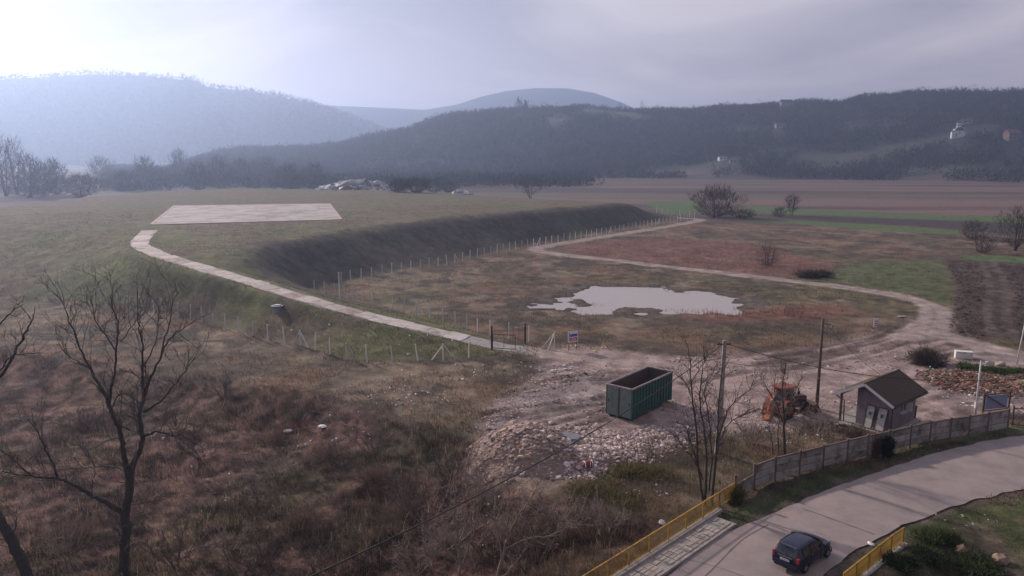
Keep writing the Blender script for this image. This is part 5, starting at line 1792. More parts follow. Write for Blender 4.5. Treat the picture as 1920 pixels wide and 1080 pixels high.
# ------------------------------------------------------------------ wiry bare bushes in the ditch
def bare_bush(label, px, py, h, w, seed, pale=True, stems=12):
    b = on(px, py); bz = hz(b[0], b[1])
    root = empty("bare_bush", (b[0], b[1], bz), label=label, cat="bush", group="wiry bare bushes in the ditch")
    rng = np.random.default_rng(seed)
    main, fine = [], []
    for k in range(stems):
        a = rng.uniform(0, 6.28); r = w / 2 * math.sqrt(rng.random())
        top = np.array([math.cos(a) * r * 1.5, math.sin(a) * r * 1.5, h * rng.uniform(0.6, 1.05)])
        b0 = np.array([math.cos(a) * r * 0.25, math.sin(a) * r * 0.25, -0.15])
        P = curve_pts([b0, (b0 * 0.55 + top * 0.45) + rng.normal(0, 0.12, 3), top], 4)
        main.append((P, np.linspace(rng.uniform(0.022, 0.04), 0.012, len(P))))
        twigs_from(rng, P, 0.04, 5, 0.35, 1.1, 3, fine, 0.3, 0.2)
    V, F = tubes_np(main, 5)
    mesh_np("stems", V, F, M_TWIG_PALE if pale else M_TWIG, parent=root)
    V, F = tubes_np(fine, 3)
    tag(mesh_np("twigs", V, F, M_TWIG_PALE if pale else M_TWIG, parent=root), kind="stuff")
    return root
for i, (px, py, h, w, pale, lab) in enumerate(((800, 1040, 2.6, 3.4, True, "pale wiry bush left of the first bottom sapling"), (890, 1010, 2.4, 3.0, True, "pale wiry bush between the two bottom saplings"), (1000, 1060, 2.6, 3.4, False, "brown wiry bush below the slanting sapling"), (1040, 985, 2.2, 3.0, True, "pale wiry bush right of the slanting sapling"),
        (760, 950, 2.2, 3.2, False, "brown wiry bush left of the rubble heap, lower one"), (840, 900, 2.0, 3.2, False, "brown wiry bush at the lower left foot of the rubble heap"), (690, 1020, 2.4, 3.4, False, "brown wiry bush in the lower middle of the ditch"), (930, 940, 2.0, 2.8, True, "pale wiry bush just below the rubble heap"),
        (600, 1060, 2.2, 3.2, False, "brown wiry bush at the bottom edge in the middle of the ditch"), (330, 1050, 2.0, 3.0, False, "brown wiry bush right of the tall tree foot"), (130, 1040, 2.2, 3.0, True, "pale wiry bush left of the tall tree foot"), (1140, 1000, 1.8, 2.4, True, "pale wiry bush nearest the yellow railing"),
        (480, 960, 1.8, 2.8, False, "brown wiry bush alone in the middle of the ditch"), (1410, 830, 1.8, 2.4, True, "pale wiry bush behind the panel fence left of the saplings"), (1530, 815, 1.6, 2.4, True, "pale wiry bush between the digger and the hut"))):
    bare_bush(lab, px, py, h, w, 700 + i, pale)
for i, (px, py) in enumerate(((60, 860), (160, 800), (330, 800), (420, 740), (520, 900), (640, 880), (380, 860), (250, 990), (430, 1030), (700, 850), (560, 790), (480, 1060), (780, 1070))):
    where = ("at the left edge above the lowest tree limb", "behind the left fork of the tall tree", "just right of the tall tree crown", "uppermost, below the post fence", "in the exact middle of the ditch slope", "left of the rubble heap foot, upper one", "right of the drooping tree limb", "between tall tree trunk and middle of the ditch", "low in the ditch right of the trunk foot", "closest to the left flank of the rubble heap", "beside the white sacks in the ditch", "at the bottom edge a third of the way across", "at the bottom edge left of the first sapling")[i]
    bare_bush("low wiry bush " + where, px, py, 1.5, 2.6, 740 + i, i % 4 == 0, 9)

# ------------------------------------------------------------------ bushes and trees farther off
def shard_cloud(rng, n, rx, ry, h, z0, size, cols, upward=0.6, hollow=0.25):
    """fuzzy winter crown: many slim blades pointing out and up through a dome shaped volume"""
    u = rng.normal(0, 1, (n, 3)); u /= np.linalg.norm(u, axis=1)[:, None]
    r = (hollow + (1 - hollow) * rng.random(n)) ** 0.7
    lump = 1 + 0.28 * np.sin(u[:, 0] * 4 + rng.uniform(0, 6)) * np.cos(u[:, 1] * 5 + rng.uniform(0, 6)) + 0.15 * np.sin(u[:, 2] * 7 + rng.uniform(0, 6))
    P = np.stack([u[:, 0] * rx * r * lump, u[:, 1] * ry * r * lump, z0 + (u[:, 2] * 0.5 + 0.5) * h * (0.55 + 0.45 * r) * (0.85 + 0.15 * lump)], 1)
    d = u * (1 - upward) + np.array([0, 0, 1]) * upward + rng.normal(0, 0.35, (n, 3))
    d /= np.linalg.norm(d, axis=1)[:, None]
    s = np.cross(d, rng.normal(0, 1, (n, 3))); s /= np.linalg.norm(s, axis=1)[:, None]
    L = size[0] * rng.uniform(0.6, 1.5, n); W = size[1] * rng.uniform(0.6, 1.4, n)
    V = np.stack([P - s * W[:, None] / 2, P + s * W[:, None] / 2, P + d * L[:, None]], 1).reshape(-1, 3)
    F = np.arange(3 * n).reshape(-1, 3)
    cc = np.array(cols)[rng.integers(0, len(cols), n)] * rng.uniform(0.7, 1.25, (n, 1))
    return V, F, np.repeat(cc, 3, axis=0)

WOOD_COLS = [(0.070, 0.055, 0.050), (0.085, 0.062, 0.056), (0.060, 0.050, 0.048), (0.078, 0.066, 0.052)]
RED_COLS = [(0.115, 0.070, 0.060), (0.095, 0.060, 0.052), (0.080, 0.056, 0.050)]
GREEN_COLS = [(0.035, 0.046, 0.028), (0.045, 0.056, 0.030), (0.030, 0.038, 0.025)]
def proto_tree(seed, h, r, n, size, cols, z0f=0.25, stems=3, upward=0.6, mats=None):
    rng = np.random.default_rng(seed)
    br = []
    for k in range(stems):
        a = rng.uniform(0, 6.28); sp = r * 0.45
        top = np.array([math.cos(a) * sp, math.sin(a) * sp, h * rng.uniform(0.75, 0.92)])
        b0 = np.array([math.cos(a) * 0.1 * stems, math.sin(a) * 0.1 * stems, -0.4])
        mid = (b0 + top) / 2 + rng.normal(0, 0.08 * r, 3)
        P = curve_pts([b0, mid, top], 3)
        br.append((P, np.linspace(0.024 * h / stems ** 0.4, 0.03, len(P))))
        for j in range(4):
            t = rng.uniform(0.3, 0.9); p = P[int(t * (len(P) - 1))]
            q = p + np.array([rng.normal(0, r * 0.45), rng.normal(0, r * 0.45), h * rng.uniform(0.10, 0.28)])
            br.append((np.array([p, (p + q) / 2 + rng.normal(0, 0.1, 3), q]), np.array([0.008 * h, 0.006 * h, 0.02])))
    tv, tf = tubes_np(br, 5)
    cv, cf, cc = shard_cloud(rng, n, r, r, h * (1 - z0f), h * z0f, size, cols, upward)
    return tv, tf, cv, cf, cc

def make_far_tree(name, label, cat, base, P, group=None, rz=0.0, sc=(1, 1, 1)):
    tv, tf, cv, cf, cc = P
    root = empty(name, base, rz, label=label, cat=cat, group=group)
    root.scale = sc
    mesh_np("trunk", tv, tf, M_BARK, parent=root)
    mesh_np("crown", cv, cf, M_FARTREE, cc, parent=root)
    return root

def put_tree(name, label, px, py, h_px, w_px, seed, cols, n=420, group=None, z0f=0.2, stems=3, cat="tree", size=None, upward=0.6, y=None):
    b = on(px, py) if y is None else tuple(at_y(px, py, y))
    z = float(H0(np.array([b[0]]), np.array([b[1]]))[0])
    d = b[1] * CP + (CAM_H - z) * SP
    h, w = h_px * d / FPX, w_px * d / FPX / 2
    size = size or (0.16 * h, 0.018 * h)
    return make_far_tree(name, label, cat, (b[0], b[1], z), proto_tree(seed, h, w, n, size, cols, z0f, stems, upward), group)

put_tree("bare_thicket", "broad rounded bare thicket at the far bend of the track", 1342, 407, 58, 92, 11, RED_COLS, 2600, z0f=0.02, stems=7, size=(1.5, 0.14))
put_tree("scrub_bush", "low dark scrub beside the broad bare thicket", 1392, 409, 15, 56, 12, GREEN_COLS, 900, z0f=0.0, stems=4, size=(0.8, 0.12), cat="bush")
put_tree("bare_tree", "small bare tree alone on the green strip of the plain", 1483, 405, 40, 26, 13, WOOD_COLS, 520, size=(1.3, 0.09))
put_tree("scrub_bush", "low bush left of the lone small tree on the plain", 1460, 407, 18, 26, 14, WOOD_COLS, 420, z0f=0.0, cat="bush", size=(0.9, 0.10))
put_tree("bare_tree", "bushy dark bare tree at the right edge above the ploughed field", 1902, 470, 82, 70, 15, WOOD_COLS, 1900, z0f=0.1, stems=4, size=(1.0, 0.07))
put_tree("scrub_bush", "rounded dark scrub left of the right edge trees", 1826, 450, 38, 50, 16, WOOD_COLS, 1100, z0f=0.0, stems=4, cat="bush", size=(0.8, 0.07))
put_tree("scrub_bush", "low thicket below the right edge trees by the green strip", 1842, 474, 34, 44, 17, WOOD_COLS, 900, z0f=0.0, stems=4, cat="bush", size=(0.8, 0.06))
put_tree("scrub_bush", "pale reddish bush among the scrub inside the track loop", 1440, 498, 42, 52, 18, RED_COLS, 900, z0f=0.0, stems=5, cat="bush", size=(0.8, 0.04))
put_tree("bare_tree", "faint bare tree behind the end of the dark slope", 995, 372, 48, 56, 19, WOOD_COLS, 620, z0f=0.15, size=(1.8, 0.12))
# dark hedge beside the waste heap on the plateau
for i, (px, w, h) in enumerate(((748, 44, 24), (782, 50, 27), (815, 46, 25), (842, 34, 20))):
    put_tree("hedge_bush", ["leftmost bush of the dark hedge right of the waste heap", "second bush from the left in the dark hedge by the waste heap", "third bush from the left in the dark hedge by the waste heap", "rightmost bush of the dark hedge right of the waste heap"][i], px, 361, h, w, 30 + i, GREEN_COLS + WOOD_COLS, 700, z0f=0.0, stems=3, cat="bush", group="dark hedge on the plateau", size=(1.6, 0.22))

# hazy tree row behind the mound, at left
row = [(-20, 372, 100, 60), (12, 372, 112, 46), (34, 374, 108, 40), (58, 372, 80, 40), (82, 368, 62, 44), (106, 366, 66, 40), (150, 360, 42, 60), (192, 356, 52, 46), (232, 352, 36, 50), (272, 351, 58, 38), (305, 350, 34, 40), (338, 350, 64, 34), (372, 349, 54, 44), (412, 348, 60, 46), (455, 348, 50, 50), (500, 348, 52, 50), (545, 347, 50, 54), (590, 346, 46, 46)]
words = ["leftmost tall bare tree in the hazy row behind the mound", "tall twin-topped bare tree near the left edge of the hazy row", "tall bare tree third from the left in the hazy row"]
for i, (px, py, h, w) in enumerate(row):
    lab = words[i] if i < 3 else "%s bare tree from the left in the hazy row behind the mound" % ("fourth fifth sixth seventh eighth ninth tenth eleventh twelfth thirteenth fourteenth fifteenth sixteenth seventeenth eighteenth".split()[i - 3])
    put_tree("bare_tree", lab, px, py, h, w, 50 + i, WOOD_COLS, 900, group="hazy tree row behind the mound", z0f=0.0, stems=2 + i % 3, size=(3.2, 0.30) if i > 2 else (3.0, 0.20), y=(400 + (i % 3) * 12) if i < 7 else 470 + (i % 4) * 35)

# ------------------------------------------------------------------ wooded hills
SIGHT = [(1354, 301, 12), (1378, 304, 12), (1897, 262, 14), (1325, 207, 9), (1372, 203, 10), (1474, 199, 13), (1415, 202, 8), (1462, 240, 11), (1046, 222, 9), (1815, 232, 10), (1796, 257, 16), (1654, 182, 8), (1664, 182, 9), (768, 238, 9), (1203, 211, 4), (1403, 202, 5), (1427, 201, 8), (1341, 206, 5), (973, 214, 8)]
def forest(name, seed, n, azr, dr_, hgt, size, per, dens=None, zmin=1.0):
    rng = np.random.default_rng(seed)
    az = np.radians(rng.uniform(azr[0], azr[1], n)); D = np.sqrt(rng.uniform(dr_[0] ** 2, dr_[1] ** 2, n))
    x, y = D * np.sin(az), D * np.cos(az)
    z = hills_h(x, y)
    clear = fbm(x * 0.45, y, 60, 3, 70)
    if dens is None:
        keep = (z > -0.5) & ((z > 1.0) | (np.hypot(x, y) > 735)) & (rng.random(n) > np.maximum(sstep(0.70, 0.72, clear), hill_clear(x, y)))
        aa, dd_ = np.arctan2(x, y), np.hypot(x, y)
        for (qx, qy, wpx) in SIGHT:
            b = on(qx, qy)
            a_, d_ = math.atan2(b[0], b[1]), math.hypot(b[0], b[1])
            keep &= ~((np.abs(aa - a_) < wpx / FPX) & (dd_ > d_ - 60) & (dd_ < d_ + 12))
    else:
        keep = (z > zmin) & (rng.random(n) < dens(x, y))
    x, y, z = x[keep], y[keep], z[keep]
    m = len(x)
    tall = np.where(rng.random(m) < (0.02 if dens is None else 0.0), 1.6, 1.0)
    h = tall * hgt * rng.uniform(0.5, 1.4, m) * (0.25 + 1.5 * fbm(x, y, 40, 3, 88))
    u = rng.normal(0, 1, (m, per, 3)); u /= np.linalg.norm(u, axis=2)[:, :, None]
    P = np.empty((m, per, 3))
    P[:, :, 0] = x[:, None] + u[:, :, 0] * h[:, None] * 0.42
    P[:, :, 1] = y[:, None] + u[:, :, 1] * h[:, None] * 0.42
    P[:, :, 2] = z[:, None] + (u[:, :, 2] * 0.42 + 0.45) * h[:, None]
    d = u * 0.45 + np.array([0, 0, 0.7]) + rng.normal(0, 0.3, (m, per, 3))
    d /= np.linalg.norm(d, axis=2)[:, :, None]
    s = np.cross(d, rng.normal(0, 1, (m, per, 3))); s /= np.linalg.norm(s, axis=2)[:, :, None]
    L = size[0] * rng.uniform(0.7, 1.4, (m, per, 1)); W = size[1] * rng.uniform(0.6, 1.4, (m, per, 1))
    V = np.stack([P - s * W / 2, P + s * W / 2, P + d * L], 2).reshape(-1, 3)
    base = 0.72 * np.array(WOOD_COLS + GREEN_COLS[:1])[rng.integers(0, 5, m)] * rng.uniform(0.55, 1.5, (m, 1)) * (0.55 + 0.9 * fbm(x, y, 35, 3, 89))[:, None]
    C = np.repeat(base, per * 3, axis=0)
    o = mesh_np(name, V, np.arange(len(V)).reshape(-1, 3), M_FARTREE, C)
    return tag(o, {"woodland": "dense bare winter woodland covering the near hills", "far_woodland": "hazy woodland on the far left hill", "valley_thicket": "dark band of thicket along the valley floor below the hills"}[name], "woodland", kind="stuff")
forest("woodland", 5, 33000, (-28, 41), (720, 1150), 6.6, (3.0, 0.75), 11)
forest("far_woodland", 6, 7000, (-41, 12), (1700, 2230), 10.0, (4.6, 2.4), 9, dens=lambda x, y: np.full(len(x), 0.9))

forest('valley_thicket', 7, 8200, (-41, 10), (520, 760), 6.2, (2.6, 0.7), 10, dens=lambda x, y: sstep(0.40, 0.52, fbm(x * 0.25, y, 40, 3, 93)) * (0.25 + 0.75 * (x > -260)) * sstep(0.125, 0.06, np.arctan2(x, y)), zmin=-1.0)
ridge = [(768, 238, 26, 20, 0, "rounded lone tree standing out on the left end of the near ridge"), (973, 214, 30, 14, 1, "dark pointed conifer on the crest of the middle ridge"), (985, 213, 24, 12, 1, "smaller dark conifer right of the pointed one on the middle ridge"),
         (1203, 211, 22, 8, 0, "thin bare tree poking above the ridge right of the far hill"), (1341, 206, 16, 8, 1, "small dark conifer on the ridge among the houses"), (1403, 202, 17, 9, 1, "dark conifer on the ridge between two houses"), (1427, 201, 18, 14, 0, "pale rounded bare tree on the ridge among the houses"),
         (1600, 190, 16, 44, 0, "broad low bare tree clump on the shoulder of the right ridge"), (1654, 182, 17, 9, 0, "left one of the twin trees on the right skyline"), (1664, 182, 19, 13, 0, "right one of the twin trees on the right skyline"), (1706, 178, 20, 34, 1, "dark peaked tree clump on the right skyline"),
         (1842, 178, 17, 28, 0, "wide bare tree near the right end of the skyline"), (1001, 250, 28, 5, 1, "left one of the two slim poplars on the wooded slope"), (1020, 248, 26, 5, 1, "right one of the two slim poplars on the wooded slope"), (1075, 265, 24, 12, 1, "dark conifer on the wooded slope right of the poplars"),
         (418, 274, 22, 14, 0, "bare treetop rising from the hazy wood at left"), (689, 262, 14, 4, 1, "tiny slim conifer on the left end of the near ridge")]
for i, (px, py, h, w, kind_, lab) in enumerate(ridge):
    b = on(px, py)
    put_tree("conifer" if kind_ else "bare_tree", lab, px, py, h, w, 200 + i, GREEN_COLS if kind_ else WOOD_COLS, 260, z0f=0.0 if kind_ else 0.25, stems=1 if kind_ else 2, size=(3.0, 0.9) if not kind_ else (2.6, 1.0), upward=0.75 if kind_ else 0.5)

# ------------------------------------------------------------------ buildings on the hills
M_WHITEW = mat("whitewash", (0.62, 0.60, 0.61), 0.9, var=0.08, scale=0.4)
M_PINKW = mat("rose_plaster", (0.20, 0.135, 0.135), 0.9, var=0.1, scale=0.4)
M_GREYW = mat("grey_plaster", (0.26, 0.24, 0.24), 0.9, var=0.1, scale=0.4)
M_ROOFR = mat("red_roof", (0.16, 0.07, 0.055), 0.9, var=0.2, scale=0.8)
M_ROOFD = mat("dark_roof", (0.07, 0.06, 0.06), 0.9, var=0.2, scale=0.8)
M_WIN = mat("dark_window", (0.02, 0.022, 0.028), 0.3, var=0.05)
def house(label, px, py, w, d, h, rh, wallm, roofm, rz=0.0, storeys=1, nwin=3):
    b = on(px, py)
    root = empty("house", b, rz, label=label, cat="house")
    root.scale = (0.78, 0.78, 0.78)
    MB().box((0, 0, h / 2 - 2), (w, d, h + 4)).build("wall", wallm, root)
    r = MB().prism([(-d / 2 - 0.6, h - 0.02), (d / 2 + 0.6, h - 0.02), (0, h + rh)], -w / 2 - 0.5, w / 2 + 0.5, axis='x').build("roof", roofm, root)
    MB().box((w * 0.22, d * 0.15, h + rh * 0.85), (0.8, 0.8, 1.8)).build("chimney", roofm, r)
    for s in range(storeys):
        for k in range(nwin):
            xx = -w / 2 + w * (k + 0.5) / nwin
            zz = (s + 0.55) * h / storeys
            MB().box((xx, -d / 2 - 0.03, zz), (w / nwin * 0.42, 0.08, h / storeys * 0.45)).build("window", M_WIN, root)
    return root
house("white farm building at the foot of the wooded slope", 1354, 301, 10, 7, 4.5, 2.2, M_WHITEW, M_ROOFD, 0.1, 1, 2)
house("low pale shed right of the white farm building", 1378, 304, 14, 5, 2.6, 1.0, M_GREYW, M_ROOFD, -0.1, 1, 3)
house("rose plastered house at the right edge below the church", 1897, 262, 17, 10, 8, 4, M_PINKW, M_ROOFR, 0.15, 2, 3)
house("roofed house leftmost of the row on the ridge skyline", 1325, 207, 12, 8, 4, 4, M_GREYW, M_ROOFD, 0.1, 1, 2)
house("house with dark roof on the skyline beside the small conifer", 1372, 203, 14, 9, 5, 4.5, M_GREYW, M_ROOFD, -0.2, 1, 2)
house("wide house on the skyline right of the pale rounded tree", 1474, 199, 20, 10, 6, 5, M_GREYW, M_ROOFD, 0.1, 1, 3)
house("small house on the skyline between conifer and pale tree", 1415, 202, 11, 8, 4, 3.6, M_GREYW, M_ROOFD, 0.3, 1, 2)
house("pale house half way up the wooded slope", 1462, 240, 14, 8, 4.5, 3, M_GREYW, M_ROOFD, 0.1, 1, 3)
house("faint pale house on the slope left of the middle", 1046, 222, 12, 8, 4.5, 3, M_GREYW, M_ROOFR, 0.0, 1, 2)
house("long faint building behind the church", 1815, 232, 16, 6, 4, 2.2, M_GREYW, M_ROOFR, 0.0, 1, 3)

cb = on(1796, 257)
ch = empty("church", cb, R(-14), label="white domed church on the hillside at right", cat="church")
ch.scale = (0.8, 0.8, 0.8)
k_ = (cb[1] * CP) / FPX          # metres per photograph pixel there
def S(v): return v * k_
MB().box((0, 0, S(8) - 3), (S(20), S(16), S(18) + 6)).build("nave", M_WHITEW, ch)
nv = MB().prism([(-S(11), S(14))] + [(math.cos(R(a)) * S(10), S(15) + math.sin(R(a)) * S(7)) for a in range(180, -1, -20)] + [(S(11), S(14))], -S(9), S(9), axis='y').build("vaulted_roof", M_ROOFD, ch)
fr_ = MB()
for i in range(9):
    a0_, a1_ = R(180 - i * 20), R(160 - i * 20)
    fr_.bar((math.cos(a0_) * S(9.5), -S(9.2), S(15) + math.sin(a0_) * S(7)), (math.cos(a1_) * S(9.5), -S(9.2), S(15) + math.sin(a1_) * S(7)), S(0.8), S(1.6), up=(0, 1, 0))
fr_.build("front_arch", M_WHITEW, ch)
MB().box((-S(12), -S(3), S(5) - 2), (S(7), S(10), S(12) + 4)).build("porch", M_WHITEW, ch)
MB().prism([(-S(16), S(11)), (-S(8), S(11)), (-S(12), S(13.5))], -S(8.3), S(2.3), axis='y').build("porch_roof", M_ROOFD, ch)
MB().tube([(0, 0, S(20)), (0, 0, S(31))], S(5.2), 16).build("drum", M_WHITEW, ch)
dm = MB().tube([(0, 0, S(30.9)), (0, 0, S(33)), (0, 0, S(35.5)), (0, 0, S(36.4))], [S(5.8), S(5.2), S(2.8), S(0.4)], 16).build("dome", M_ROOFD, ch, smooth=True)
MB().bar((0, 0, S(36)), (0, 0, S(39)), S(0.3)).bar((-S(0.8), 0, S(38)), (S(0.8), 0, S(38)), S(0.3)).build("cross", M_DARK, dm)
for i in range(8):
    a = R(i * 45 + 22)
    MB().box((math.cos(a) * S(5.1), math.sin(a) * S(5.1), S(26.5)), (S(0.6), S(1.5), S(4.5)), rz=a).build("window", M_WIN, ch)
MB().tube([(0.3, -S(7.9), S(9)), (0.3, -S(8.3), S(9))], S(1.7), 14).build("round_window", M_WIN, ch)
MB().box((-S(6), -S(8.1), S(4)), (S(2), S(0.5), S(8))).build("door", M_WIN, ch)
MB().box((S(12), S(2), S(6) - 2), (S(5), S(8), S(10) + 4)).build("apse", M_WHITEW, ch)
# ------------------------------------------------------------------ ground cover: countless blades, canes and dead stems
def polar_pts(rng, n, d0, d1, a0=-41, a1=41):
    """spread so that nearer ground carries more stems per square metre"""
    D = np.exp(rng.uniform(math.log(d0), math.log(d1), n))
    az = np.radians(rng.uniform(a0, a1, n))
    return D * np.sin(az), D * np.cos(az)

def blades(name, label, cat, x, y, L, W, C, rng, lean=0.5, two=False, z=None):
    n = len(x)
    z = HT(x, y) if z is None else z
    az = rng.uniform(0, 2 * math.pi, n)
    ln = np.abs(rng.normal(0, lean, n))
    d = np.stack([np.cos(az) * np.sin(ln), np.sin(az) * np.sin(ln), np.cos(ln)], 1)
    sa = rng.uniform(0, 2 * math.pi, n)
    s = np.stack([np.cos(sa), np.sin(sa), np.zeros(n)], 1)
    B = np.stack([x, y, z - 0.03], 1)
    if not two:
        V = np.stack([B - s * W[:, None] / 2, B + s * W[:, None] / 2, B + d * L[:, None]], 1).reshape(-1, 3)
        F = np.arange(3 * n).reshape(-1, 3)
        CC = np.repeat(C, 3, axis=0)
    else:
        # arching cane: rises, bends over
        M = B + d * (L * 0.6)[:, None]
        out = np.stack([np.cos(az), np.sin(az), np.full(n, -0.25)], 1)
        T = M + out * (L * rng.uniform(0.2, 0.6, n))[:, None]
        w2 = W * 0.7
        V = np.stack([B - s * W[:, None] / 2, B + s * W[:, None] / 2, M - s * w2[:, None] / 2, M + s * w2[:, None] / 2, T], 1).reshape(-1, 3)
        i = np.arange(n)[:, None] * 5
        F = np.concatenate([i + np.array([[0, 1, 3]]), i + np.array([[0, 3, 2]]), i + np.array([[2, 3, 4]])], 0)
        CC = np.repeat(C, 5, axis=0)
    o = mesh_np(name, V, F, M_LEAF, CC)
    return tag(o, label, cat, kind="stuff")

def pick(rng, n, cols, jitter=0.3):
    c = np.array(cols)[rng.integers(0, len(cols), n)]
    return c * rng.uniform(1 - jitter, 1 + jitter, (n, 1))

rng = np.random.default_rng(77)
# dry brush of the ditch
x, y = polar_pts(rng, 430000, 27, 112, -41, 16)
sb = sdist(x, y, brush_poly)
dens = fbm(x, y, 3.2, 3, 201, 0.6)
k = (sb + (dens - 0.5) * 6 > 0.5) & (rng.random(len(x)) < 0.7 + 0.3 * sstep(0.30, 0.62, dens))
x, y, dn = x[k], y[k], dens[k]
tone = fbm(x, y, 8, 3, 203)
BR = [(0.160, 0.100, 0.078), (0.125, 0.078, 0.063), (0.20, 0.14, 0.105), (0.085, 0.058, 0.050), (0.32, 0.25, 0.20), (0.185, 0.090, 0.072), (0.20, 0.112, 0.085)]
OL = [(0.105, 0.098, 0.050), (0.130, 0.115, 0.058), (0.085, 0.085, 0.042)]
C = pick(rng, len(x), BR)
og = rng.random(len(x)) < sstep(0.50, 0.60, tone) * 0.75
C[og] = pick(rng, og.sum(), OL)
C *= (0.33 + 0.92 * sstep(0.30, 0.70, fbm(x, y, 0.9, 3, 6, 0.7)))[:, None]
L = rng.uniform(0.15, 0.55, len(x)) * (0.6 + 0.9 * sstep(0.45, 0.75, dn))
blades("dry_brush", "tangled dry brown brush filling the ditch at left", "brush", x, y, L, rng.uniform(0.02, 0.055, len(x)), C, rng, 1.0)
x, y = polar_pts(rng, 42000, 27, 95, -41, 15)
sb = sdist(x, y, brush_poly); dn = fbm(x, y, 3.2, 3, 201, 0.6)
k = (sb > 0.5) & (rng.random(len(x)) < sstep(0.42, 0.66, dn))
x, y = x[k], y[k]
blades("bramble_canes", "arching reddish bramble canes over the brush", "brambles", x, y, rng.uniform(0.6, 1.5, len(x)), rng.uniform(0.018, 0.035, len(x)), pick(rng, len(x), [(0.135, 0.080, 0.066), (0.175, 0.125, 0.105), (0.090, 0.060, 0.054), (0.24, 0.19, 0.16)]), rng, 0.55, True)
# rank grass between yard, pond and mound
x, y = polar_pts(rng, 230000, 55, 240, -41, 41)
m_ = ~inside(x, y, brush_poly) & ~inside(x, y, yard_poly) & ~inside(x, y, foot) & ~inside(x, y, plough_poly) & ~inside(x, y, road_poly)
td = np.minimum(seg_dist(x, y, [tuple(p) for p in track]), seg_dist(x, y, [tuple(p) for p in track2]))
sp = np.maximum(sdist(x, y, pond_poly), sdist(x, y, pond2_poly))
dn = fbm(x, y, 5, 3, 205, 0.6)
m_ &= (td > 2.0) & (sp + (dn - 0.5) * 9 < 0.6) & (rng.random(len(x)) < sstep(0.36, 0.62, dn))
x, y, dn = x[m_], y[m_], dn[m_]
tone = fbm(x, y, 16, 3, 207)
C = pick(rng, len(x), [(0.150, 0.105, 0.075), (0.115, 0.088, 0.058), (0.180, 0.130, 0.095), (0.130, 0.078, 0.058)])
g = rng.random(len(x)) < sstep(0.50, 0.62, tone) * 0.8
C[g] = pick(rng, g.sum(), [(0.095, 0.095, 0.048), (0.110, 0.105, 0.055)])
rdm = seg_dist(x, y, [tuple(p) for p in G2([(1340, 588), (1450, 588), (1560, 578)])]) < 6
C[rdm] = pick(rng, rdm.sum(), [(0.190, 0.090, 0.066), (0.155, 0.080, 0.062)])
sc_ = inside(x, y, scrub_poly)
C[sc_] = pick(rng, sc_.sum(), [(0.185, 0.095, 0.078), (0.140, 0.078, 0.066), (0.215, 0.135, 0.105)])
L = rng.uniform(0.15, 0.5, len(x)) * np.where(rdm | sc_, 1.8, 1.0)
blades("rank_grass", "rough tawny grass round the pond and track", "grass", x, y, L, rng.uniform(0.04, 0.10, len(x)), C, rng, 0.9)
# mound grass
x, y = polar_pts(rng, 130000, 74, 230, -41, 12)
m_ = inside(x, y, foot)
x, y = x[m_], y[m_]
dr = seg_dist(x, y, [tuple(p[:2]) for p in ridge_s]); de = seg_dist(x, y, [tuple(p) for p in G2(FOOT_R[5:])])
ip = inside(x, y, list(plateau))
m_ = (dr > 1.3) & ~((de < 24) & ~ip & (dr > 8)) & (sdist(x, y, pad_poly) < -1) & (rng.random(len(x)) < sstep(0.34, 0.6, fbm(x, y, 6, 3, 209)))
x, y, dr = x[m_], y[m_], dr[m_]
C = pick(rng, len(x), [(0.118, 0.122, 0.052), (0.100, 0.110, 0.050), (0.150, 0.125, 0.075), (0.135, 0.105, 0.070)])
blades("mound_grass", "short green and tan grass over the mound", "grass", x, y, rng.uniform(0.12, 0.34, len(x)), rng.uniform(0.05, 0.12, len(x)), C, rng, 0.6)
# verge and right bank
x, y = polar_pts(rng, 150000, 26, 75, 6, 41)
sr = sdist(x, y, road_poly)
fl_ = seg_dist(x, y, [tuple(p[:2]) for p in [G(*q) for q in FENCE_PX]])
right = inside(x, y, [tuple(p) for p in G2([(1690, 1000), (1800, 955), (1960, 925), (2300, 880), (2300, 1300), (1500, 1300), (1580, 1090)])])
vergep = [tuple(p) for p in G2([(1893, 806), (1780, 824), (1665, 850), (1542, 880), (1452, 902), (1385, 938), (1345, 965), (1330, 1000), (1367, 994), (1440, 964), (1513, 930), (1580, 904), (1647, 880), (1780, 841), (1913, 815)])]
verge = inside(x, y, vergep)
dn = fbm(x, y, 1.6, 3, 211, 0.6)
m_ = (sr < -0.12) & (right | verge) & (rng.random(len(x)) < sstep(0.28, 0.6, dn) * np.where(verge, 1.0, 0.75))
x, y, rt = x[m_], y[m_], right[m_]
C = pick(rng, len(x), [(0.050, 0.072, 0.026), (0.066, 0.088, 0.030), (0.080, 0.085, 0.036)])
q_ = rt & (rng.random(len(x)) < 0.5 + 0.4 * (fbm(x, y, 4, 2, 215) > 0.5))
C[q_] = pick(rng, q_.sum(), [(0.110, 0.092, 0.050), (0.130, 0.095, 0.065), (0.090, 0.085, 0.040)])
blades("verge_grass", "green grass on the road verge and the lower right bank", "grass", x, y, rng.uniform(0.10, 0.30, len(x)), rng.uniform(0.02, 0.045, len(x)), C, rng, 0.7)
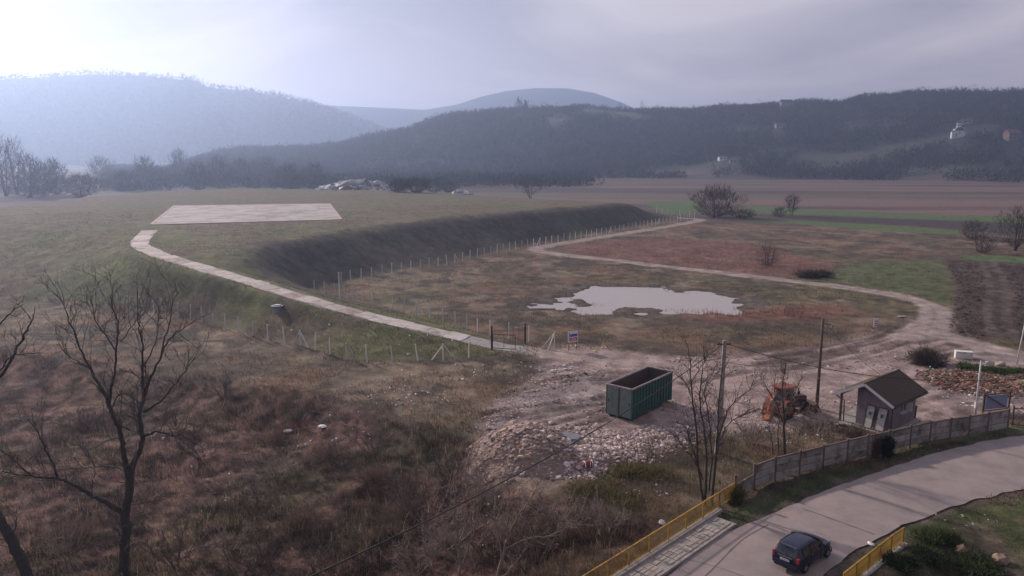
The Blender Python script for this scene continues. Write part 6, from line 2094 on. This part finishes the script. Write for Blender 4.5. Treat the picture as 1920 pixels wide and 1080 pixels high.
# dead weeds between yard and panel fence
x, y = polar_pts(rng, 120000, 28, 66, -3, 36)
wp = [tuple(p) for p in G2([(1240, 815), (1330, 815), (1470, 806), (1560, 800), (1620, 812), (1665, 842), (1542, 872), (1452, 893), (1375, 935), (1290, 988), (1160, 1066), (1060, 1125), (950, 1180), (900, 1120), (1040, 1010), (1080, 930), (1130, 875)])]
dn = fbm(x, y, 2.2, 3, 217, 0.6)
m_ = (sdist(x, y, wp) + (dn - 0.5) * 3 > 0) & (rng.random(len(x)) < sstep(0.30, 0.6, dn))
x, y = x[m_], y[m_]
blades("dead_weeds", "dead brown weeds between the yard and the panel fence", "weeds", x, y, rng.uniform(0.2, 0.75, len(x)), rng.uniform(0.016, 0.045, len(x)), pick(rng, len(x), [(0.150, 0.105, 0.075), (0.110, 0.085, 0.052), (0.085, 0.075, 0.042), (0.180, 0.135, 0.100)]), rng, 0.6)

# ------------------------------------------------------------------ shrubs near the camera
def leafy_shrub(name, label, px, py, w, h, cols, seed, n, size, upward=0.35, d=None, cat="shrub", group=None, z0=0.0):
    b = on(px, py); bz = hz(b[0], b[1])
    root = empty(name, (b[0], b[1], bz), label=label, cat=cat, group=group)
    rg = np.random.default_rng(seed)
    br = []
    for k in range(9):
        a = rg.uniform(0, 6.28); r = w * rg.uniform(0.2, 0.42)
        P = np.array([[0, 0, -0.1], [math.cos(a) * r * 0.4, math.sin(a) * r * 0.4, h * 0.45], [math.cos(a) * r, math.sin(a) * r, h * rg.uniform(0.6, 0.95)]])
        br.append((curve_pts(P, 3), np.linspace(0.03, 0.012, 7)))
    V, F = tubes_np(br, 4)
    mesh_np("stems", V, F, M_TWIG, parent=root)
    parts_ = []
    subs = 9 if w > 1.2 else 1
    for q in range(subs):
        a = rg.uniform(0, 6.28); rr_ = math.sqrt(rg.random()) * (0.62 if subs > 1 else 0.0)
        f = rg.uniform(0.35, 0.62) if subs > 1 else 1.0
        v_, f_, c_ = shard_cloud(rg, n // subs, w / 2 * f, (d or w) / 2 * f, h * rg.uniform(0.5, 1.05) if subs > 1 else h, z0, size, cols, upward, 0.1)
        v_[:, 0] += math.cos(a) * rr_ * w / 2; v_[:, 1] += math.sin(a) * rr_ * (d or w) / 2
        parts_.append((v_, c_ * rg.uniform(0.8, 1.2)))
    V = np.concatenate([p[0] for p in parts_]); CC = np.concatenate([p[1] for p in parts_])
    F = np.arange(len(V)).reshape(-1, 3)
    V[:, 2] = np.maximum(V[:, 2], -0.1)
    mesh_np("foliage", V, F, M_LEAF, CC, parent=root)
    return root
YG = [(0.165, 0.145, 0.045), (0.125, 0.115, 0.042), (0.21, 0.175, 0.070), (0.085, 0.075, 0.036), (0.14, 0.098, 0.066), (0.11, 0.078, 0.055)]
leafy_shrub("broom_shrub", "large yellow-green shrub below the pale stones, left one", 1120, 915, 4.2, 0.32, YG, 31, 2400, (0.36, 0.045))
leafy_shrub("broom_shrub", "yellow-green shrub clump against the edge of the pale stones", 1180, 885, 3.8, 0.34, YG, 32, 2000, (0.36, 0.045))
leafy_shrub("broom_shrub", "yellow-green shrub clump nearest the concrete pole side", 1235, 895, 3.4, 0.34, YG, 33, 1600, (0.36, 0.045))
leafy_shrub("broom_shrub", "low yellow-green shrub in front of the larger ones", 1170, 940, 3.2, 0.28, YG, 34, 1300, (0.34, 0.04))
DG = [(0.038, 0.052, 0.026), (0.058, 0.074, 0.034), (0.085, 0.096, 0.044), (0.028, 0.038, 0.022)]
leafy_shrub("dark_bush", "dark green bramble bush right of the short yellow railing", 1690, 1062, 2.2, 0.6, DG, 35, 3800, (0.20, 0.06))
leafy_shrub("dark_bush", "dark green bush in the lower right corner beyond the railing", 1745, 1050, 2.4, 0.42, DG, 36, 3200, (0.20, 0.06))
leafy_shrub("grassy_hummock", "bright green hummock behind the dark bushes at lower right", 1760, 1020, 3.0, 0.7, [(0.070, 0.088, 0.034), (0.090, 0.100, 0.042), (0.055, 0.070, 0.030)], 37, 4000, (0.26, 0.04), 0.6)
leafy_shrub("dark_bush", "low dark green growth at the bottom edge right of the stones", 1830, 1075, 3.4, 0.7, DG + [(0.065, 0.075, 0.035)], 38, 3600, (0.22, 0.05))
leafy_shrub("thuja", "small dark cone shaped evergreen against the panel fence", 1663, 856, 0.95, 1.75, [(0.016, 0.020, 0.014), (0.024, 0.028, 0.018)], 39, 2600, (0.16, 0.05), 0.7)
leafy_shrub("red_bush", "reddish bare bush growing through the panel fence beside the evergreen", 1635, 850, 1.6, 1.9, [(0.120, 0.066, 0.056), (0.095, 0.055, 0.048), (0.150, 0.095, 0.080)], 40, 1700, (0.45, 0.018), 0.6)
leafy_shrub("bare_bush", "wiry bare bush between the leaning doors and the panel fence", 1608, 822, 1.8, 1.2, [(0.150, 0.100, 0.082), (0.11, 0.075, 0.062), (0.20, 0.15, 0.12)], 41, 1300, (0.45, 0.018), 0.5)
leafy_shrub("ivy_clump", "ochre creeper over the broken left end of the panel fence", 1375, 938, 1.7, 1.3, [(0.130, 0.098, 0.036), (0.100, 0.080, 0.034), (0.075, 0.065, 0.030)], 42, 2400, (0.16, 0.06))
leafy_shrub("nettle_patch", "fresh green plants beside the white freezer", 1880, 702, 6.0, 0.6, [(0.060, 0.100, 0.028), (0.075, 0.120, 0.034), (0.050, 0.080, 0.026)], 43, 2600, (0.30, 0.08), d=2.6)
leafy_shrub("nettle_patch", "small fresh green patch left of the larger one by the rubble", 1818, 692, 3.2, 0.6, [(0.060, 0.090, 0.030), (0.070, 0.105, 0.034)], 44, 1200, (0.28, 0.08))
for i, (px, py, lab) in enumerate(((500, 828, "brown weed clump among the litter in the ditch, uppermost"), (600, 860, "brown weed clump right of centre in the ditch"), (700, 905, "reddish twiggy clump left of the rubble heap"), (760, 975, "reddish twiggy clump at the lower middle"), (560, 985, "wide reddish clump in the lower part of the ditch"), (150, 1010, "twiggy clump left of the tall tree trunk"), (1010, 1010, "red twiggy clump by the slanting sapling"), (1120, 1010, "twiggy clump close to the yellow railing"))):
    cols = [(0.100, 0.095, 0.045), (0.120, 0.110, 0.055), (0.085, 0.075, 0.042)] if "olive" in lab else [(0.130, 0.078, 0.062), (0.095, 0.062, 0.052), (0.165, 0.115, 0.090)]
    leafy_shrub("weed_clump", lab, px, py, 3.6, 0.8, cols, 300 + i, 800, (0.8, 0.026), 0.5, group="weed clumps in the ditch")

# ------------------------------------------------------------------ rubble, stones, litter
PHI = (1 + 5 ** 0.5) / 2
ICO_V = np.array([(-1, PHI, 0), (1, PHI, 0), (-1, -PHI, 0), (1, -PHI, 0), (0, -1, PHI), (0, 1, PHI), (0, -1, -PHI), (0, 1, -PHI), (PHI, 0, -1), (PHI, 0, 1), (-PHI, 0, -1), (-PHI, 0, 1)]) / 1.9
ICO_F = np.array([(0, 11, 5), (0, 5, 1), (0, 1, 7), (0, 7, 10), (0, 10, 11), (1, 5, 9), (5, 11, 4), (11, 10, 2), (10, 7, 6), (7, 1, 8), (3, 9, 4), (3, 4, 2), (3, 2, 6), (3, 6, 8), (3, 8, 9), (4, 9, 5), (2, 4, 11), (6, 2, 10), (8, 6, 7), (9, 8, 1)])
def rocks(name, label, cat, x, y, z, s, C, rng, flat=0.6):
    n = len(x)
    V = ICO_V[None] * rng.uniform(0.65, 1.25, (n, 12, 1)) * (s[:, None, None] * np.stack([rng.uniform(0.7, 1.4, n), rng.uniform(0.7, 1.4, n), rng.uniform(flat * 0.6, flat * 1.3, n)], 1)[:, None, :])
    a = rng.uniform(0, 6.28, n); t = rng.normal(0, 0.35, n)
    ct, st_ = np.cos(t)[:, None], np.sin(t)[:, None]
    vx, vz = V[:, :, 0] * ct + V[:, :, 2] * st_, -V[:, :, 0] * st_ + V[:, :, 2] * ct
    ca, sa = np.cos(a)[:, None], np.sin(a)[:, None]
    V = np.stack([vx * ca - V[:, :, 1] * sa + x[:, None], vx * sa + V[:, :, 1] * ca + y[:, None], vz + z[:, None]], 2).reshape(-1, 3)
    F = (ICO_F[None] + np.arange(n)[:, None, None] * 12).reshape(-1, 3)
    o = mesh_np(name, V, F, M_ROCK, np.repeat(C, 12, axis=0))
    return tag(o, label, cat, kind="stuff")

STONE = [(0.38, 0.28, 0.25), (0.31, 0.22, 0.19), (0.46, 0.36, 0.33), (0.25, 0.175, 0.15), (0.35, 0.26, 0.24), (0.38, 0.255, 0.19)]
PALE = [(0.50, 0.39, 0.37), (0.42, 0.32, 0.30), (0.57, 0.47, 0.44), (0.34, 0.25, 0.235), (0.26, 0.185, 0.165)]
hc_ = np.array(G(990, 850)[:2])
def heap_h(x, y):
    dx, dy = x - hc_[0], y - hc_[1]
    r = np.sqrt((dx / 4.9) ** 2 + (dy / 4.6) ** 2)
    n = fbm(x, y, 1.5, 4, 301, 0.6)
    r2 = np.sqrt(((x - hc_[0] - 4.2) / 3.8) ** 2 + ((y - hc_[1] + 1.0) / 2.6) ** 2)
    return np.maximum(1.9 * sstep(1.05, 0.12, r + (n - 0.5) * 0.5) * (0.75 + 0.5 * n), 0.7 * sstep(1.05, 0.2, r2 + (n - 0.5) * 0.5))
gx, gy = np.meshgrid(np.linspace(hc_[0] - 7, hc_[0] + 9.5, 120), np.linspace(hc_[1] - 6, hc_[1] + 6.5, 100))
hx, hy = gx.ravel(), gy.ravel()
hh_ = heap_h(hx, hy)
hzv = np.maximum(HT(hx, hy) - 0.12, HT(hx, hy) - 0.12 + hh_ * 1.05 + 0.12 * sstep(0.0, 0.1, hh_))
ii = np.arange(120 * 100).reshape(100, 120)
hf = np.stack([ii[:-1, :-1], ii[:-1, 1:], ii[1:, 1:], ii[1:, :-1]], -1).reshape(-1, 4)
hf = hf[(hh_[hf].max(1) > 0.02)]
u_, inv_ = np.unique(hf, return_inverse=True)
hcol = np.array([0.23, 0.165, 0.14])[None] * (0.7 + 0.6 * fbm(hx, hy, 0.8, 3, 305)[:, None])
heap = mesh_np("rubble_heap", np.stack([hx, hy, hzv], 1)[u_], inv_.reshape(-1, 4), M_ROCK, hcol[u_], smooth=False)
tag(heap, "heap of pinkish earth and broken stone at the edge of the yard", "rubble heap", kind="stuff")
rng = np.random.default_rng(401)
def ground_top(x, y):
    return HT(x, y) + heap_h(x, y) * 1.05
# fine rubble on the heap
n = 5200
x = hc_[0] + rng.normal(0, 2.6, n); y = hc_[1] + rng.normal(0, 2.3, n)
k = heap_h(x, y) > 0.05
x, y = x[k], y[k]
rocks("stone_rubble", "loose broken stones strewn over the rubble heap", "rubble", x, y, ground_top(x, y), rng.gamma(1.1, 0.042, len(x)) + 0.025, pick(rng, len(x), STONE, 0.25), rng)
# pale stones spread to the right
pp_ = [tuple(p) for p in G2([(1095, 800), (1150, 815), (1210, 805), (1290, 795), (1330, 815), (1265, 838), (1220, 855), (1150, 880), (1100, 905), (1050, 880), (1060, 840)])]
x0, y0 = np.min(pp_, 0); x1, y1 = np.max(pp_, 0)
n = 11000
x = rng.uniform(x0, x1, n); y = rng.uniform(y0, y1, n)
k = sdist(x, y, pp_) + rng.normal(0, 0.5, n) > 0
x, y = x[k], y[k]
rocks("pale_stones", "spread of pale pinkish stones beside the green container", "stones", x, y, ground_top(x, y) + 0.03, rng.gamma(1.2, 0.038, len(x)) + 0.025, pick(rng, len(x), PALE, 0.2), rng)
sx_, sy_ = [], []
for _ in range(1500):
    t = rng.random()
    p = G(915 + 150 * t + rng.normal(0, 26), 800 - 108 * t + rng.normal(0, 12))
    sx_.append(p[0]); sy_.append(p[1])
x, y = np.array(sx_), np.array(sy_)
rocks("crushed_rubble", "thin spread of crushed rubble between the heap and the path end", "rubble", x, y, ground_top(x, y) + 0.01, rng.gamma(1.2, 0.03, len(x)) + 0.02, pick(rng, len(x), PALE, 0.25), rng)
# scattered gravel over the yard
x, y = polar_pts(rng, 9000, 48, 100, -6, 40)
k = inside(x, y, yard_poly) & (rng.random(len(x)) < sstep(0.45, 0.68, fbm(x, y, 6, 3, 307)))
x, y = x[k], y[k]
rocks("yard_gravel", "scattered gravel and debris on the bare yard", "gravel", x, y, HT(x, y) + 0.01, rng.gamma(2.0, 0.03, len(x)) + 0.03, pick(rng, len(x), PALE + [(0.12, 0.09, 0.08)], 0.25), rng)
# brick rubble at right
bp_ = [tuple(p) for p in G2([(1735, 700), (1800, 695), (1870, 698), (1990, 706), (2050, 730), (1990, 745), (1880, 740), (1800, 735), (1740, 722)])]
x0, y0 = np.min(bp_, 0); x1, y1 = np.max(bp_, 0)
n = 4200
x = rng.uniform(x0, x1, n); y = rng.uniform(y0, y1, n)
k = (sdist(x, y, bp_) + rng.normal(0, 0.8, n) > 0) & (rng.random(n) < sstep(0.3, 0.55, fbm(x, y, 4, 2, 309)))
x, y = x[k], y[k]
C = pick(rng, len(x), [(0.22, 0.092, 0.064), (0.17, 0.075, 0.056), (0.24, 0.13, 0.092), (0.32, 0.26, 0.235), (0.16, 0.11, 0.09), (0.13, 0.095, 0.08), (0.10, 0.09, 0.055)], 0.25)
rocks("brick_rubble", "spread of broken red brick rubble at right behind the fence", "rubble", x, y, HT(x, y) + 0.05 + 0.25 * fbm(x, y, 3, 2, 311), rng.gamma(2.2, 0.032, len(x)) + 0.04, C, rng)
# ploughed clods
x, y = polar_pts(rng, 26000, 84, 180, 28, 41)
k = inside(x, y, plough_poly) & (seg_dist(x, y, [tuple(p) for p in rutl]) > 1.9) & (rng.random(len(x)) < 0.6)
x, y = x[k], y[k]
rocks("soil_clods", "dark soil clods over the ploughed field", "soil", x, y, HT(x, y), rng.gamma(2.0, 0.03, len(x)) + 0.04, pick(rng, len(x), [(0.075, 0.054, 0.050), (0.105, 0.076, 0.070), (0.058, 0.042, 0.040)], 0.25), rng)

# the largest stones one by one
def stone(label, px, py, s, col, seed, group=None, top=None, name="stone", cat="stone", flat=0.7):
    b = on(px, py)
    rg = np.random.default_rng(seed)
    z = float(ground_top(np.array([b[0]]), np.array([b[1]]))[0])
    V = ICO_V * rg.uniform(0.75, 1.2, (12, 1)) * s * np.array([rg.uniform(0.8, 1.3), rg.uniform(0.8, 1.3), flat])
    bm = bmesh.new()
    vs = [bm.verts.new(v) for v in V]
    for f in ICO_F: bm.faces.new([vs[i] for i in f])
    bmesh.ops.subdivide_edges(bm, edges=bm.edges, cuts=1, use_grid_fill=True)
    for v in bm.verts: v.co *= rg.uniform(0.92, 1.06)
    me = bpy.data.meshes.new(name)
    bm.to_mesh(me); bm.free()
    a = me.color_attributes.new("Col", 'FLOAT_COLOR', 'POINT')
    c = np.ones((len(me.vertices), 4), np.float32); c[:, :3] = col
    a.data.foreach_set("color", c.ravel())
    me.materials.append(M_ROCK)
    o = bpy.data.objects.new(name, me)
    COL.objects.link(o)
    o.location = (b[0], b[1], z + s * 0.25)
    o.rotation_euler = (rg.uniform(-0.3, 0.3), rg.uniform(-0.3, 0.3), rg.uniform(0, 6))
    return tag(o, label, cat, group)
rs = random.Random(55)
for i in range(46):
    px, py = rs.uniform(905, 1080), rs.uniform(805, 905)
    stone("broken stone chunk lying on the rubble heap", px, py, rs.uniform(0.13, 0.25), [v * rs.uniform(0.85, 1.15) for v in rs.choice(STONE)], 500 + i, "stone chunks on the rubble heap")
for i in range(44):
    t = rs.random()
    px, py = 1075 + 200 * t + rs.uniform(-15, 15), 868 - 52 * t + rs.uniform(-22, 18)
    stone("pale stone block among the spread stones beside the container", px, py, rs.uniform(0.12, 0.22), [v * rs.uniform(0.9, 1.15) for v in rs.choice(PALE)], 600 + i, "pale stone blocks by the container")
stone("large tan boulder on top of the rubble heap", 966, 800, 0.5, (0.40, 0.30, 0.215), 701)
stone("pale rounded boulder on the right flank of the rubble heap", 1033, 862, 0.42, (0.44, 0.37, 0.28), 702)
stone("brown stone at the lower right bank, left of two", 1802, 1040, 0.42, (0.20, 0.135, 0.10), 703, flat=0.9)
stone("brown stone at the lower right bank, right of two", 1874, 1056, 0.46, (0.24, 0.165, 0.125), 704, flat=0.8)
stone("broken concrete lump at the end of the short yellow railing", 1690, 1026, 0.28, (0.24, 0.17, 0.14), 705)
stone("pale boulder in the green patch right of the freezer", 1876, 686, 0.5, (0.36, 0.29, 0.25), 706)
gs = empty("stone_slab", on(1065, 838), label="flat grey stone slab lying at the foot of the rubble heap", cat="slab")
gs.location.z = float(ground_top(np.array([gs.location.x]), np.array([gs.location.y]))[0]) + 0.15
gs.rotation_euler = (0.18, 0.22, 0.5)
M_SLATE = mat("blue_grey_stone", (0.24, 0.235, 0.26), 0.85, var=0.15, scale=3)
MB().prism([(-0.95, -0.3), (-0.5, -0.55), (0.6, -0.5), (1.0, -0.1), (0.7, 0.45), (-0.4, 0.55)], -0.12, 0.12, axis='z').build("slab_body", M_SLATE, gs, bevel=0.03)
MB().prism([(0.75, 0.2), (1.3, 0.05), (1.45, 0.4), (1.0, 0.6)], -0.25, 0.0, axis='z').build("slab_fragment", M_SLATE, gs, bevel=0.03)

# red and white bundle below the stones
rb = on(1103, 884)
bun = empty("torn_bundle", (rb[0], rb[1], float(ground_top(np.array([rb[0]]), np.array([rb[1]]))[0]) + 0.25), 0.4, label="torn red and white bundle lying below the pale stones", cat="bundle")
bun.scale = (0.62, 0.62, 0.62)
M_REDC = mat("red_cloth", (0.22, 0.045, 0.045), 0.9, var=0.3, scale=5)
MB().tube([(-0.6, 0, -0.1), (-0.45, 0, 0.12), (0, 0, 0.22), (0.45, 0, 0.1), (0.6, 0, -0.15)], [0.12, 0.33, 0.4, 0.34, 0.15], 10).build("red_core", M_REDC, bun, smooth=True)
for xx in (-0.5, 0.12, 0.42):
    MB().tube([(xx + 0.30 * math.cos(R(a)) * 0.2, 0.42 * math.cos(R(a)), 0.12 + 0.40 * math.sin(R(a))) for a in range(-20, 201, 20)], 0.05, 6).build("white_band", M_SWHITE, bun)

# litter
def litter(name, label, pts_x, pts_y, size, cols, rng):
    n = len(pts_x)
    z = ground_top(pts_x, pts_y) + rng.uniform(0.02, 0.18, n)
    c = np.stack([pts_x, pts_y, z], 1)
    a = rng.normal(0, 1, (n, 3)); a /= np.linalg.norm(a, axis=1)[:, None]; a[:, 2] *= 0.4
    b = np.cross(a, rng.normal(0, 0.5, (n, 3)) + np.array([0, 0, 1])); b /= np.linalg.norm(b, axis=1)[:, None]
    s = size * rng.gamma(2.5, 0.26, n)
    up = np.array([0, 0, 1.0])[None] * s[:, None] * 0.35
    V = np.stack([c - a * s[:, None], c + b * s[:, None] * 0.6, c + a * s[:, None] * 0.8, c - b * s[:, None] * 0.7, c + up], 1).reshape(-1, 3)
    i = np.arange(n)[:, None] * 5
    F = np.concatenate([i + np.array([[0, 1, 4]]), i + np.array([[1, 2, 4]]), i + np.array([[2, 3, 4]]), i + np.array([[3, 0, 4]])])
    o = mesh_np(name, V, F, M_LITTER, np.repeat(pick(rng, n, cols, 0.2), 5, axis=0))
    return tag(o, label, "litter", kind="stuff")
WHITE = [(0.62, 0.60, 0.60), (0.50, 0.47, 0.46), (0.68, 0.66, 0.68), (0.40, 0.36, 0.34), (0.30, 0.32, 0.40)]
lx, ly = [], []
for (px, py, sx_, sy_, n) in ((760, 740, 110, 30, 170), (600, 800, 70, 25, 50), (850, 700, 70, 20, 45), (820, 660, 60, 10, 30), (930, 690, 60, 15, 50), (1020, 695, 30, 8, 40), (1060, 690, 20, 5, 30), (1100, 655, 60, 6, 20), (400, 870, 170, 60, 26), (980, 960, 150, 30, 26), (1230, 930, 50, 25, 22), (1560, 690, 120, 10, 60), (1700, 735, 110, 12, 90), (1840, 745, 70, 10, 70), (1400, 800, 90, 22, 40), (1520, 815, 60, 12, 24), (1800, 960, 80, 40, 26), (560, 640, 130, 12, 30), (1790, 690, 60, 8, 50)):
    for _ in range(n):
        p = G(min(max(rs.gauss(px, sx_ * 0.6), -50), 1990), rs.gauss(py, sy_ * 0.6))
        lx.append(p[0]); ly.append(p[1])
lx, ly = np.array(lx), np.array(ly)
k = ~inside(lx, ly, road_poly)
litter("litter", "scattered white plastic litter over the ground", lx[k], ly[k], 0.15, WHITE, rng)

# the waste tip on the plateau
def waste_tip(label, px0, px1, py, h_px, seed, n):
    b0, b1 = np.array(at_y(px0, py, 338)), np.array(at_y(px1, py, 338))
    c = (b0 + b1) / 2
    c[2] = float(H0(np.array([c[0]]), np.array([c[1]]))[0])
    w = np.linalg.norm(b1 - b0) / 2
    d = c[1] * CP; hh = h_px * d / FPX
    rg = np.random.default_rng(seed)
    u = rg.uniform(-1, 1, n); v = rg.normal(0, 0.45, n)
    x = c[0] + u * w; y = c[1] + v * w * 0.5
    prof_ = np.clip(1 - u ** 2 * 0.8, 0, 1) * np.exp(-v ** 2 * 1.4) * (0.6 + 0.7 * fbm(x, y, 7, 3, seed))
    z = c[2] + prof_ * hh * rg.random(n) ** 0.35
    C = pick(rg, n, [(0.34, 0.33, 0.36), (0.22, 0.22, 0.24), (0.45, 0.44, 0.46), (0.12, 0.11, 0.11), (0.25, 0.28, 0.30), (0.16, 0.13, 0.12)], 0.25)
    br_ = rg.random(n) < 0.03
    C[br_] = (0.8, 0.8, 0.8)
    V = ICO_V[None] * rg.uniform(0.6, 1.3, (n, 12, 1)) * (rg.gamma(2.0, 0.28, n) + 0.2)[:, None, None] * np.array([1.2, 1.0, 0.7])
    V = (V + np.stack([x, y, z], 1)[:, None, :]).reshape(-1, 3)
    F = (ICO_F[None] + np.arange(n)[:, None, None] * 12).reshape(-1, 3)
    o = mesh_np("waste_tip", V, F, M_LITTER, np.repeat(C, 12, axis=0))
    return tag(o, label, "waste heap", kind="stuff")
waste_tip("heap of pale household waste on the far edge of the plateau", 605, 738, 357, 17, 901, 2600)
waste_tip("smaller scatter of pale waste right of the dark hedge", 850, 880, 353, 6, 902, 160)

# ------------------------------------------------------------------ single odd things
wf = Vector(G(1806, 672)); wf.z = hz(wf.x, wf.y)
fz_ = empty("chest_freezer", wf, R(-18), label="discarded white chest freezer lying on the rubble at right", cat="freezer")
M_FRZ = mat("white_enamel", (0.66, 0.63, 0.58), 0.45, var=0.08, scale=2, dirt=(0.35, 0.27, 0.2), dirt_amt=0.4)
MB().box((0, 0, 0.36), (1.7, 0.75, 0.75)).build("cabinet", M_FRZ, fz_, bevel=0.04)
MB().box((0, 0, 0.79), (1.74, 0.79, 0.09)).build("lid", M_FRZ, fz_, bevel=0.02)
MB().box((0, -0.41, 0.72), (0.3, 0.05, 0.05)).build("handle", M_DARK, fz_)
MB().box((0.78, 0, 0.02), (0.1, 0.6, 0.08)).build("plinth", M_DARK, fz_)
leafy_shrub("brush_pile", "dark pile of cut brush behind the hut", 1738, 682, 5.2, 1.5, [(0.045, 0.034, 0.032), (0.062, 0.046, 0.042), (0.085, 0.062, 0.052)], 45, 3600, (0.7, 0.035), 0.3, cat="brush pile", d=3.6)
leafy_shrub("brush_pile", "low dark pile of branches beside the track", 1528, 520, 7.5, 1.3, [(0.050, 0.038, 0.035), (0.075, 0.055, 0.048)], 46, 1800, (0.9, 0.06), 0.3, cat="brush pile", d=3.0)
for i, (px, py, s, lab) in enumerate(((1752, 690, 0.45, "black rubbish bag slumped in front of the brush pile, left of two"), (1768, 688, 0.38, "black rubbish bag slumped in front of the brush pile, right of two"))):
    stone(lab, px, py, s, (0.022, 0.022, 0.028), 720 + i, "black rubbish bags", name="rubbish_bag", cat="bag", flat=0.75)
stone("white plastic bag on the road edge beside the short railing", 1634, 1022, 0.24, (0.66, 0.63, 0.64), 730, name="plastic_bag", cat="bag", flat=0.55)
stone("lime green plastic bag by the track near the sign board", 1116, 660, 0.22, (0.42, 0.52, 0.12), 731, name="plastic_bag", cat="bag", flat=0.6)
stone("white plastic bag in the litter left of the yard, largest", 1036, 697, 0.33, (0.66, 0.62, 0.63), 732, name="plastic_bag", cat="bag", flat=0.6)
stone("grey white plastic bag among the litter right of the largest bag", 1060, 694, 0.28, (0.5, 0.47, 0.5), 733, name="plastic_bag", cat="bag", flat=0.6)
stone("black bag scrap among the white litter by the path", 1098, 702, 0.2, (0.03, 0.03, 0.05), 734, name="rubbish_bag", cat="bag", flat=0.6)
stone("white plastic sack in the ditch brush near the middle", 540, 806, 0.36, (0.55, 0.53, 0.56), 735, name="plastic_bag", cat="bag", flat=0.4)
stone("pale plastic sack in the ditch right of the other sack", 605, 803, 0.34, (0.60, 0.57, 0.56), 736, name="plastic_bag", cat="bag", flat=0.4)
stone("crumpled white bag caught at the yellow railing", 1241, 983, 0.24, (0.62, 0.58, 0.56), 737, name="plastic_bag", cat="bag", flat=0.8)
wb = Vector(G(1691, 596)); wb.z = hz(wb.x, wb.y)
o = MB().box((0, 0, 0.12), (1.5, 0.4, 0.10), M=Matrix.Rotation(0.5, 3, 'Z') @ Matrix.Rotation(0.08, 3, 'Y')).build("loose_board", M_DOOR, bevel=0.01)
o.location = wb
tag(o, "white board lying in the grass near the bend of the track", "board")
mh = on(520, 583)
man = empty("inspection_shaft", (mh[0], mh[1], hz(mh[0], mh[1])), label="round concrete shaft with a lid standing on the grassy slope", cat="shaft")
MB().tube([(0, 0, -0.6), (0, 0, 0.45)], 0.55, 18).build("ring", M_SLATE, man)
MB().tube([(0, 0, 0.45), (0, 0, 0.57)], 0.78, 18).build("cover_slab", M_SLATE, man)
MB().box((0.05, 0, 0.63), (0.7, 0.55, 0.12)).build("lid", M_FRZ, man, bevel=0.02)
